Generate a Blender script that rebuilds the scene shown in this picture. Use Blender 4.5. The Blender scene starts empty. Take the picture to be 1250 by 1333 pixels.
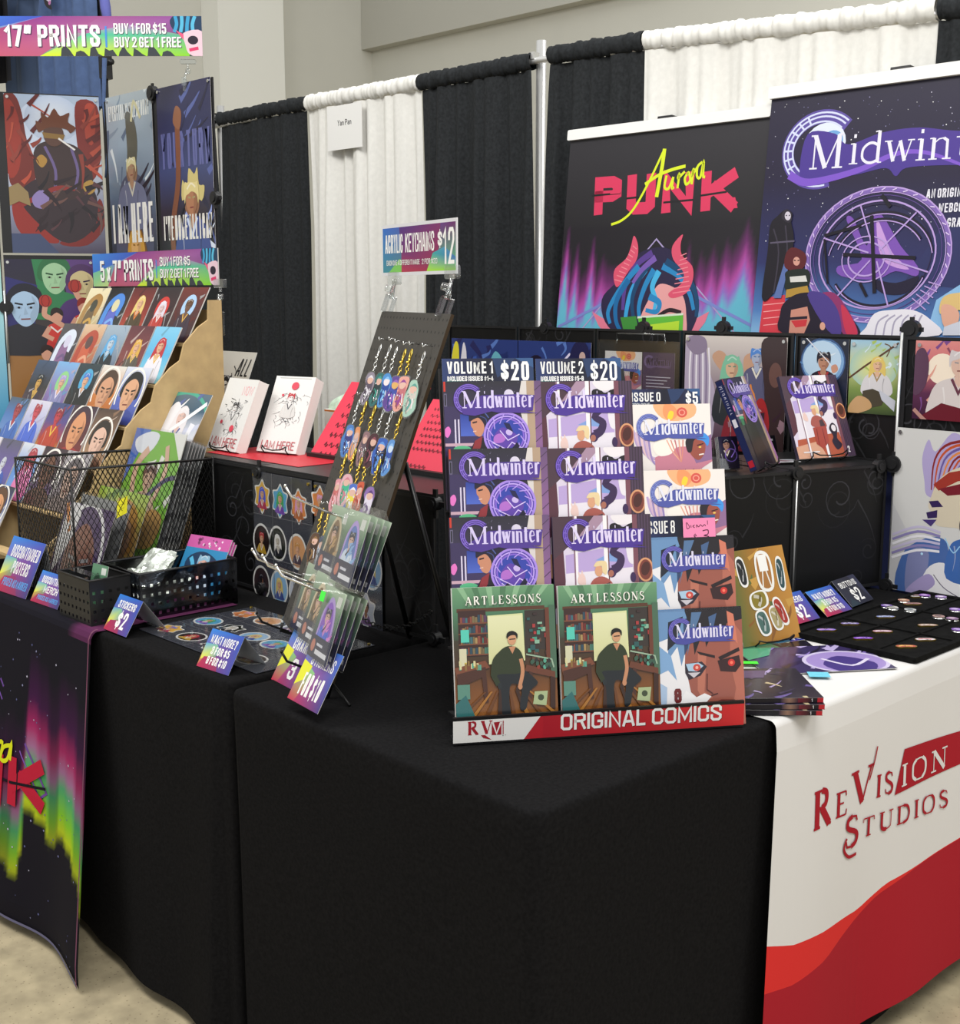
import bpy, bmesh, math, random
from mathutils import Vector, Matrix
S = bpy.context.scene
COL = S.collection
R = math.radians
# ------------------------------------------------------------------ camera, world, lamps, exposure
FPX = 1648.0
CAM = Vector((1.345, -1.374, 1.56))
PITCH, YAW = R(9.65), R(46.5)
cd = bpy.data.cameras.new('camera'); cam = bpy.data.objects.new('camera', cd); COL.objects.link(cam)
cd.sensor_fit = 'HORIZONTAL'; cd.sensor_width = 36.0; cd.lens = 36.0 * FPX / 1250.0
cd.clip_start = 0.05; cd.clip_end = 60
cam.location = CAM; cam.rotation_euler = (math.pi / 2 - PITCH, 0, YAW)
S.camera = cam
S.view_settings.view_transform = 'Standard'; S.view_settings.look = 'None'
S.cycles.transparent_max_bounces = 32
S.view_settings.exposure = 0.12; S.view_settings.gamma = 1.0; S.view_settings.use_curve_mapping = False
W = bpy.data.worlds.new('hall_light'); S.world = W; W.use_nodes = True
W.node_tree.nodes['Background'].inputs[0].default_value = (0.98, 0.985, 0.98, 1)
W.node_tree.nodes['Background'].inputs[1].default_value = 0.72

def area(name, loc, size, power, target, col=(1, .985, .955)):
    l = bpy.data.lights.new(name, 'AREA'); l.shape = 'RECTANGLE'; l.size, l.size_y = size; l.energy = power; l.color = col
    o = bpy.data.objects.new(name, l); COL.objects.link(o); o.location = loc
    o.rotation_euler = (Vector(target) - Vector(loc)).to_track_quat('-Z', 'Y').to_euler(); return o
area('hall_or_fill_lamp', (1.6, -1.2, 4.9), (1.6, 1.6), 130, (-.6, .5, .8))
area('hall_or_fill_lamp', (-2.6, -1.4, 4.9), (1.6, 1.6), 110, (-1.6, .8, .8))
area('hall_or_fill_lamp', (-1.2, 3.9, 5.2), (2.2, 1.4), 60, (-1.2, 4.4, 0))  # fill lamp added behind the drapes to brighten the walls
area('hall_or_fill_lamp', (2.6, 1.6, 4.9), (1.6, 1.6), 70, (0, 1, .6))
FLOOR = -0.12
TOP = 0.75

# ------------------------------------------------------------------ placing helpers: a photo pixel becomes a point of a known surface
_fw = Vector((-math.sin(YAW) * math.cos(PITCH), math.cos(YAW) * math.cos(PITCH), -math.sin(PITCH)))
_rt = Vector((math.cos(YAW), math.sin(YAW), 0)); _up = _rt.cross(_fw)
def ray(x, y): return _fw + _rt * ((x - 625) / FPX) - _up * ((y - 666.5) / FPX)
def on(x, y, axis, v):
    r = ray(x, y); return CAM + r * ((v - CAM[axis]) / r[axis])
def onz(x, y, z=TOP): return on(x, y, 2, z)

class Frame:
    """a flat surface in the place: origin, right, up and outward normal"""
    def __init__(s, o, w, u):
        s.o = Vector(o); s.w = Vector(w).normalized(); s.n = s.w.cross(Vector(u)).normalized(); s.u = s.n.cross(s.w).normalized()
    def px(s, x, y, off=0.0):
        r = ray(x, y); p0 = s.o + s.n * off
        p = CAM + r * ((p0 - CAM).dot(s.n) / r.dot(s.n)) - s.o
        return p.dot(s.w), p.dot(s.u)
    def at(s, a, b, off=0.0): return s.o + s.w * a + s.u * b + s.n * off
    def mat(s, a=0, b=0, off=0.0, roll=0.0):
        m = Matrix((s.w, s.u, s.n)).transposed().to_4x4()
        m.translation = s.at(a, b, off)
        return m @ Matrix.Rotation(roll, 4, 'Z') if roll else m
def lean(o, az, ph):
    az = R(az); ph = R(ph); w = Vector((math.cos(az), math.sin(az), 0)); n = Vector((math.sin(az), -math.cos(az), 0))
    return Frame(o, w, Vector((0, 0, math.cos(ph))) - n * math.sin(ph))
def flat(o, az):
    az = R(az); return Frame(o, (math.cos(az), math.sin(az), 0), (-math.sin(az), math.cos(az), 0))

# ------------------------------------------------------------------ colours and materials
def lin(c): return c / 12.92 if c <= .04045 else ((c + .055) / 1.055) ** 2.4
_cc = {}
def rgb(c, gain=.88):
    if not isinstance(c, str): return c
    if c not in _cc:
        h = c.lstrip('#')
        if len(h) == 3: h = h[0] * 2 + h[1] * 2 + h[2] * 2
        _cc[c] = tuple(lin(int(h[i:i + 2], 16) / 255) * gain for i in (0, 2, 4))
    return _cc[c]
def mixc(a, b, t):
    a, b = rgb(a), rgb(b); return tuple(a[i] + (b[i] - a[i]) * t for i in range(3))
MATS = {}
def M(name, col=(.5, .5, .5), rough=.5, metal=0.0, trans=0.0, alpha=1.0, spec=.5, noise=None, ior=1.45):
    if name in MATS: return MATS[name]
    m = bpy.data.materials.new(name); m.use_nodes = True; nt = m.node_tree; b = nt.nodes['Principled BSDF']
    c = rgb(col) if isinstance(col, str) else col
    b.inputs['Base Color'].default_value = (*c, 1); b.inputs['Roughness'].default_value = rough; b.inputs['Metallic'].default_value = metal
    b.inputs['Transmission Weight'].default_value = trans; b.inputs['Alpha'].default_value = alpha
    b.inputs['Specular IOR Level'].default_value = spec; b.inputs['IOR'].default_value = ior
    if noise:
        sc, amt, bump, dist = noise
        tc = nt.nodes.new('ShaderNodeTexCoord'); n = nt.nodes.new('ShaderNodeTexNoise'); n.inputs['Scale'].default_value = sc; n.inputs['Detail'].default_value = 4
        nt.links.new(tc.outputs['Object'], n.inputs['Vector'])
        if amt:
            r = nt.nodes.new('ShaderNodeMapRange'); r.inputs['To Min'].default_value = 1 - amt; r.inputs['To Max'].default_value = 1 + amt
            r.inputs['From Min'].default_value = .3; r.inputs['From Max'].default_value = .7
            nt.links.new(n.outputs['Fac'], r.inputs['Value'])
            v = nt.nodes.new('ShaderNodeVectorMath'); v.operation = 'SCALE'; v.inputs[0].default_value = c
            nt.links.new(r.outputs[0], v.inputs['Scale']); nt.links.new(v.outputs[0], b.inputs['Base Color'])
        if bump:
            bp = nt.nodes.new('ShaderNodeBump'); bp.inputs['Strength'].default_value = bump; bp.inputs['Distance'].default_value = dist
            nt.links.new(n.outputs['Fac'], bp.inputs['Height']); nt.links.new(bp.outputs[0], b.inputs['Normal'])
    MATS[name] = m; return m
def ink(name, rough, spec=.5, coat=0.0, weave=False):
    m = M(name, rough=rough, spec=spec); nt = m.node_tree; b = nt.nodes['Principled BSDF']
    a = nt.nodes.new('ShaderNodeVertexColor'); a.layer_name = 'Col'; nt.links.new(a.outputs['Color'], b.inputs['Base Color'])
    b.inputs['Coat Weight'].default_value = coat; b.inputs['Coat Roughness'].default_value = .12
    return m
INK = ink('printed_paper', .42, .4)
GLOSS = ink('glossy_print', .3, .5, .35)
CLOTHINK = ink('printed_cloth', .85, .15)
BLACKP = M('black_plastic', (.012, .012, .013), .38)
BLACKM = M('black_metal', (.010, .010, .010), .35, .3)
BLACKC = M('black_cloth', (.0082, .008, .0084), .95, spec=.06, noise=(140, .25, .25, .002))
VELVET = M('black_velvet', (.006, .006, .006), .95, spec=.1, noise=(60, .4, .2, .001))
CURB = M('black_drape_cloth', (.020, .022, .024), .88, spec=.2, noise=(90, .3, .12, .002))
CURW = M('white_drape_cloth', (.74, .73, .69), .9, spec=.15, noise=(60, .04, .1, .002))
CHROME = M('chrome', (.72, .72, .70), .22, 1.0)
GOLD = M('gold_metal', (.80, .56, .10), .28, 1.0)
ALU = M('aluminium', (.68, .68, .67), .38, .7)
KRAFT = M('kraft_board', (.50, .35, .165), .75, noise=(25, .1, 0, 0))
PAPER = M('white_paper', (.80, .79, .77), .7)
RED = M('red_paper', (.72, .075, .095), .75)
PEGB = M('black_hardboard', (.030, .028, .026), .6, noise=(50, .25, .1, .001))
def clear(name, tint=(1, 1, 1), frac=.16, rough=.08):
    m = bpy.data.materials.new(name); m.use_nodes = True; nt = m.node_tree; nt.nodes.clear()
    o = nt.nodes.new('ShaderNodeOutputMaterial'); t = nt.nodes.new('ShaderNodeBsdfTransparent'); g = nt.nodes.new('ShaderNodeBsdfGlossy'); mx = nt.nodes.new('ShaderNodeMixShader')
    fr = nt.nodes.new('ShaderNodeLayerWeight'); fr.inputs[0].default_value = .12
    ad = nt.nodes.new('ShaderNodeMath'); ad.operation = 'ADD'; ad.inputs[1].default_value = frac; ad.use_clamp = True
    t.inputs[0].default_value = (*tint, 1); g.inputs[1].default_value = rough
    nt.links.new(fr.outputs['Facing'], ad.inputs[0]); nt.links.new(ad.outputs[0], mx.inputs[0]); nt.links.new(t.outputs[0], mx.inputs[1]); nt.links.new(g.outputs[0], mx.inputs[2]); nt.links.new(mx.outputs[0], o.inputs[0])
    MATS[name] = m; return m
CLEAR = clear('clear_plastic', (.95, .97, .97), .10)
SLEEVE = clear('clear_sleeve', (.97, .98, .98), .03, .1)
SMOKE = clear('smoked_plastic', (.16, .17, .20), .05, .15)

# ------------------------------------------------------------------ object helpers
def link(name, me, mat=None, parent=None, mtx=None):
    o = bpy.data.objects.new(name, me); COL.objects.link(o)
    if mat is not None and me is not None:
        for mm in (mat if isinstance(mat, (list, tuple)) else [mat]): me.materials.append(mm)
    if parent is not None: o.parent = parent
    if mtx is not None: o.matrix_local = mtx
    return o
def tag(o, label, cat, group=None, kind=None):
    o['label'] = label; o['category'] = cat
    if group: o['group'] = group
    if kind: o['kind'] = kind
    return o
def thing(name, label, cat, mtx=None, group=None):
    o = bpy.data.objects.new(name, None); COL.objects.link(o); o.empty_display_size = .05
    if mtx is not None: o.matrix_world = mtx if isinstance(mtx, Matrix) else Matrix.Translation(mtx)
    return tag(o, label, cat, group)
def struct(o): o['kind'] = 'structure'; return o
class MB:
    """collects boxes, tubes and sheets into one mesh"""
    def __init__(s): s.V = []; s.F = []; s.MI = []; s.mi = 0; s.sm = []
    def add(s, vs, fs, smooth=False):
        n = len(s.V); s.V += [tuple(v) for v in vs]
        for f in fs: s.F.append(tuple(i + n for i in f)); s.MI.append(s.mi); s.sm.append(smooth)
        return s
    def box(s, x0, y0, z0, x1, y1, z1, m=None):
        v = [Vector(p) for p in ((x0, y0, z0), (x1, y0, z0), (x1, y1, z0), (x0, y1, z0), (x0, y0, z1), (x1, y0, z1), (x1, y1, z1), (x0, y1, z1))]
        if m is not None: v = [m @ p for p in v]
        return s.add(v, [(3, 2, 1, 0), (4, 5, 6, 7), (0, 1, 5, 4), (1, 2, 6, 5), (2, 3, 7, 6), (3, 0, 4, 7)])
    def rbox(s, x0, y0, x1, y1, z0, z1, r, k=4):
        pts = []
        for cx_, cy_, a in ((x1 - r, y1 - r, 0), (x0 + r, y1 - r, 90), (x0 + r, y0 + r, 180), (x1 - r, y0 + r, 270)):
            for i in range(k + 1): t = R(a + 90 * i / k); pts.append((cx_ + r * math.cos(t), cy_ + r * math.sin(t)))
        return s.prism(pts, z0, z1)
    def prism(s, pts, z0, z1):
        n = len(pts); v = [(x, y, z0) for x, y in pts] + [(x, y, z1) for x, y in pts]
        return s.add(v, [tuple(range(n))[::-1], tuple(range(n, 2 * n))] + [(i, (i + 1) % n, n + (i + 1) % n, n + i) for i in range(n)])
    def tube(s, pts, r, k=8, closed=False, cap=True):
        pts = [Vector(p) for p in pts]; n = len(pts); rr = r if isinstance(r, (list, tuple)) else [r] * n
        V = []; ref = None
        for i, p in enumerate(pts):
            if closed: d = pts[(i + 1) % n] - pts[i - 1]
            else: d = pts[min(i + 1, n - 1)] - pts[max(i - 1, 0)]
            d.normalize()
            if ref is None:
                ref = d.orthogonal().normalized()
            else:
                ref = (ref - d * ref.dot(d))
                ref = ref.normalized() if ref.length > 1e-6 else d.orthogonal().normalized()
            b = d.cross(ref)
            for j in range(k):
                t = 2 * math.pi * j / k; V.append(p + (ref * math.cos(t) + b * math.sin(t)) * rr[i])
        F = []
        for i in range(n if closed else n - 1):
            a = i * k; c = ((i + 1) % n) * k
            for j in range(k): F.append((a + j, a + (j + 1) % k, c + (j + 1) % k, c + j))
        if cap and not closed: F += [tuple(range(k))[::-1], tuple(range((n - 1) * k, n * k))]
        return s.add(V, F, True)
    def cyl(s, c, r, z0, z1, k=20, m=None):
        V = [Vector((c[0] + r * math.cos(2 * math.pi * j / k), c[1] + r * math.sin(2 * math.pi * j / k), z)) for z in (z0, z1) for j in range(k)]
        if m is not None: V = [m @ v for v in V]
        return s.add(V, [tuple(range(k))[::-1], tuple(range(k, 2 * k))] + [(j, (j + 1) % k, k + (j + 1) % k, k + j) for j in range(k)])
    def lathe(s, prof, c=(0, 0, 0), k=16, m=None):
        V = [];
        for r, z in prof:
            for j in range(k):
                t = 2 * math.pi * j / k; p = Vector((c[0] + r * math.cos(t), c[1] + r * math.sin(t), c[2] + z)); V.append(m @ p if m is not None else p)
        F = []
        for i in range(len(prof) - 1):
            for j in range(k): F.append((i * k + j, i * k + (j + 1) % k, (i + 1) * k + (j + 1) % k, (i + 1) * k + j))
        return s.add(V, F, True)
    def grid(s, rows, smooth=True):
        nr, nc = len(rows), len(rows[0])
        return s.add([p for r in rows for p in r], [(i * nc + j, i * nc + j + 1, (i + 1) * nc + j + 1, (i + 1) * nc + j) for i in range(nr - 1) for j in range(nc - 1)], smooth)
    def mesh(s, name):
        me = bpy.data.meshes.new(name); me.from_pydata(s.V, [], s.F)
        me.polygons.foreach_set('material_index', s.MI); me.polygons.foreach_set('use_smooth', s.sm); me.update(); return me
    def build(s, name, mat, parent=None, mtx=None): return link(name, s.mesh(name), mat, parent, mtx)
def I4(x=0, y=0, z=0): return Matrix.Translation((x, y, z))

# ------------------------------------------------------------------ printed artwork: layered flat shapes with ink colours
def cat(pts, closed=False, n=6):
    out = []; m = len(pts)
    for i in range(m if closed else m - 1):
        p0 = pts[(i - 1) % m] if closed or i > 0 else pts[0]; p1 = pts[i]; p2 = pts[(i + 1) % m]; p3 = pts[(i + 2) % m] if closed or i + 2 < m else pts[-1]
        for k in range(n):
            t = k / n; t2 = t * t; t3 = t2 * t
            out.append(tuple(.5 * (2 * p1[j] + (p2[j] - p0[j]) * t + (2 * p0[j] - 5 * p1[j] + 4 * p2[j] - p3[j]) * t2 + (3 * p1[j] - p0[j] - 3 * p2[j] + p3[j]) * t3) for j in (0, 1)))
    if not closed: out.append(tuple(pts[-1]))
    return out
def arc(cx_, cy_, rx, ry, a0, a1, n=14): return [(cx_ + rx * math.cos(R(a0 + (a1 - a0) * i / n)), cy_ + ry * math.sin(R(a0 + (a1 - a0) * i / n))) for i in range(n + 1)]
LAYER = 2.5e-5
class Art:
    """x runs 0..1 across, y runs 0..H down, lengths in widths"""
    def __init__(s, w, h, thick=.0008, edge='#dcdad6', back=None, warp=None, border=True):
        s.w, s.h, s.H = w, h, h / w; s.V = []; s.F = []; s.C = []; s.z = 0.0; s.warp = warp; s.xf = None; s.seg = None
        if thick:
            e = rgb(edge); b = rgb(back or edge)
            v = [(0, 0, -thick), (w, 0, -thick), (w, h, -thick), (0, h, -thick), (0, 0, 0), (w, 0, 0), (w, h, 0), (0, h, 0)]
            s.V += v
            for f, c in (((3, 2, 1, 0), b), ((4, 5, 6, 7), e), ((0, 1, 5, 4), e), ((1, 2, 6, 5), e), ((2, 3, 7, 6), e), ((3, 0, 4, 7), e)): s.F.append(f); s.C += [(*c, 1)] * 4
    def clip(s, P):
        H = s.H
        if all(0 <= p[0] <= 1 and 0 <= p[1] <= H for p in P): return P
        for ax, lim, sg in ((0, 0, 1), (0, 1, -1), (1, 0, 1), (1, H, -1)):
            Q = []
            for i in range(len(P)):
                a, b = P[i - 1], P[i]; ia = (a[ax] - lim) * sg >= 0; ib = (b[ax] - lim) * sg >= 0
                if ia != ib:
                    t = (lim - a[ax]) / (b[ax] - a[ax]); Q.append(tuple(a[k] + (b[k] - a[k]) * t for k in range(len(a))))
                if ib: Q.append(b)
            P = Q
            if len(P) < 3: return []
        return P
    def poly(s, P, c, up=True):
        """c is one colour or one colour per point"""
        if up: s.z += LAYER
        if s.xf: P = [s.xf(*p[:2]) for p in P]
        if isinstance(c, list): P = [(p[0], p[1], *rgb(k)) for p, k in zip(P, c)]
        P = s.clip(P)
        if len(P) < 3: return s
        ar = sum(P[i - 1][0] * P[i][1] - P[i][0] * P[i - 1][1] for i in range(len(P)))
        if ar > 0: P = P[::-1]
        n = len(s.V)
        s.V += [(p[0] * s.w, s.h - p[1] * s.w, s.z) for p in P]; s.F.append(tuple(range(n, n + len(P))))
        if isinstance(c, list): s.C += [(*p[2:5], 1) for p in P]
        else: s.C += [(*rgb(c), 1)] * len(P)
        return s
    def rect(s, x0, y0, x1, y1, c): return s.poly([(x0, y0), (x1, y0), (x1, y1), (x0, y1)], c)
    def bg(s, c): return s.rect(0, 0, 1, s.H, c)
    def sub(s, P, c, n=10):
        """a filled shape cut into small cells so that it follows a wavy cloth"""
        s.z += LAYER
        if s.xf: P = [s.xf(*p) for p in P]
        xf, s.xf = s.xf, None; xs = [p[0] for p in P]; ys = [p[1] for p in P]
        def cutr(P, ax, lim, sg):
            Q = []
            for i in range(len(P)):
                a, b = P[i - 1], P[i]; ia = (a[ax] - lim) * sg >= 0; ib = (b[ax] - lim) * sg >= 0
                if ia != ib: t = (lim - a[ax]) / (b[ax] - a[ax]); Q.append((a[0] + (b[0] - a[0]) * t, a[1] + (b[1] - a[1]) * t))
                if ib: Q.append(b)
            return Q
        for i in range(n):
            x0, x1 = (min(xs) + (max(xs) - min(xs)) * q / n for q in (i, i + 1)); A_ = cutr(cutr(P, 0, x0, 1), 0, x1, -1) if len(P) > 2 else []
            for j in range(n):
                y0, y1 = (min(ys) + (max(ys) - min(ys)) * q / n for q in (j, j + 1)); B_ = cutr(cutr(A_, 1, y0, 1), 1, y1, -1) if len(A_) > 2 else []
                if len(B_) > 2: s.poly(B_, c, False)
        s.xf = xf; return s
    def vgrad(s, x0, y0, x1, y1, *cs):
        s.z += LAYER; n = len(cs) - 1
        for i in range(n):
            a = y0 + (y1 - y0) * i / n; b = y0 + (y1 - y0) * (i + 1) / n
            s.poly([(x0, a), (x1, a), (x1, b), (x0, b)], [cs[i], cs[i], cs[i + 1], cs[i + 1]], False)
        return s
    def hgrad(s, x0, y0, x1, y1, *cs):
        s.z += LAYER; n = len(cs) - 1
        for i in range(n):
            a = x0 + (x1 - x0) * i / n; b = x0 + (x1 - x0) * (i + 1) / n
            s.poly([(a, y0), (b, y0), (b, y1), (a, y1)], [cs[i], cs[i + 1], cs[i + 1], cs[i]], False)
        return s
    def glow(s, x, y, rx, ry, c0, c1, n=20):
        s.z += LAYER
        for i in range(n):
            a, b = 2 * math.pi * i / n, 2 * math.pi * (i + 1) / n
            s.poly([(x, y), (x + rx * math.cos(a), y + ry * math.sin(a)), (x + rx * math.cos(b), y + ry * math.sin(b))], [c0, c1, c1], False)
        return s
    def ell(s, x, y, rx, ry, c, rot=0, n=20):
        ca, sa = math.cos(R(rot)), math.sin(R(rot))
        return s.poly([(x + rx * math.cos(t) * ca - ry * math.sin(t) * sa, y + rx * math.cos(t) * sa + ry * math.sin(t) * ca) for t in (2 * math.pi * i / n for i in range(n))], c)
    def blob(s, P, c, n=5): return s.poly(cat(P, True, n), c)
    def line(s, P, wd, c, closed=False, t0=1.0, t1=1.0):
        s.z += LAYER
        if s.xf: P = [s.xf(*p) for p in P]; xf, s.xf = s.xf, None
        else: xf = None
        n = len(P); L = []; Rr = []
        for i in range(n):
            a = P[i - 1] if closed or i > 0 else P[0]; b = P[(i + 1) % n] if closed or i < n - 1 else P[-1]
            d1 = (P[i][0] - a[0], P[i][1] - a[1]); d2 = (b[0] - P[i][0], b[1] - P[i][1])
            l1 = math.hypot(*d1) or 1e-9; l2 = math.hypot(*d2) or 1e-9
            if l1 < 1e-8: d1, l1 = d2, l2
            if l2 < 1e-8: d2, l2 = d1, l1
            n1 = (-d1[1] / l1, d1[0] / l1); n2 = (-d2[1] / l2, d2[0] / l2); m = (n1[0] + n2[0], n1[1] + n2[1]); q = math.hypot(*m)
            if q < .3: m = n1; q = 1; k = 1
            else: k = min(2 / q, 1.8)
            hw = wd / 2 * (t0 + (t1 - t0) * i / max(1, n - 1)) * k
            m = (m[0] / q * hw, m[1] / q * hw); L.append((P[i][0] + m[0], P[i][1] + m[1])); Rr.append((P[i][0] - m[0], P[i][1] - m[1]))
        for i in range(n if closed else n - 1):
            j = (i + 1) % n; s.poly([L[i], L[j], Rr[j], Rr[i]], c, False)
        s.xf = xf; return s
    def curve(s, P, wd, c, n=6, **k): return s.line(cat(P, k.get('closed', False), n), wd, c, **k)
    def ring(s, x, y, rx, ry, wd, c, a0=0, a1=360, n=28):
        if a1 - a0 >= 360: return s.line(arc(x, y, rx, ry, 0, 360, n)[:-1], wd, c, True)
        return s.line(arc(x, y, rx, ry, a0, a1, n), wd, c)
    def dots(s, x0, y0, x1, y1, n, r0, r1, cols, seed=1):
        rn = random.Random(seed); s.z += LAYER
        for _ in range(n):
            x, y, r = rn.uniform(x0, x1), rn.uniform(y0, y1), rn.uniform(r0, r1); s.poly([(x - r, y), (x, y - r), (x + r, y), (x, y + r)], rn.choice(cols), False)
        return s
    def text(s, t, x, y, h, c, w=None, font=None, wt=.17, cw=.27, gap=.13, skew=0.0, align='l', arcf=None, shadow=None, out=None):
        """y is the base line; h the capital height; w squeezes the line to that width"""
        gl = font or SANS; adv = []; tot = 0
        for ch in t:
            g = gl.get(ch) or gl.get(ch.upper()); a = (g[0] if g else .55); adv.append((ch, g, tot)); tot += a * cw * h + ((wt + gap) * h if ch != ' ' else 0)
        tot -= gap * h
        if w and gl is SANS and sum(a[1][0] for a in adv if a[1]) > 0:
            na = sum(g[0] if g else .55 for _, g, _ in adv); nc = sum(1 for ch, _, _ in adv if ch != ' ')
            for _ in (0, 1, 2):
                cn = max(.13, min(.62, (w / h + gap - nc * (wt + gap)) / na))
                if cn < .24: wt = max(wt * .8, .11) if _ < 2 else wt; gap = max(.06, gap * .9) if _ < 2 else gap
                else: break
            tot = (na * cn + nc * (wt + gap) - gap) * h; adv2 = []; o_ = 0
            for ch, g, _ in adv: adv2.append((ch, g, o_)); o_ += (g[0] if g else .55) * cn * h + ((wt + gap) * h if ch != ' ' else 0)
            adv = adv2; cw = cn
        k = (w / tot) if w else 1.0
        x0 = x - (tot * k if align == 'r' else tot * k / 2 if align == 'c' else 0)
        def put(dx, dy, col, ww):
            for ch, g, ox in adv:
                if not g: continue
                for wm, P in g[1]:
                    if gl is SERIF and len(P) > 3: P = cat(P, False, 4)
                    Q = []
                    for px_, py_ in P:
                        X = x0 + dx + (ox + wt * h / 2 + px_ * cw * h) * k; yy = wt * h / 2 + py_ * (h - wt * h)
                        Y = y + dy - yy; X += skew * yy
                        if arcf: X, Y = arcf(X, Y)
                        Q.append((X, Y))
                    lw = wt * h * wm * ww * (.55 + .45 * k if k < 1 else 1)
                    if len(Q) > 3 and math.hypot(Q[0][0] - Q[-1][0], Q[0][1] - Q[-1][1]) < 1e-6: s.line(Q[:-1], lw, col, True)
                    else:
                        if gl is SANS:
                            for i0, i1 in ((0, 1), (-1, -2)):
                                ex, ey = Q[i0][0] - Q[i1][0], Q[i0][1] - Q[i1][1]; q = math.hypot(ex, ey) or 1; Q[i0] = (Q[i0][0] + ex / q * wt * h * .48, Q[i0][1] + ey / q * wt * h * .48)
                        s.line(Q, lw, col)
                    s.z -= LAYER * .8
            s.z += LAYER * 1.2
        if out: put(0, 0, out[0], out[1])
        if shadow: put(h * .05, h * .05, shadow, 1)
        put(0, 0, c, 1); return s
    def mesh(s, name):
        me = bpy.data.meshes.new(name)
        V = s.V if not s.warp else [s.warp(*v) for v in s.V]
        me.from_pydata(V, [], s.F); a = me.color_attributes.new('Col', 'FLOAT_COLOR', 'CORNER')
        a.data.foreach_set('color', [k for c in s.C for k in c]); me.update(); return me
    def build(s, name, parent=None, mtx=None, mat=None): return link(name, s.mesh(name), mat or INK, parent, mtx)
def _gl(d, sc):
    out = {}
    for k, v in d.items():
        w, _, body = v.partition('|'); st = []
        for q in body.split(';'):
            m = 1.0
            if q[0] in '~^': m = .45 if q[0] == '~' else 1.35; q = q[1:]
            st.append((m, [(float(a.split(',')[0]) / sc[0], float(a.split(',')[1]) / sc[1]) for a in q.split()]))
        out[k] = (float(w), st)
    return out
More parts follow.
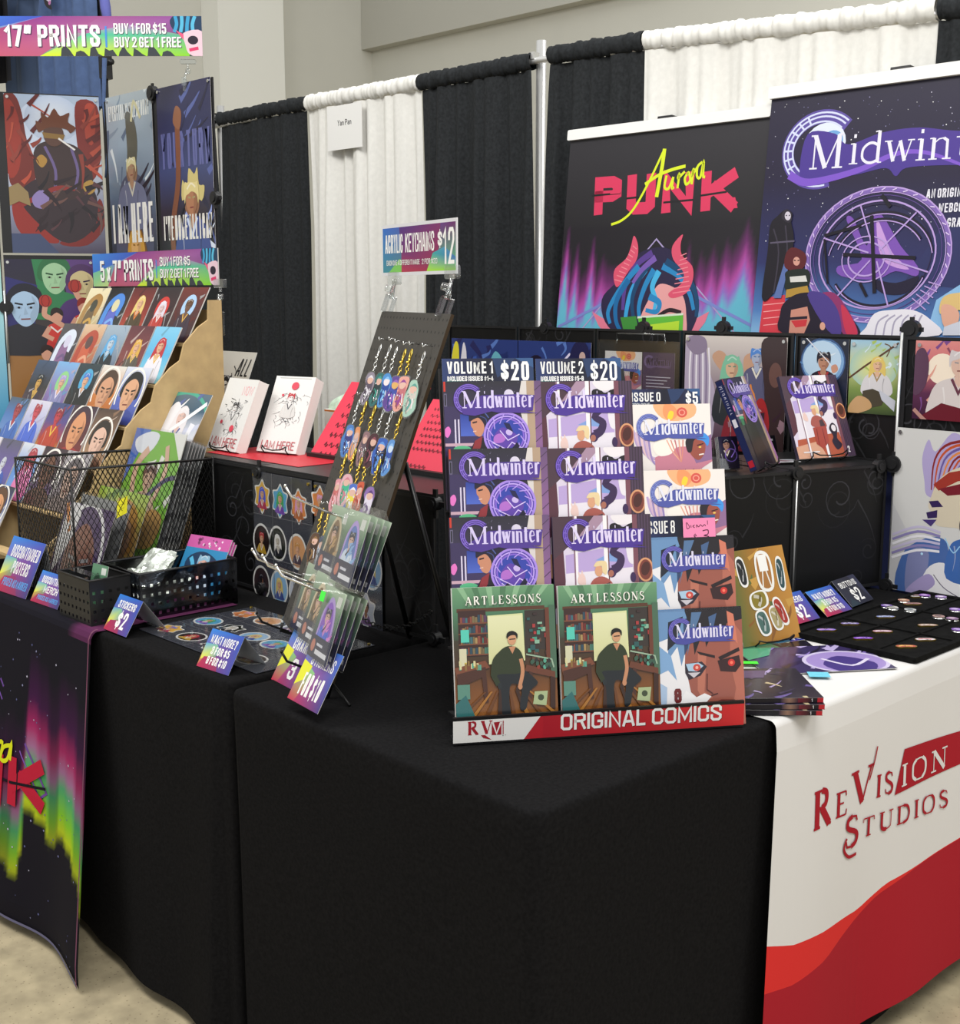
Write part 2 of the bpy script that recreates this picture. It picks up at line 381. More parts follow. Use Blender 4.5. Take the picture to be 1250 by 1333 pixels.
SANS = _gl({'A': '1.1|0,0 1.7,8 2.7,8 4.4,0;.7,2.2 3.7,2.2', 'B': '1|0,0 0,8 3,8 4,7.2 4,5 3,4.2 0,4.2;3,4.2 4,3.4 4,.8 3,0 0,0', 'C': '1|4,5.4 4,7 3.2,8 .8,8 0,7 0,1 .8,0 3.2,0 4,1 4,2.6',
 'D': '1|0,0 0,8 2.8,8 4,7 4,1 2.8,0 0,0', 'E': '.85|3.4,8 0,8 0,0 3.4,0;0,4.2 3,4.2', 'F': '.8|3.2,8 0,8 0,0;0,4.2 2.9,4.2', 'G': '1|4,6.1 4,7 3.2,8 .8,8 0,7 0,1 .8,0 3.2,0 4,1 4,3.5 2.6,3.5',
 'H': '1|0,0 0,8;4,0 4,8;0,4.2 4,4.2', 'I': '0|0,0 0,8', 'J': '.6|2.2,8 2.2,1 1.6,0 0,0', 'K': '1|0,0 0,8;4,8 .4,3.6;1.4,4.6 4,0', 'L': '.75|0,8 0,0 3,0', 'M': '1.35|0,0 0,8 2.7,1.5 5.4,8 5.4,0',
 'N': '1.05|0,0 0,8 4.2,0 4.2,8', 'O': '1|.8,0 3.2,0 4,1 4,7 3.2,8 .8,8 0,7 0,1 .8,0', 'P': '1|0,0 0,8 3,8 4,7.2 4,4.6 3,3.8 0,3.8', 'Q': '1|.8,0 3.2,0 4,1 4,7 3.2,8 .8,8 0,7 0,1 .8,0;2.5,2 4.3,-.6',
 'R': '1|0,0 0,8 3,8 4,7.2 4,5 3,4.2 0,4.2;2.6,4.2 4.1,0', 'S': '1|4,5.8 4,7 3.2,8 .8,8 0,7 0,5.6 4,2.6 4,1 3.2,0 .8,0 0,1 0,2.4', 'T': '.9|0,8 3.6,8;1.8,0 1.8,8', 'U': '1|0,8 0,1 .8,0 3.2,0 4,1 4,8',
 'V': '1.05|0,8 1.8,0 2.4,0 4.2,8', 'W': '1.5|0,8 1.3,0 3,6.5 4.7,0 6,8', 'X': '1|0,0 4,8;0,8 4,0', 'Y': '1|0,8 2,3.6 4,8;2,0 2,3.6', 'Z': '.95|0,8 3.8,8 0,0 3.8,0',
 '0': '1|.8,0 3.2,0 4,1 4,7 3.2,8 .8,8 0,7 0,1 .8,0', '1': '.4|0,6.4 1.6,8 1.6,0', '2': '1|0,5.8 0,7 .8,8 3.2,8 4,7 4,5.4 0,0 4,0', '3': '1|0,6 0,7 .8,8 3.2,8 4,7 4,5 3,4.2 1.6,4.2;3,4.2 4,3.4 4,1 3.2,0 .8,0 0,1 0,2',
 '4': '1.05|3,0 3,8 0,2.2 4.2,2.2', '5': '1|3.8,8 .2,8 .2,4.7 3.2,4.9 4,4 4,1 3.2,0 .8,0 0,1 0,1.6', '6': '1|4,6.2 4,7 3.2,8 .8,8 0,7 0,1 .8,0 3.2,0 4,1 4,3.6 3.2,4.6 0,4.6', '7': '.95|0,8 3.8,8 1.4,0', '8': '1|.7,4.2 0,5 0,7 .8,8 3.2,8 4,7 4,5 3.3,4.2 .7,4.2;.7,4.2 0,3.4 0,1 .8,0 3.2,0 4,1 4,3.4 3.3,4.2 .7,4.2',
 '9': '1|0,1.6 .8,0 3.2,0 4,1 4,7 3.2,8 .8,8 0,7 0,4.6 .8,3.6 4,3.6', '$': '1|4,5.8 4,6.4 3.2,7.2 .8,7.2 0,6.4 0,5.4 4,2.8 4,1.6 3.2,.8 .8,.8 0,1.6 0,2.4;~2,-.8 2,8.8', '”': '.7|.4,8 0,5.8;2.4,8 2,5.8', "'": '.1|.2,8 0,6', '#': '1.1|~1,0 1.8,8;~2.8,0 3.6,8;~0,2.6 4.4,2.6;~.3,5.4 4.6,5.4',
 '?': '.9|0,6 0,7 .8,8 2.8,8 3.6,7 3.6,5.4 1.8,3.8 1.8,2.4;1.8,.9 1.8,-.4', '-': '.55|0,3.6 2.2,3.6', '.': '0|0,.6 0,-.5', '!': '0|0,8 0,2.6;0,.8 0,-.3', ',': '.1|.3,.5 0,-1', 'x': '.8|0,0 3,4.8;0,4.8 3,0', 'a': '.8|.3,4.9 2.2,4.9 3,4.1 3,0;3,2.8 .8,2.8 0,2 0,.8 .8,0 2.2,0 3,.8', 'n': '.8|0,0 0,5;0,4 .8,4.9 2.2,4.9 3,4 3,0', '/': '.7|0,0 2.8,8'}, (4, 8))
# a serif hand: '~' marks the thin strokes
SERIF = _gl({'M': '1.75|~.6,0 .6,8;~-.3,0 1.5,0;^.6,8 3.4,0;~3.4,0 6.2,8;^6.2,8 6.2,0;~5,0 7.4,0;~-.4,8 .8,8;~6,8 7.2,8', 'i': '.3|^.7,5.4 .7,0;~-.3,0 1.7,0;~-.2,5.3 .7,5.4;^.4,7.4 1,7.4', 'd': '.95|3.4,.6 2.2,0 1,.2 0,1.4 0,3.6 1,5 2.2,5.3 3.4,4.6;^3.5,8.4 3.5,0;~2.6,8.2 3.5,8.4;~3.5,0 4.4,0',
 'w': '1.35|^.4,5.4 1.7,0;~1.7,0 2.9,5.4;^2.9,5.4 4.2,0;~4.2,0 5.4,5.4;~-.5,5.4 1.2,5.4;~4.6,5.4 6.1,5.4', 'n': '1|^.6,5.4 .6,0;~-.3,5.3 .6,5.4;~-.3,0 1.5,0;~.6,4 1.6,5.1 2.6,5.3;2.6,5.3 3.4,4.6 3.5,0;~2.6,0 4.4,0', 't': '.6|^1,7.2 1,1 1.4,.1;~1.4,.1 2.4,.4;~-.3,5.3 2.4,5.3', 'e': '.8|~.1,2.8 3.1,3.1;~3.1,3.1 2.6,5 1.6,5.4;1.6,5.4 .4,4.6 0,2.6 .5,.7 1.7,0;~1.7,0 3.2,.9', 'r': '.65|^.6,5.4 .6,0;~-.3,5.3 .6,5.4;~-.3,0 1.5,0;.6,3.8 1.5,5 2.4,5.3 2.7,4.8',
 'A': '1.25|~0,0 2.4,8;^2.4,8 4.7,0;~1,2.6 3.7,2.6;~-.8,0 .9,0;~3.7,0 5.6,0', 'R': '1.2|^.6,0 .6,8;~-.4,8 2,8;2,8 3.3,7.4 3.6,6.2 3.2,4.8 2,4.2;~2,4.2 .6,4.2;^2,4.2 4.6,0;~-.4,0 1.6,0;~4.4,0 5.2,0', 'T': '1.1|^2.2,0 2.2,8;~0,8 4.4,8;~0,8 -.1,6.4;~4.4,8 4.5,6.4;~1.2,0 3.2,0', 'L': '1|^.6,0 .6,8;~-.4,8 1.6,8;~-.4,0 3.7,0;~3.7,0 4,1.8', 'E': '1.05|^.6,0 .6,8;~-.4,8 3.6,8;~3.6,8 3.7,6.4;~.6,4.2 2.8,4.2;~-.4,0 3.8,0;~3.8,0 4,1.8',
 'S': '.9|~3.2,6.2 2.9,7.5 1.7,8;1.7,8 .5,7.6 .2,6.2 .8,5 2.8,3.4 3.4,2 2.9,.5 1.6,0;~1.6,0 .3,.5 0,2', 'O': '1.3|1.4,0 0.2,1.6 0,4 .2,6.4 1.4,7.9;~1.4,7.9 2.6,8.1 3.8,7.9;3.8,7.9 4.9,6.4 5.2,4 4.9,1.6 3.8,0;~3.8,0 2.6,-.1 1.4,0', 'N': '1.35|~.6,0 .6,8;^.6,8 4.8,0;~4.8,0 4.8,8;~-.4,0 1.6,0;~-.4,8 .8,8;~3.8,8 5.8,8', 'V': '1.25|^.4,8 2.6,0;~2.6,0 4.8,8;~-.6,8 1.4,8;~3.9,8 5.6,8', 'I': '.3|^.7,0 .7,8;~-.3,0 1.7,0;~-.3,8 1.7,8',
 'U': '1.2|^.6,8 .6,1.8 1.4,.3 2.6,0;~2.6,0 3.9,.6 4.4,2 4.4,8;~-.4,8 1.6,8;~3.6,8 5.3,8', 'D': '1.3|^.6,0 .6,8;~-.4,8 2.4,8;~-.4,0 2.4,0;2.4,8 4.2,7.2 5,5 5,3 4.2,.8 2.4,0'}, (4, 8))
# ================================================================== the hall
def field(a, x0, y0, x1, y1, nx, ny, fn):
    a.z += LAYER
    c = [[rgb(fn(x0 + (x1 - x0) * i / nx, y0 + (y1 - y0) * j / ny)) for i in range(nx + 1)] for j in range(ny + 1)]
    for j in range(ny):
        ya, yb = y0 + (y1 - y0) * j / ny, y0 + (y1 - y0) * (j + 1) / ny
        for i in range(nx):
            xa, xb = x0 + (x1 - x0) * i / nx, x0 + (x1 - x0) * (i + 1) / nx
            a.poly([(xa, ya), (xb, ya), (xb, yb), (xa, yb)], [c[j][i], c[j][i + 1], c[j + 1][i + 1], c[j + 1][i]], False)
    return a
FLOORM = M('concrete_floor', (.40, .335, .215), .65, noise=(14, .22, .05, .002))
nt = FLOORM.node_tree
vor = nt.nodes.new('ShaderNodeTexVoronoi'); vor.inputs['Scale'].default_value = 70
cr = nt.nodes.new('ShaderNodeValToRGB'); cr.color_ramp.elements[0].position = .06; cr.color_ramp.elements[0].color = (.55, .53, .5, 1); cr.color_ramp.elements[1].position = .2; cr.color_ramp.elements[1].color = (1, 1, 1, 1)
mul = nt.nodes.new('ShaderNodeVectorMath'); mul.operation = 'MULTIPLY'
tcn = [n for n in nt.nodes if n.type == 'TEX_COORD'][0]; b = nt.nodes['Principled BSDF']; src = b.inputs['Base Color'].links[0].from_socket
nt.links.new(tcn.outputs['Object'], vor.inputs['Vector']); nt.links.new(vor.outputs['Distance'], cr.inputs[0]); nt.links.new(src, mul.inputs[0]); nt.links.new(cr.outputs[0], mul.inputs[1]); nt.links.new(mul.outputs[0], b.inputs['Base Color'])
m = MB(); m.box(-14, -7, FLOOR - .1, 9, 9.2, FLOOR); struct(m.build('floor', FLOORM))
WALLM = M('hall_wall_paint', (.62, .61, .545), .9, noise=(3, .015, 0, 0))
WALLD = M('hall_bulkhead_tone', (.50, .49, .435), .9)  # bulkhead tone, darker than the wall below it
WALLW = M('hall_column_paint', (.83, .825, .76), .9)
YB = 6.2
xc = on(484, 60, 1, YB).x
m = MB(); m.box(xc, YB, FLOOR, 9, YB + .1, 6); struct(m.build('wall_back', WALLM))
m = MB(); m.box(xc - .1, -7, FLOOR, xc, YB + .1, 6); struct(m.build('wall_left', WALLM))
zb = on(484, 62, 1, YB - .12).z
m = MB(); m.box(xc + .002, YB - .12, zb, 9, YB - .002, 6); struct(m.build('trim_1', WALLD))
y0 = on(285, 60, 0, xc + .25).y; y1 = on(370, 60, 0, xc + .25).y
m = MB(); m.box(xc + .002, y0, FLOOR, xc + .25, y1, 6); struct(m.build('column_1', WALLW))
# ------------------------------------------------------------------ pipe and drape
YD = 2.115
def drape(name, label, x0, x1, z0, z1, mat, seed, amp=.028, gl=0.0, gr=0.0, group='drape panels of the booth back wall', y=YD):
    rn = random.Random(seed); t = thing('drape', label, 'drape', Matrix.Translation(((x0 + x1) / 2, y, FLOOR)), group)
    L = x1 - x0; fr = [(rn.uniform(7, 11), rn.uniform(0, 6.3), .5), (rn.uniform(15, 22), rn.uniform(0, 6.3), .33), (rn.uniform(30, 44), rn.uniform(0, 6.3), .17)]
    nx = max(40, int(L * 150)); rows = []
    def ztop(x): return z0 + (z1 - z0) * (x - x0) / L
    def fold(x, k):
        f = sum(a * math.sin(w * 2 * math.pi * x / 1.9 + p + .25 * k * math.sin(3 * x)) for w, p, a in fr); return (abs(f) ** .8) * (1 if f > 0 else -1)
    zs = [0, .004, .012, .02, .035, .06, .1] + [.16 + i * .17 for i in range(16)]
    m = MB()
    for d in zs:
        row = []
        for i in range(nx + 1):
            kk = min(1, d / .9) ** .7; xa_ = x0 + gl * (1 - kk); xb_ = x1 - gr * (1 - kk); x = xa_ + (xb_ - xa_) * i / nx; k = min(1, d / .5); top = ztop(x) - .062
            z = top - d if d < 2.5 else FLOOR + .02
            z = max(z, FLOOR + .015)
            a = amp * (.35 + .65 * k); row.append((x - (x0 + x1) / 2, a * fold(x, d) + .004 * math.sin(9 * x + 3 * d) - .005, z - FLOOR))
        rows.append(row)
    m.grid(rows); c = m.build('drop_cloth', mat, t)
    m = MB(); rows = []
    n2 = max(60, int(L * 330)); ph = rn.uniform(0, 6)
    for j in range(13):
        a = 2 * math.pi * j / 12; row = []
        for i in range(n2 + 1):
            x = x0 + gl + (L - gl - gr) * i / n2; rr = .029 + (.0022 * math.sin(110 * x + ph + 1.6 * math.sin(23 * x)) + .0019 * math.sin(171 * x + 2 * math.sin(11 * x) + .5 * math.sin(a)) + .0018 * math.sin(31 * x + 1.5 * math.sin(a)) + .0018 * math.sin(83 * x + 2.2 * math.cos(a)) + .0014 * math.sin(260 * x + 3 * math.sin(17 * x))) * (.5 + .5 * abs(math.sin(a)))
            row.append((x - (x0 + x1) / 2, rr * math.sin(a), ztop(x) - .03 - FLOOR + rr * 1.12 * math.cos(a)))
        rows.append(row)
    m.grid(rows); m.build('rod_pocket', mat, t)
    return t
def zx(px, py): p = on(px, py, 1, YD); return p.x, p.z
pts = [zx(176, 178), zx(283, 148), zx(283, 148), zx(401, 125), zx(401, 125), zx(548, 97), zx(548, 97), zx(702, 67), zx(710, 62), zx(842, 41), zx(842, 41), zx(1225, -3), zx(1225, -3), zx(1420, -20)]
cur = [('black drape panel beside the poster rack, left of the thin pole', CURB), ('black drape panel between the thin pole and the white panel with the paper sign', CURB), ('white drape panel with a paper name sign pinned to it', CURW),
       ('black drape panel right behind the keychain sign', CURB), ('black drape panel just right of the tall bare pole', CURB), ('white drape panel rising behind the two tall banners', CURW), ('black drape panel at the corner above the larger purple banner', CURB)]
for i, (lb, mt) in enumerate(cur):
    a, b_ = pts[2 * i], pts[2 * i + 1]
    drape('drape', lb, a[0] + .002, b_[0] - .002, a[1], b_[1], mt, 11 + i, .035 if i != 1 else .026, gl=(0, .03, 0, 0, .03, 0, 0)[i], gr=(.015, 0, 0, .025, 0, 0, 0)[i])
m = MB(); m.tube([(pts[0][0], YD, pts[0][1] - .03), (pts[7][0], YD, pts[7][1] - .03), (pts[13][0], YD, pts[13][1] - .03)], .012); o = m.build('drape_rod', ALU); tag(o, 'long metal rod threaded through the drape panels', 'rod')
for (px, py, lb) in ((705, 53, 'tall bare metal pole between two black drapes'), (287, 138, 'thin metal pole at the far left of the black drape')):
    p = on(px, py, 1, YD + .035); t = thing('drape_pole', lb, 'pole', Matrix.Translation((p.x, p.y, FLOOR)), 'poles that carry the drapes')
    m = MB(); m.tube([(0, 0, .01), (0, 0, p.z - FLOOR)], .019, 14); m.build('post', ALU, t)
    m = MB(); m.box(-.2, -.2, 0, .2, .2, .008); m.build('base_plate', BLACKM, t)
    m = MB(); m.box(-.008, -.05, p.z - FLOOR - .07, .008, -.015, p.z - FLOOR - .045); m.build('rod_hook', ALU, t)
F_d = Frame((0, YD - .039, 0), (1, 0, 0), (0, 0, 1))
a0 = F_d.px(427, 197); a1 = F_d.px(471, 132)
A = Art(a1[0] - a0[0], a1[1] - a0[1], .0006); A.bg('#f4f3f0'); A.text('Yan Pan', .5, A.H * .46, .10, '#3c3a3c', align='c', wt=.15, cw=.42)
tag(A.build('paper_sign', None, F_d.mat(*a0)), 'white paper sheet with a small typed name pinned on the white drape', 'sign')

# ================================================================== cloth covered tables
def cover(name, label, x0, x1, y0, y1, seed, amp, flare, crease=()):
    rn = random.Random(seed); r = .03; per = []
    def seg(a, b, n, nrm):
        for i in range(n): per.append((a[0] + (b[0] - a[0]) * i / n, a[1] + (b[1] - a[1]) * i / n, nrm[0], nrm[1], 1.0))
    def cor(cx_, cy_, a):
        for i in range(6):
            t = R(a + 90 * i / 6); per.append((cx_ + r * math.cos(t), cy_ + r * math.sin(t), math.cos(t), math.sin(t), 0.0))
    seg((x0 + r, y0), (x1 - r, y0), int((x1 - x0) * 60), (0, -1)); cor(x1 - r, y0 + r, -90)
    seg((x1, y0 + r), (x1, y1 - r), int((y1 - y0) * 60), (1, 0)); cor(x1 - r, y1 - r, 0)
    seg((x1 - r, y1), (x0 + r, y1), int((x1 - x0) * 30), (0, 1)); cor(x0 + r, y1 - r, 90)
    seg((x0, y1 - r), (x0, y0 + r), int((y1 - y0) * 60), (-1, 0)); cor(x0 + r, y0 + r, 180)
    fr = [(rn.uniform(5, 8), rn.uniform(0, 6)), (rn.uniform(11, 15), rn.uniform(0, 6)), (rn.uniform(21, 27), rn.uniform(0, 6))]
    m = MB(); rows = []; H = TOP - FLOOR - .035
    lv = [(0, -.02), (0, -.008), (.003, -.002), (.008, .0006), (.016, .002)] + [(.02 + (H - .02) * (i / 14) ** 1.1, None) for i in range(1, 15)]
    for d, off in lv:
        row = []; k = d / H
        for (x, y, nx, ny, e) in per:
            s = x * (abs(ny)) + y * abs(nx) + (x + y) * (1 - e) * .7
            f = sum(w * math.sin(q * s + p) for (q, p), w in zip(fr, (.5, .3, .2)))
            o = off if off is not None else .002 + flare * k + amp * (k ** .8) * (f + .3)
            row.append((x + nx * o, y + ny * o, TOP - d))
        row.append(row[0]); rows.append(row)
    m.grid(rows); top = [rows[0][i] for i in range(len(per))]
    m.add(top, [tuple(range(len(top)))]); m.add([(p[0], p[1], TOP - .004) for p in top], [tuple(range(len(top)))])
    return tag(m.build(name, BLACKC), label, 'tablecloth')
X2 = .028
cover('tablecloth', 'black tablecloth on the front table with the tiered comic stand', -.868, X2, 0, 1.838, 4, .010, -.012)
cover('tablecloth', 'black tablecloth on the long table behind the price tents and wire baskets', -3.7, -.905, .02, 1.05, 9, .034, .008)

# ------------------------------------------------------------------ white runner over the side of the front table
ya, yb_ = .645, 1.825
top_len = .33; drop = TOP + .015
Lr = top_len + .03 + drop
def runR(x, y, z):
    s_ = Lr - y; Y = ya + x
    if s_ < top_len: return (X2 + .006 - top_len + s_, Y, TOP + .003 + z)
    q = s_ - top_len; r = .016; qa = r * math.pi / 2
    wv = .010 * math.sin(9 * x + 1.2 * s_) + .006 * math.sin(17 * x - 2 * s_ + 1)
    k = max(0, min(1, (q - .02) / .8)); fl = .018 * k + wv * k + .004
    if q < qa:
        t = q / r; return (X2 + .006 + (r + z) * math.sin(t) - .004, Y, TOP + .003 - r + (r + z) * math.cos(t))
    return (X2 + .018 + fl + z, Y - .05 * k * (1 - min(1, x / .3)), TOP + .003 - r - (q - qa))
Wr = yb_ - ya
A = Art(Wr, Lr, 0, warp=runR)
def ps(px, py):    # photo pixel on the hanging side -> art coordinates
    p = on(px, py, 0, X2 + .04); return ((p.y - ya) / Wr, (top_len + .025 + TOP - p.z) / Wr)
b1 = [ps(1000, 1220), ps(1040, 1218), ps(1080, 1203), ps(1125, 1180), ps(1160, 1145), ps(1200, 1120), ps(1250, 1085)]
b2 = [ps(995, 1285), ps(1040, 1268), ps(1080, 1240), ps(1115, 1200), ps(1150, 1160), ps(1200, 1121), ps(1250, 1086)]
def yat(b, x):
    for i in range(len(b) - 1):
        if x <= b[i + 1][0] or i == len(b) - 2:
            t = (x - b[i][0]) / (b[i + 1][0] - b[i][0]); return b[i][1] + (b[i + 1][1] - b[i][1]) * max(0, min(1.6, t))
WH, R1, R2 = '#dcdad8', '#d93330', '#a8202c'
nx = 44
for i in range(nx):
    xa, xb = i / nx, (i + 1) / nx
    ys = [(0, 0), (top_len / Wr * .5,) * 2] + [(top_len / Wr + .003 * j,) * 2 for j in range(8)]
    e1 = (yat(b1, xa), yat(b1, xb)); e2 = (max(e1[0], yat(b2, xa)), max(e1[1], yat(b2, xb))); s0 = ys[-1][0]
    ys += [(s0 + (e1[0] - s0) * j / 10, s0 + (e1[1] - s0) * j / 10) for j in range(1, 11)]
    for j in range(len(ys) - 1): A.poly([(xa, ys[j][0]), (xb, ys[j][1]), (xb, ys[j + 1][1]), (xa, ys[j + 1][0])], WH, False)
    for ea, eb, c in ((e1, e2, R1), (e2, (A.H, A.H), R2)):
        for j in range(5): A.poly([(xa, ea[0] + (eb[0] - ea[0]) * j / 5), (xb, ea[1] + (eb[1] - ea[1]) * j / 5), (xb, ea[1] + (eb[1] - ea[1]) * (j + 1) / 5), (xa, ea[0] + (eb[0] - ea[0]) * (j + 1) / 5)], c, False)
A.z = .0012
LR = '#a51e2a'
p0 = ps(1064, 1078); p1 = ps(1200, 1000)
hh = (ps(1064, 1078)[1] - ps(1067, 1022)[1])
def arcf(x, y): return (x, y)
def rt(t, a, b_, h, c=LR, **k):
    sl = (b_[1] - a[1]) / (b_[0] - a[0])
    A.text(t, a[0], a[1], h, c, w=b_[0] - a[0], font=SERIF, wt=.145, gap=.04, arcf=lambda x, y: (x, y + (x - a[0]) * sl), **k)
rt('R', ps(1064, 1078), ps(1092, 1066), hh * .98)
rt('E', ps(1094, 1062), ps(1114, 1055), hh * .66)
rt('V', ps(1113, 1052), ps(1147, 1034), hh * .95)
rt('IS', ps(1147, 1036), ps(1172, 1027), hh * .62)
q = [ps(1172, 1030), ps(1186, 970), ps(1256, 946), ps(1256, 988)]
for i in range(14):
    f0, f1 = i / 14, (i + 1) / 14
    def qp(f, lo): a_, b_ = (q[0], q[3]) if lo else (q[1], q[2]); return (a_[0] + (b_[0] - a_[0]) * f, a_[1] + (b_[1] - a_[1]) * f)
    for j in range(4):
        ml = lambda f, g: tuple(qp(f, 0)[k] + (qp(f, 1)[k] - qp(f, 0)[k]) * g for k in (0, 1))
        A.poly([ml(f0, j / 4), ml(f1, j / 4), ml(f1, (j + 1) / 4), ml(f0, (j + 1) / 4)], LR, False)
A.z += .0008
rt('ION', ps(1178, 1022), ps(1240, 993), hh * .62, WH)
rt('S', ps(1104, 1107), ps(1128, 1092), hh * .86); rt('TUDIOS', ps(1128, 1088), ps(1240, 1044), hh * .52)
A.curve([ps(1110, 1086), ps(1106, 1100), ps(1112, 1110), ps(1122, 1106)], .006, LR); A.curve([ps(1140, 1010), ps(1147, 985), ps(1151, 966)], .004, LR)
rc = A.build('table_runner', None, None, CLOTHINK); tag(rc, 'white and red cloth runner with a red serif studio logo hanging over the table side', 'table runner')

# ------------------------------------------------------------------ dark aurora runner over the front of the long table
xr1 = -1.475; xr0 = -2.75; tl = .40; Ll = tl + .03 + TOP - FLOOR - .03; Wl = xr1 - xr0
def runL(x, y, z):
    s_ = Ll - y; X = xr0 + x
    if s_ < tl: return (X, .014 + tl - s_, TOP + .003 + z)
    q = s_ - tl; r = .016; qa = r * math.pi / 2; k = max(0, min(1, (q - .02) / .8))
    if q < qa: t = q / r; return (X, .014 - (r + z) * math.sin(t), TOP + .003 - r + (r + z) * math.cos(t))
    wv = .014 * math.sin(8 * x + 2.5) + .010 * math.sin(15 * x + s_)
    lift = .055 * k * (1 - math.exp(-((Wl - x) / .12))) * (.9 + .5 * math.sin(5 * x))
    return (X + .085 * k * (x / Wl) ** 3 - .01 * k, -.004 - .085 * k - (wv + .02) * k - z, TOP + .003 - r - (q - qa) + lift)
A = Art(Wl, Ll, 0, warp=runL)
def pl(px, py):
    p = on(px, py, 1, -.035); return ((p.x - xr0) / Wl, (tl + .025 + TOP - p.z) / Wl)
rn = random.Random(3)
def lerp(stops, t):
    for i in range(len(stops) - 1):
        if t <= stops[i + 1][0]:
            return mixc(stops[i][1], stops[i + 1][1], max(0, (t - stops[i][0]) / (stops[i + 1][0] - stops[i][0])))
    return rgb(stops[-1][1])
NV = '#14121c'
yt, ybm = pl(100, 900)[1], pl(118, 1180)[1]
strk = [(rn.uniform(0, .25), rn.uniform(-.10, .1)) for _ in range(40)]
def aur(x, y):
    xx = x * 24; i = int(xx); f = xx - i; o1 = strk[i % 40][1]; o2 = strk[(i + 1) % 40][1]; o = o1 if f < .65 else o1 + (o2 - o1) * (f - .65) / .35
    edge = max(0, 1 - (1 - x) / .62) if x > .38 else 0
    t = (y - yt - o * .9 - .12 * (1 - x) ) / (ybm - yt - .1)
    if t < 0 or t > 1.02: return rgb(NV)
    c = lerp([(0, NV), (.3, '#3d1540'), (.48, '#a0285f'), (.6, '#9a6a90'), (.7, '#46a06a'), (.85, '#7fc02a'), (.96, '#b9c81e'), (1.02, NV)], t)
    a = min(1, edge * 1.6) * (.45 + .55 * abs(math.sin(i * 2.3 + 1)))
    return mixc(NV, c, a)
def topcol(x, y):
    return rgb('#5c2a4e') if (x > 1 - .09 - (tl / Wl + .03 - y) * .2) else rgb(NV)
field(A, 0, 0, 1, tl / Wl, 30, 4, topcol); field(A, 0, tl / Wl, 1, tl / Wl + .03, 30, 6, lambda x, y: rgb('#54264a') if x > .93 else rgb(NV)); field(A, 0, tl / Wl + .03, 1, A.H, 100, 60, aur)
A.z = .001
A.dots(0.3, tl / Wl + .06, .97, A.H, 130, .0012, .0030, ['#8d8fb5', '#5f6390', '#b9b7cc'], 5)
A.xf = lambda x, y: pl(x, y)
A.line([(0, 880), (40, 970), (64, 1028), (0, 1095)], .006, '#6c4796'); A.line([(0, 895), (36, 980), (60, 1040), (0, 1085)], .004, '#7d55b0')
A.z += .003
A.xf = None
pa, pb_ = pl(-78, 1004), pl(66, 1052); sl_ = (pb_[1] - pa[1]) / (pb_[0] - pa[0])
A.text('PUNK', pa[0], pa[1], pl(0, 1035)[1] - pl(0, 978)[1], '#b81e38', w=pb_[0] - pa[0], wt=.3, gap=.05, skew=-.05, arcf=lambda x, y: (x, y + (x - pa[0]) * sl_))
A.xf = lambda x, y: pl(x, y)
A.z += .0005
A.line([(-20, 998), (30, 1012), (64, 1022)], .006, NV); A.line([(34, 985), (38, 1040)], .004, NV)
A.xf = None
def ptx(t, a, b_, h, c): 
    sl = (b_[1] - a[1]) / (b_[0] - a[0]); A.text(t, a[0], a[1], h, c, w=b_[0] - a[0], wt=.17, skew=.35, arcf=lambda x, y: (x, y + (x - a[0]) * sl))
A.xf = lambda x, y: pl(x, y)
for P in ([(-20, 990), (-14, 964), (-6, 964), (-8, 986)], [(0, 985), (3, 962), (0, 972), (6, 960)], [(8, 986), (8, 966), (15, 962), (14, 983), (8, 986)], [(24, 965), (17, 968), (16, 983), (23, 983), (25, 962), (26, 984)]):
    A.curve(P, .009, '#d8dc1e', 4)
A.xf = None
A.line([(.997, tl / Wl - .002 + (A.H - tl / Wl) * (q / 50) ** 1.6) for q in range(51)], .004, '#77485f'); A.line([(q / 60, A.H - .004) for q in range(61)], .006, '#6d6c8a')
tag(A.build('table_runner', None, None, CLOTHINK), 'dark starry cloth runner with green and pink aurora streaks hanging to the floor', 'table runner')
# ================================================================== banner stands in front of the white drape
def scr(A, F, a0, b1, w, crop=None):
    """art coordinates from photo pixels (or from an enlarged crop of the photo)"""
    def f(x, y):
        if crop: x, y = crop[0] + x / crop[2], crop[1] + y / crop[2]
        a, b = F.px(x, y); return ((a - a0) / w, (b1 - b) / w)
    A.xf = f; return A
def banner(label, F, pxs, crop, art, xr=None):
    (xl, yl), (xrt, yr) = pxs
    a0, b1 = F.px(xl, yl); a1, b1b = F.px(xrt, yr)
    if xr: a1 = a0 + xr
    w = a1 - a0; h = (F.o.z + b1 * F.u.z - FLOOR) / F.u.z - .085
    base = F.at(a0, b1 - h); t = thing('banner_stand', label, 'banner', Matrix.Translation(base), 'retractable banner stands')
    inv = t.matrix_world.inverted()
    A = Art(w, h, .0012, back='#3a3a3c'); scr(A, F, a0, b1, w, crop); art(A, F); A.xf = None
    A.build('banner_sheet', t, inv @ F.mat(a0, b1 - h), INK)
    m = MB(); m.rbox(-.006, -.002, w + .006, .034, -.010, .012, .006); m.build('top_rail', PAPER, t, inv @ F.mat(a0, b1))
    m = MB(); m.box(-.02, -.083, -.10, w + .02, 0, .012); m.build('base_housing', ALU, t, inv @ F.mat(a0, b1 - h))
    m = MB(); m.tube([(w / 2, -.05, -.05), (w / 2, h * .5, -.035), (w / 2, h + .03, -.02)], .01); m.build('support_pole', ALU, t, inv @ F.mat(a0, b1 - h))
    m = MB(); m.box(w / 2 - .03, h + .02, -.03, w / 2 + .03, h + .045, .0); m.build('rail_clip', BLACKP, t, inv @ F.mat(a0, b1 - h))
    return t
CR7 = (700, 100, 2.2727)
def lerps(stops, t): return lerp(stops, t)
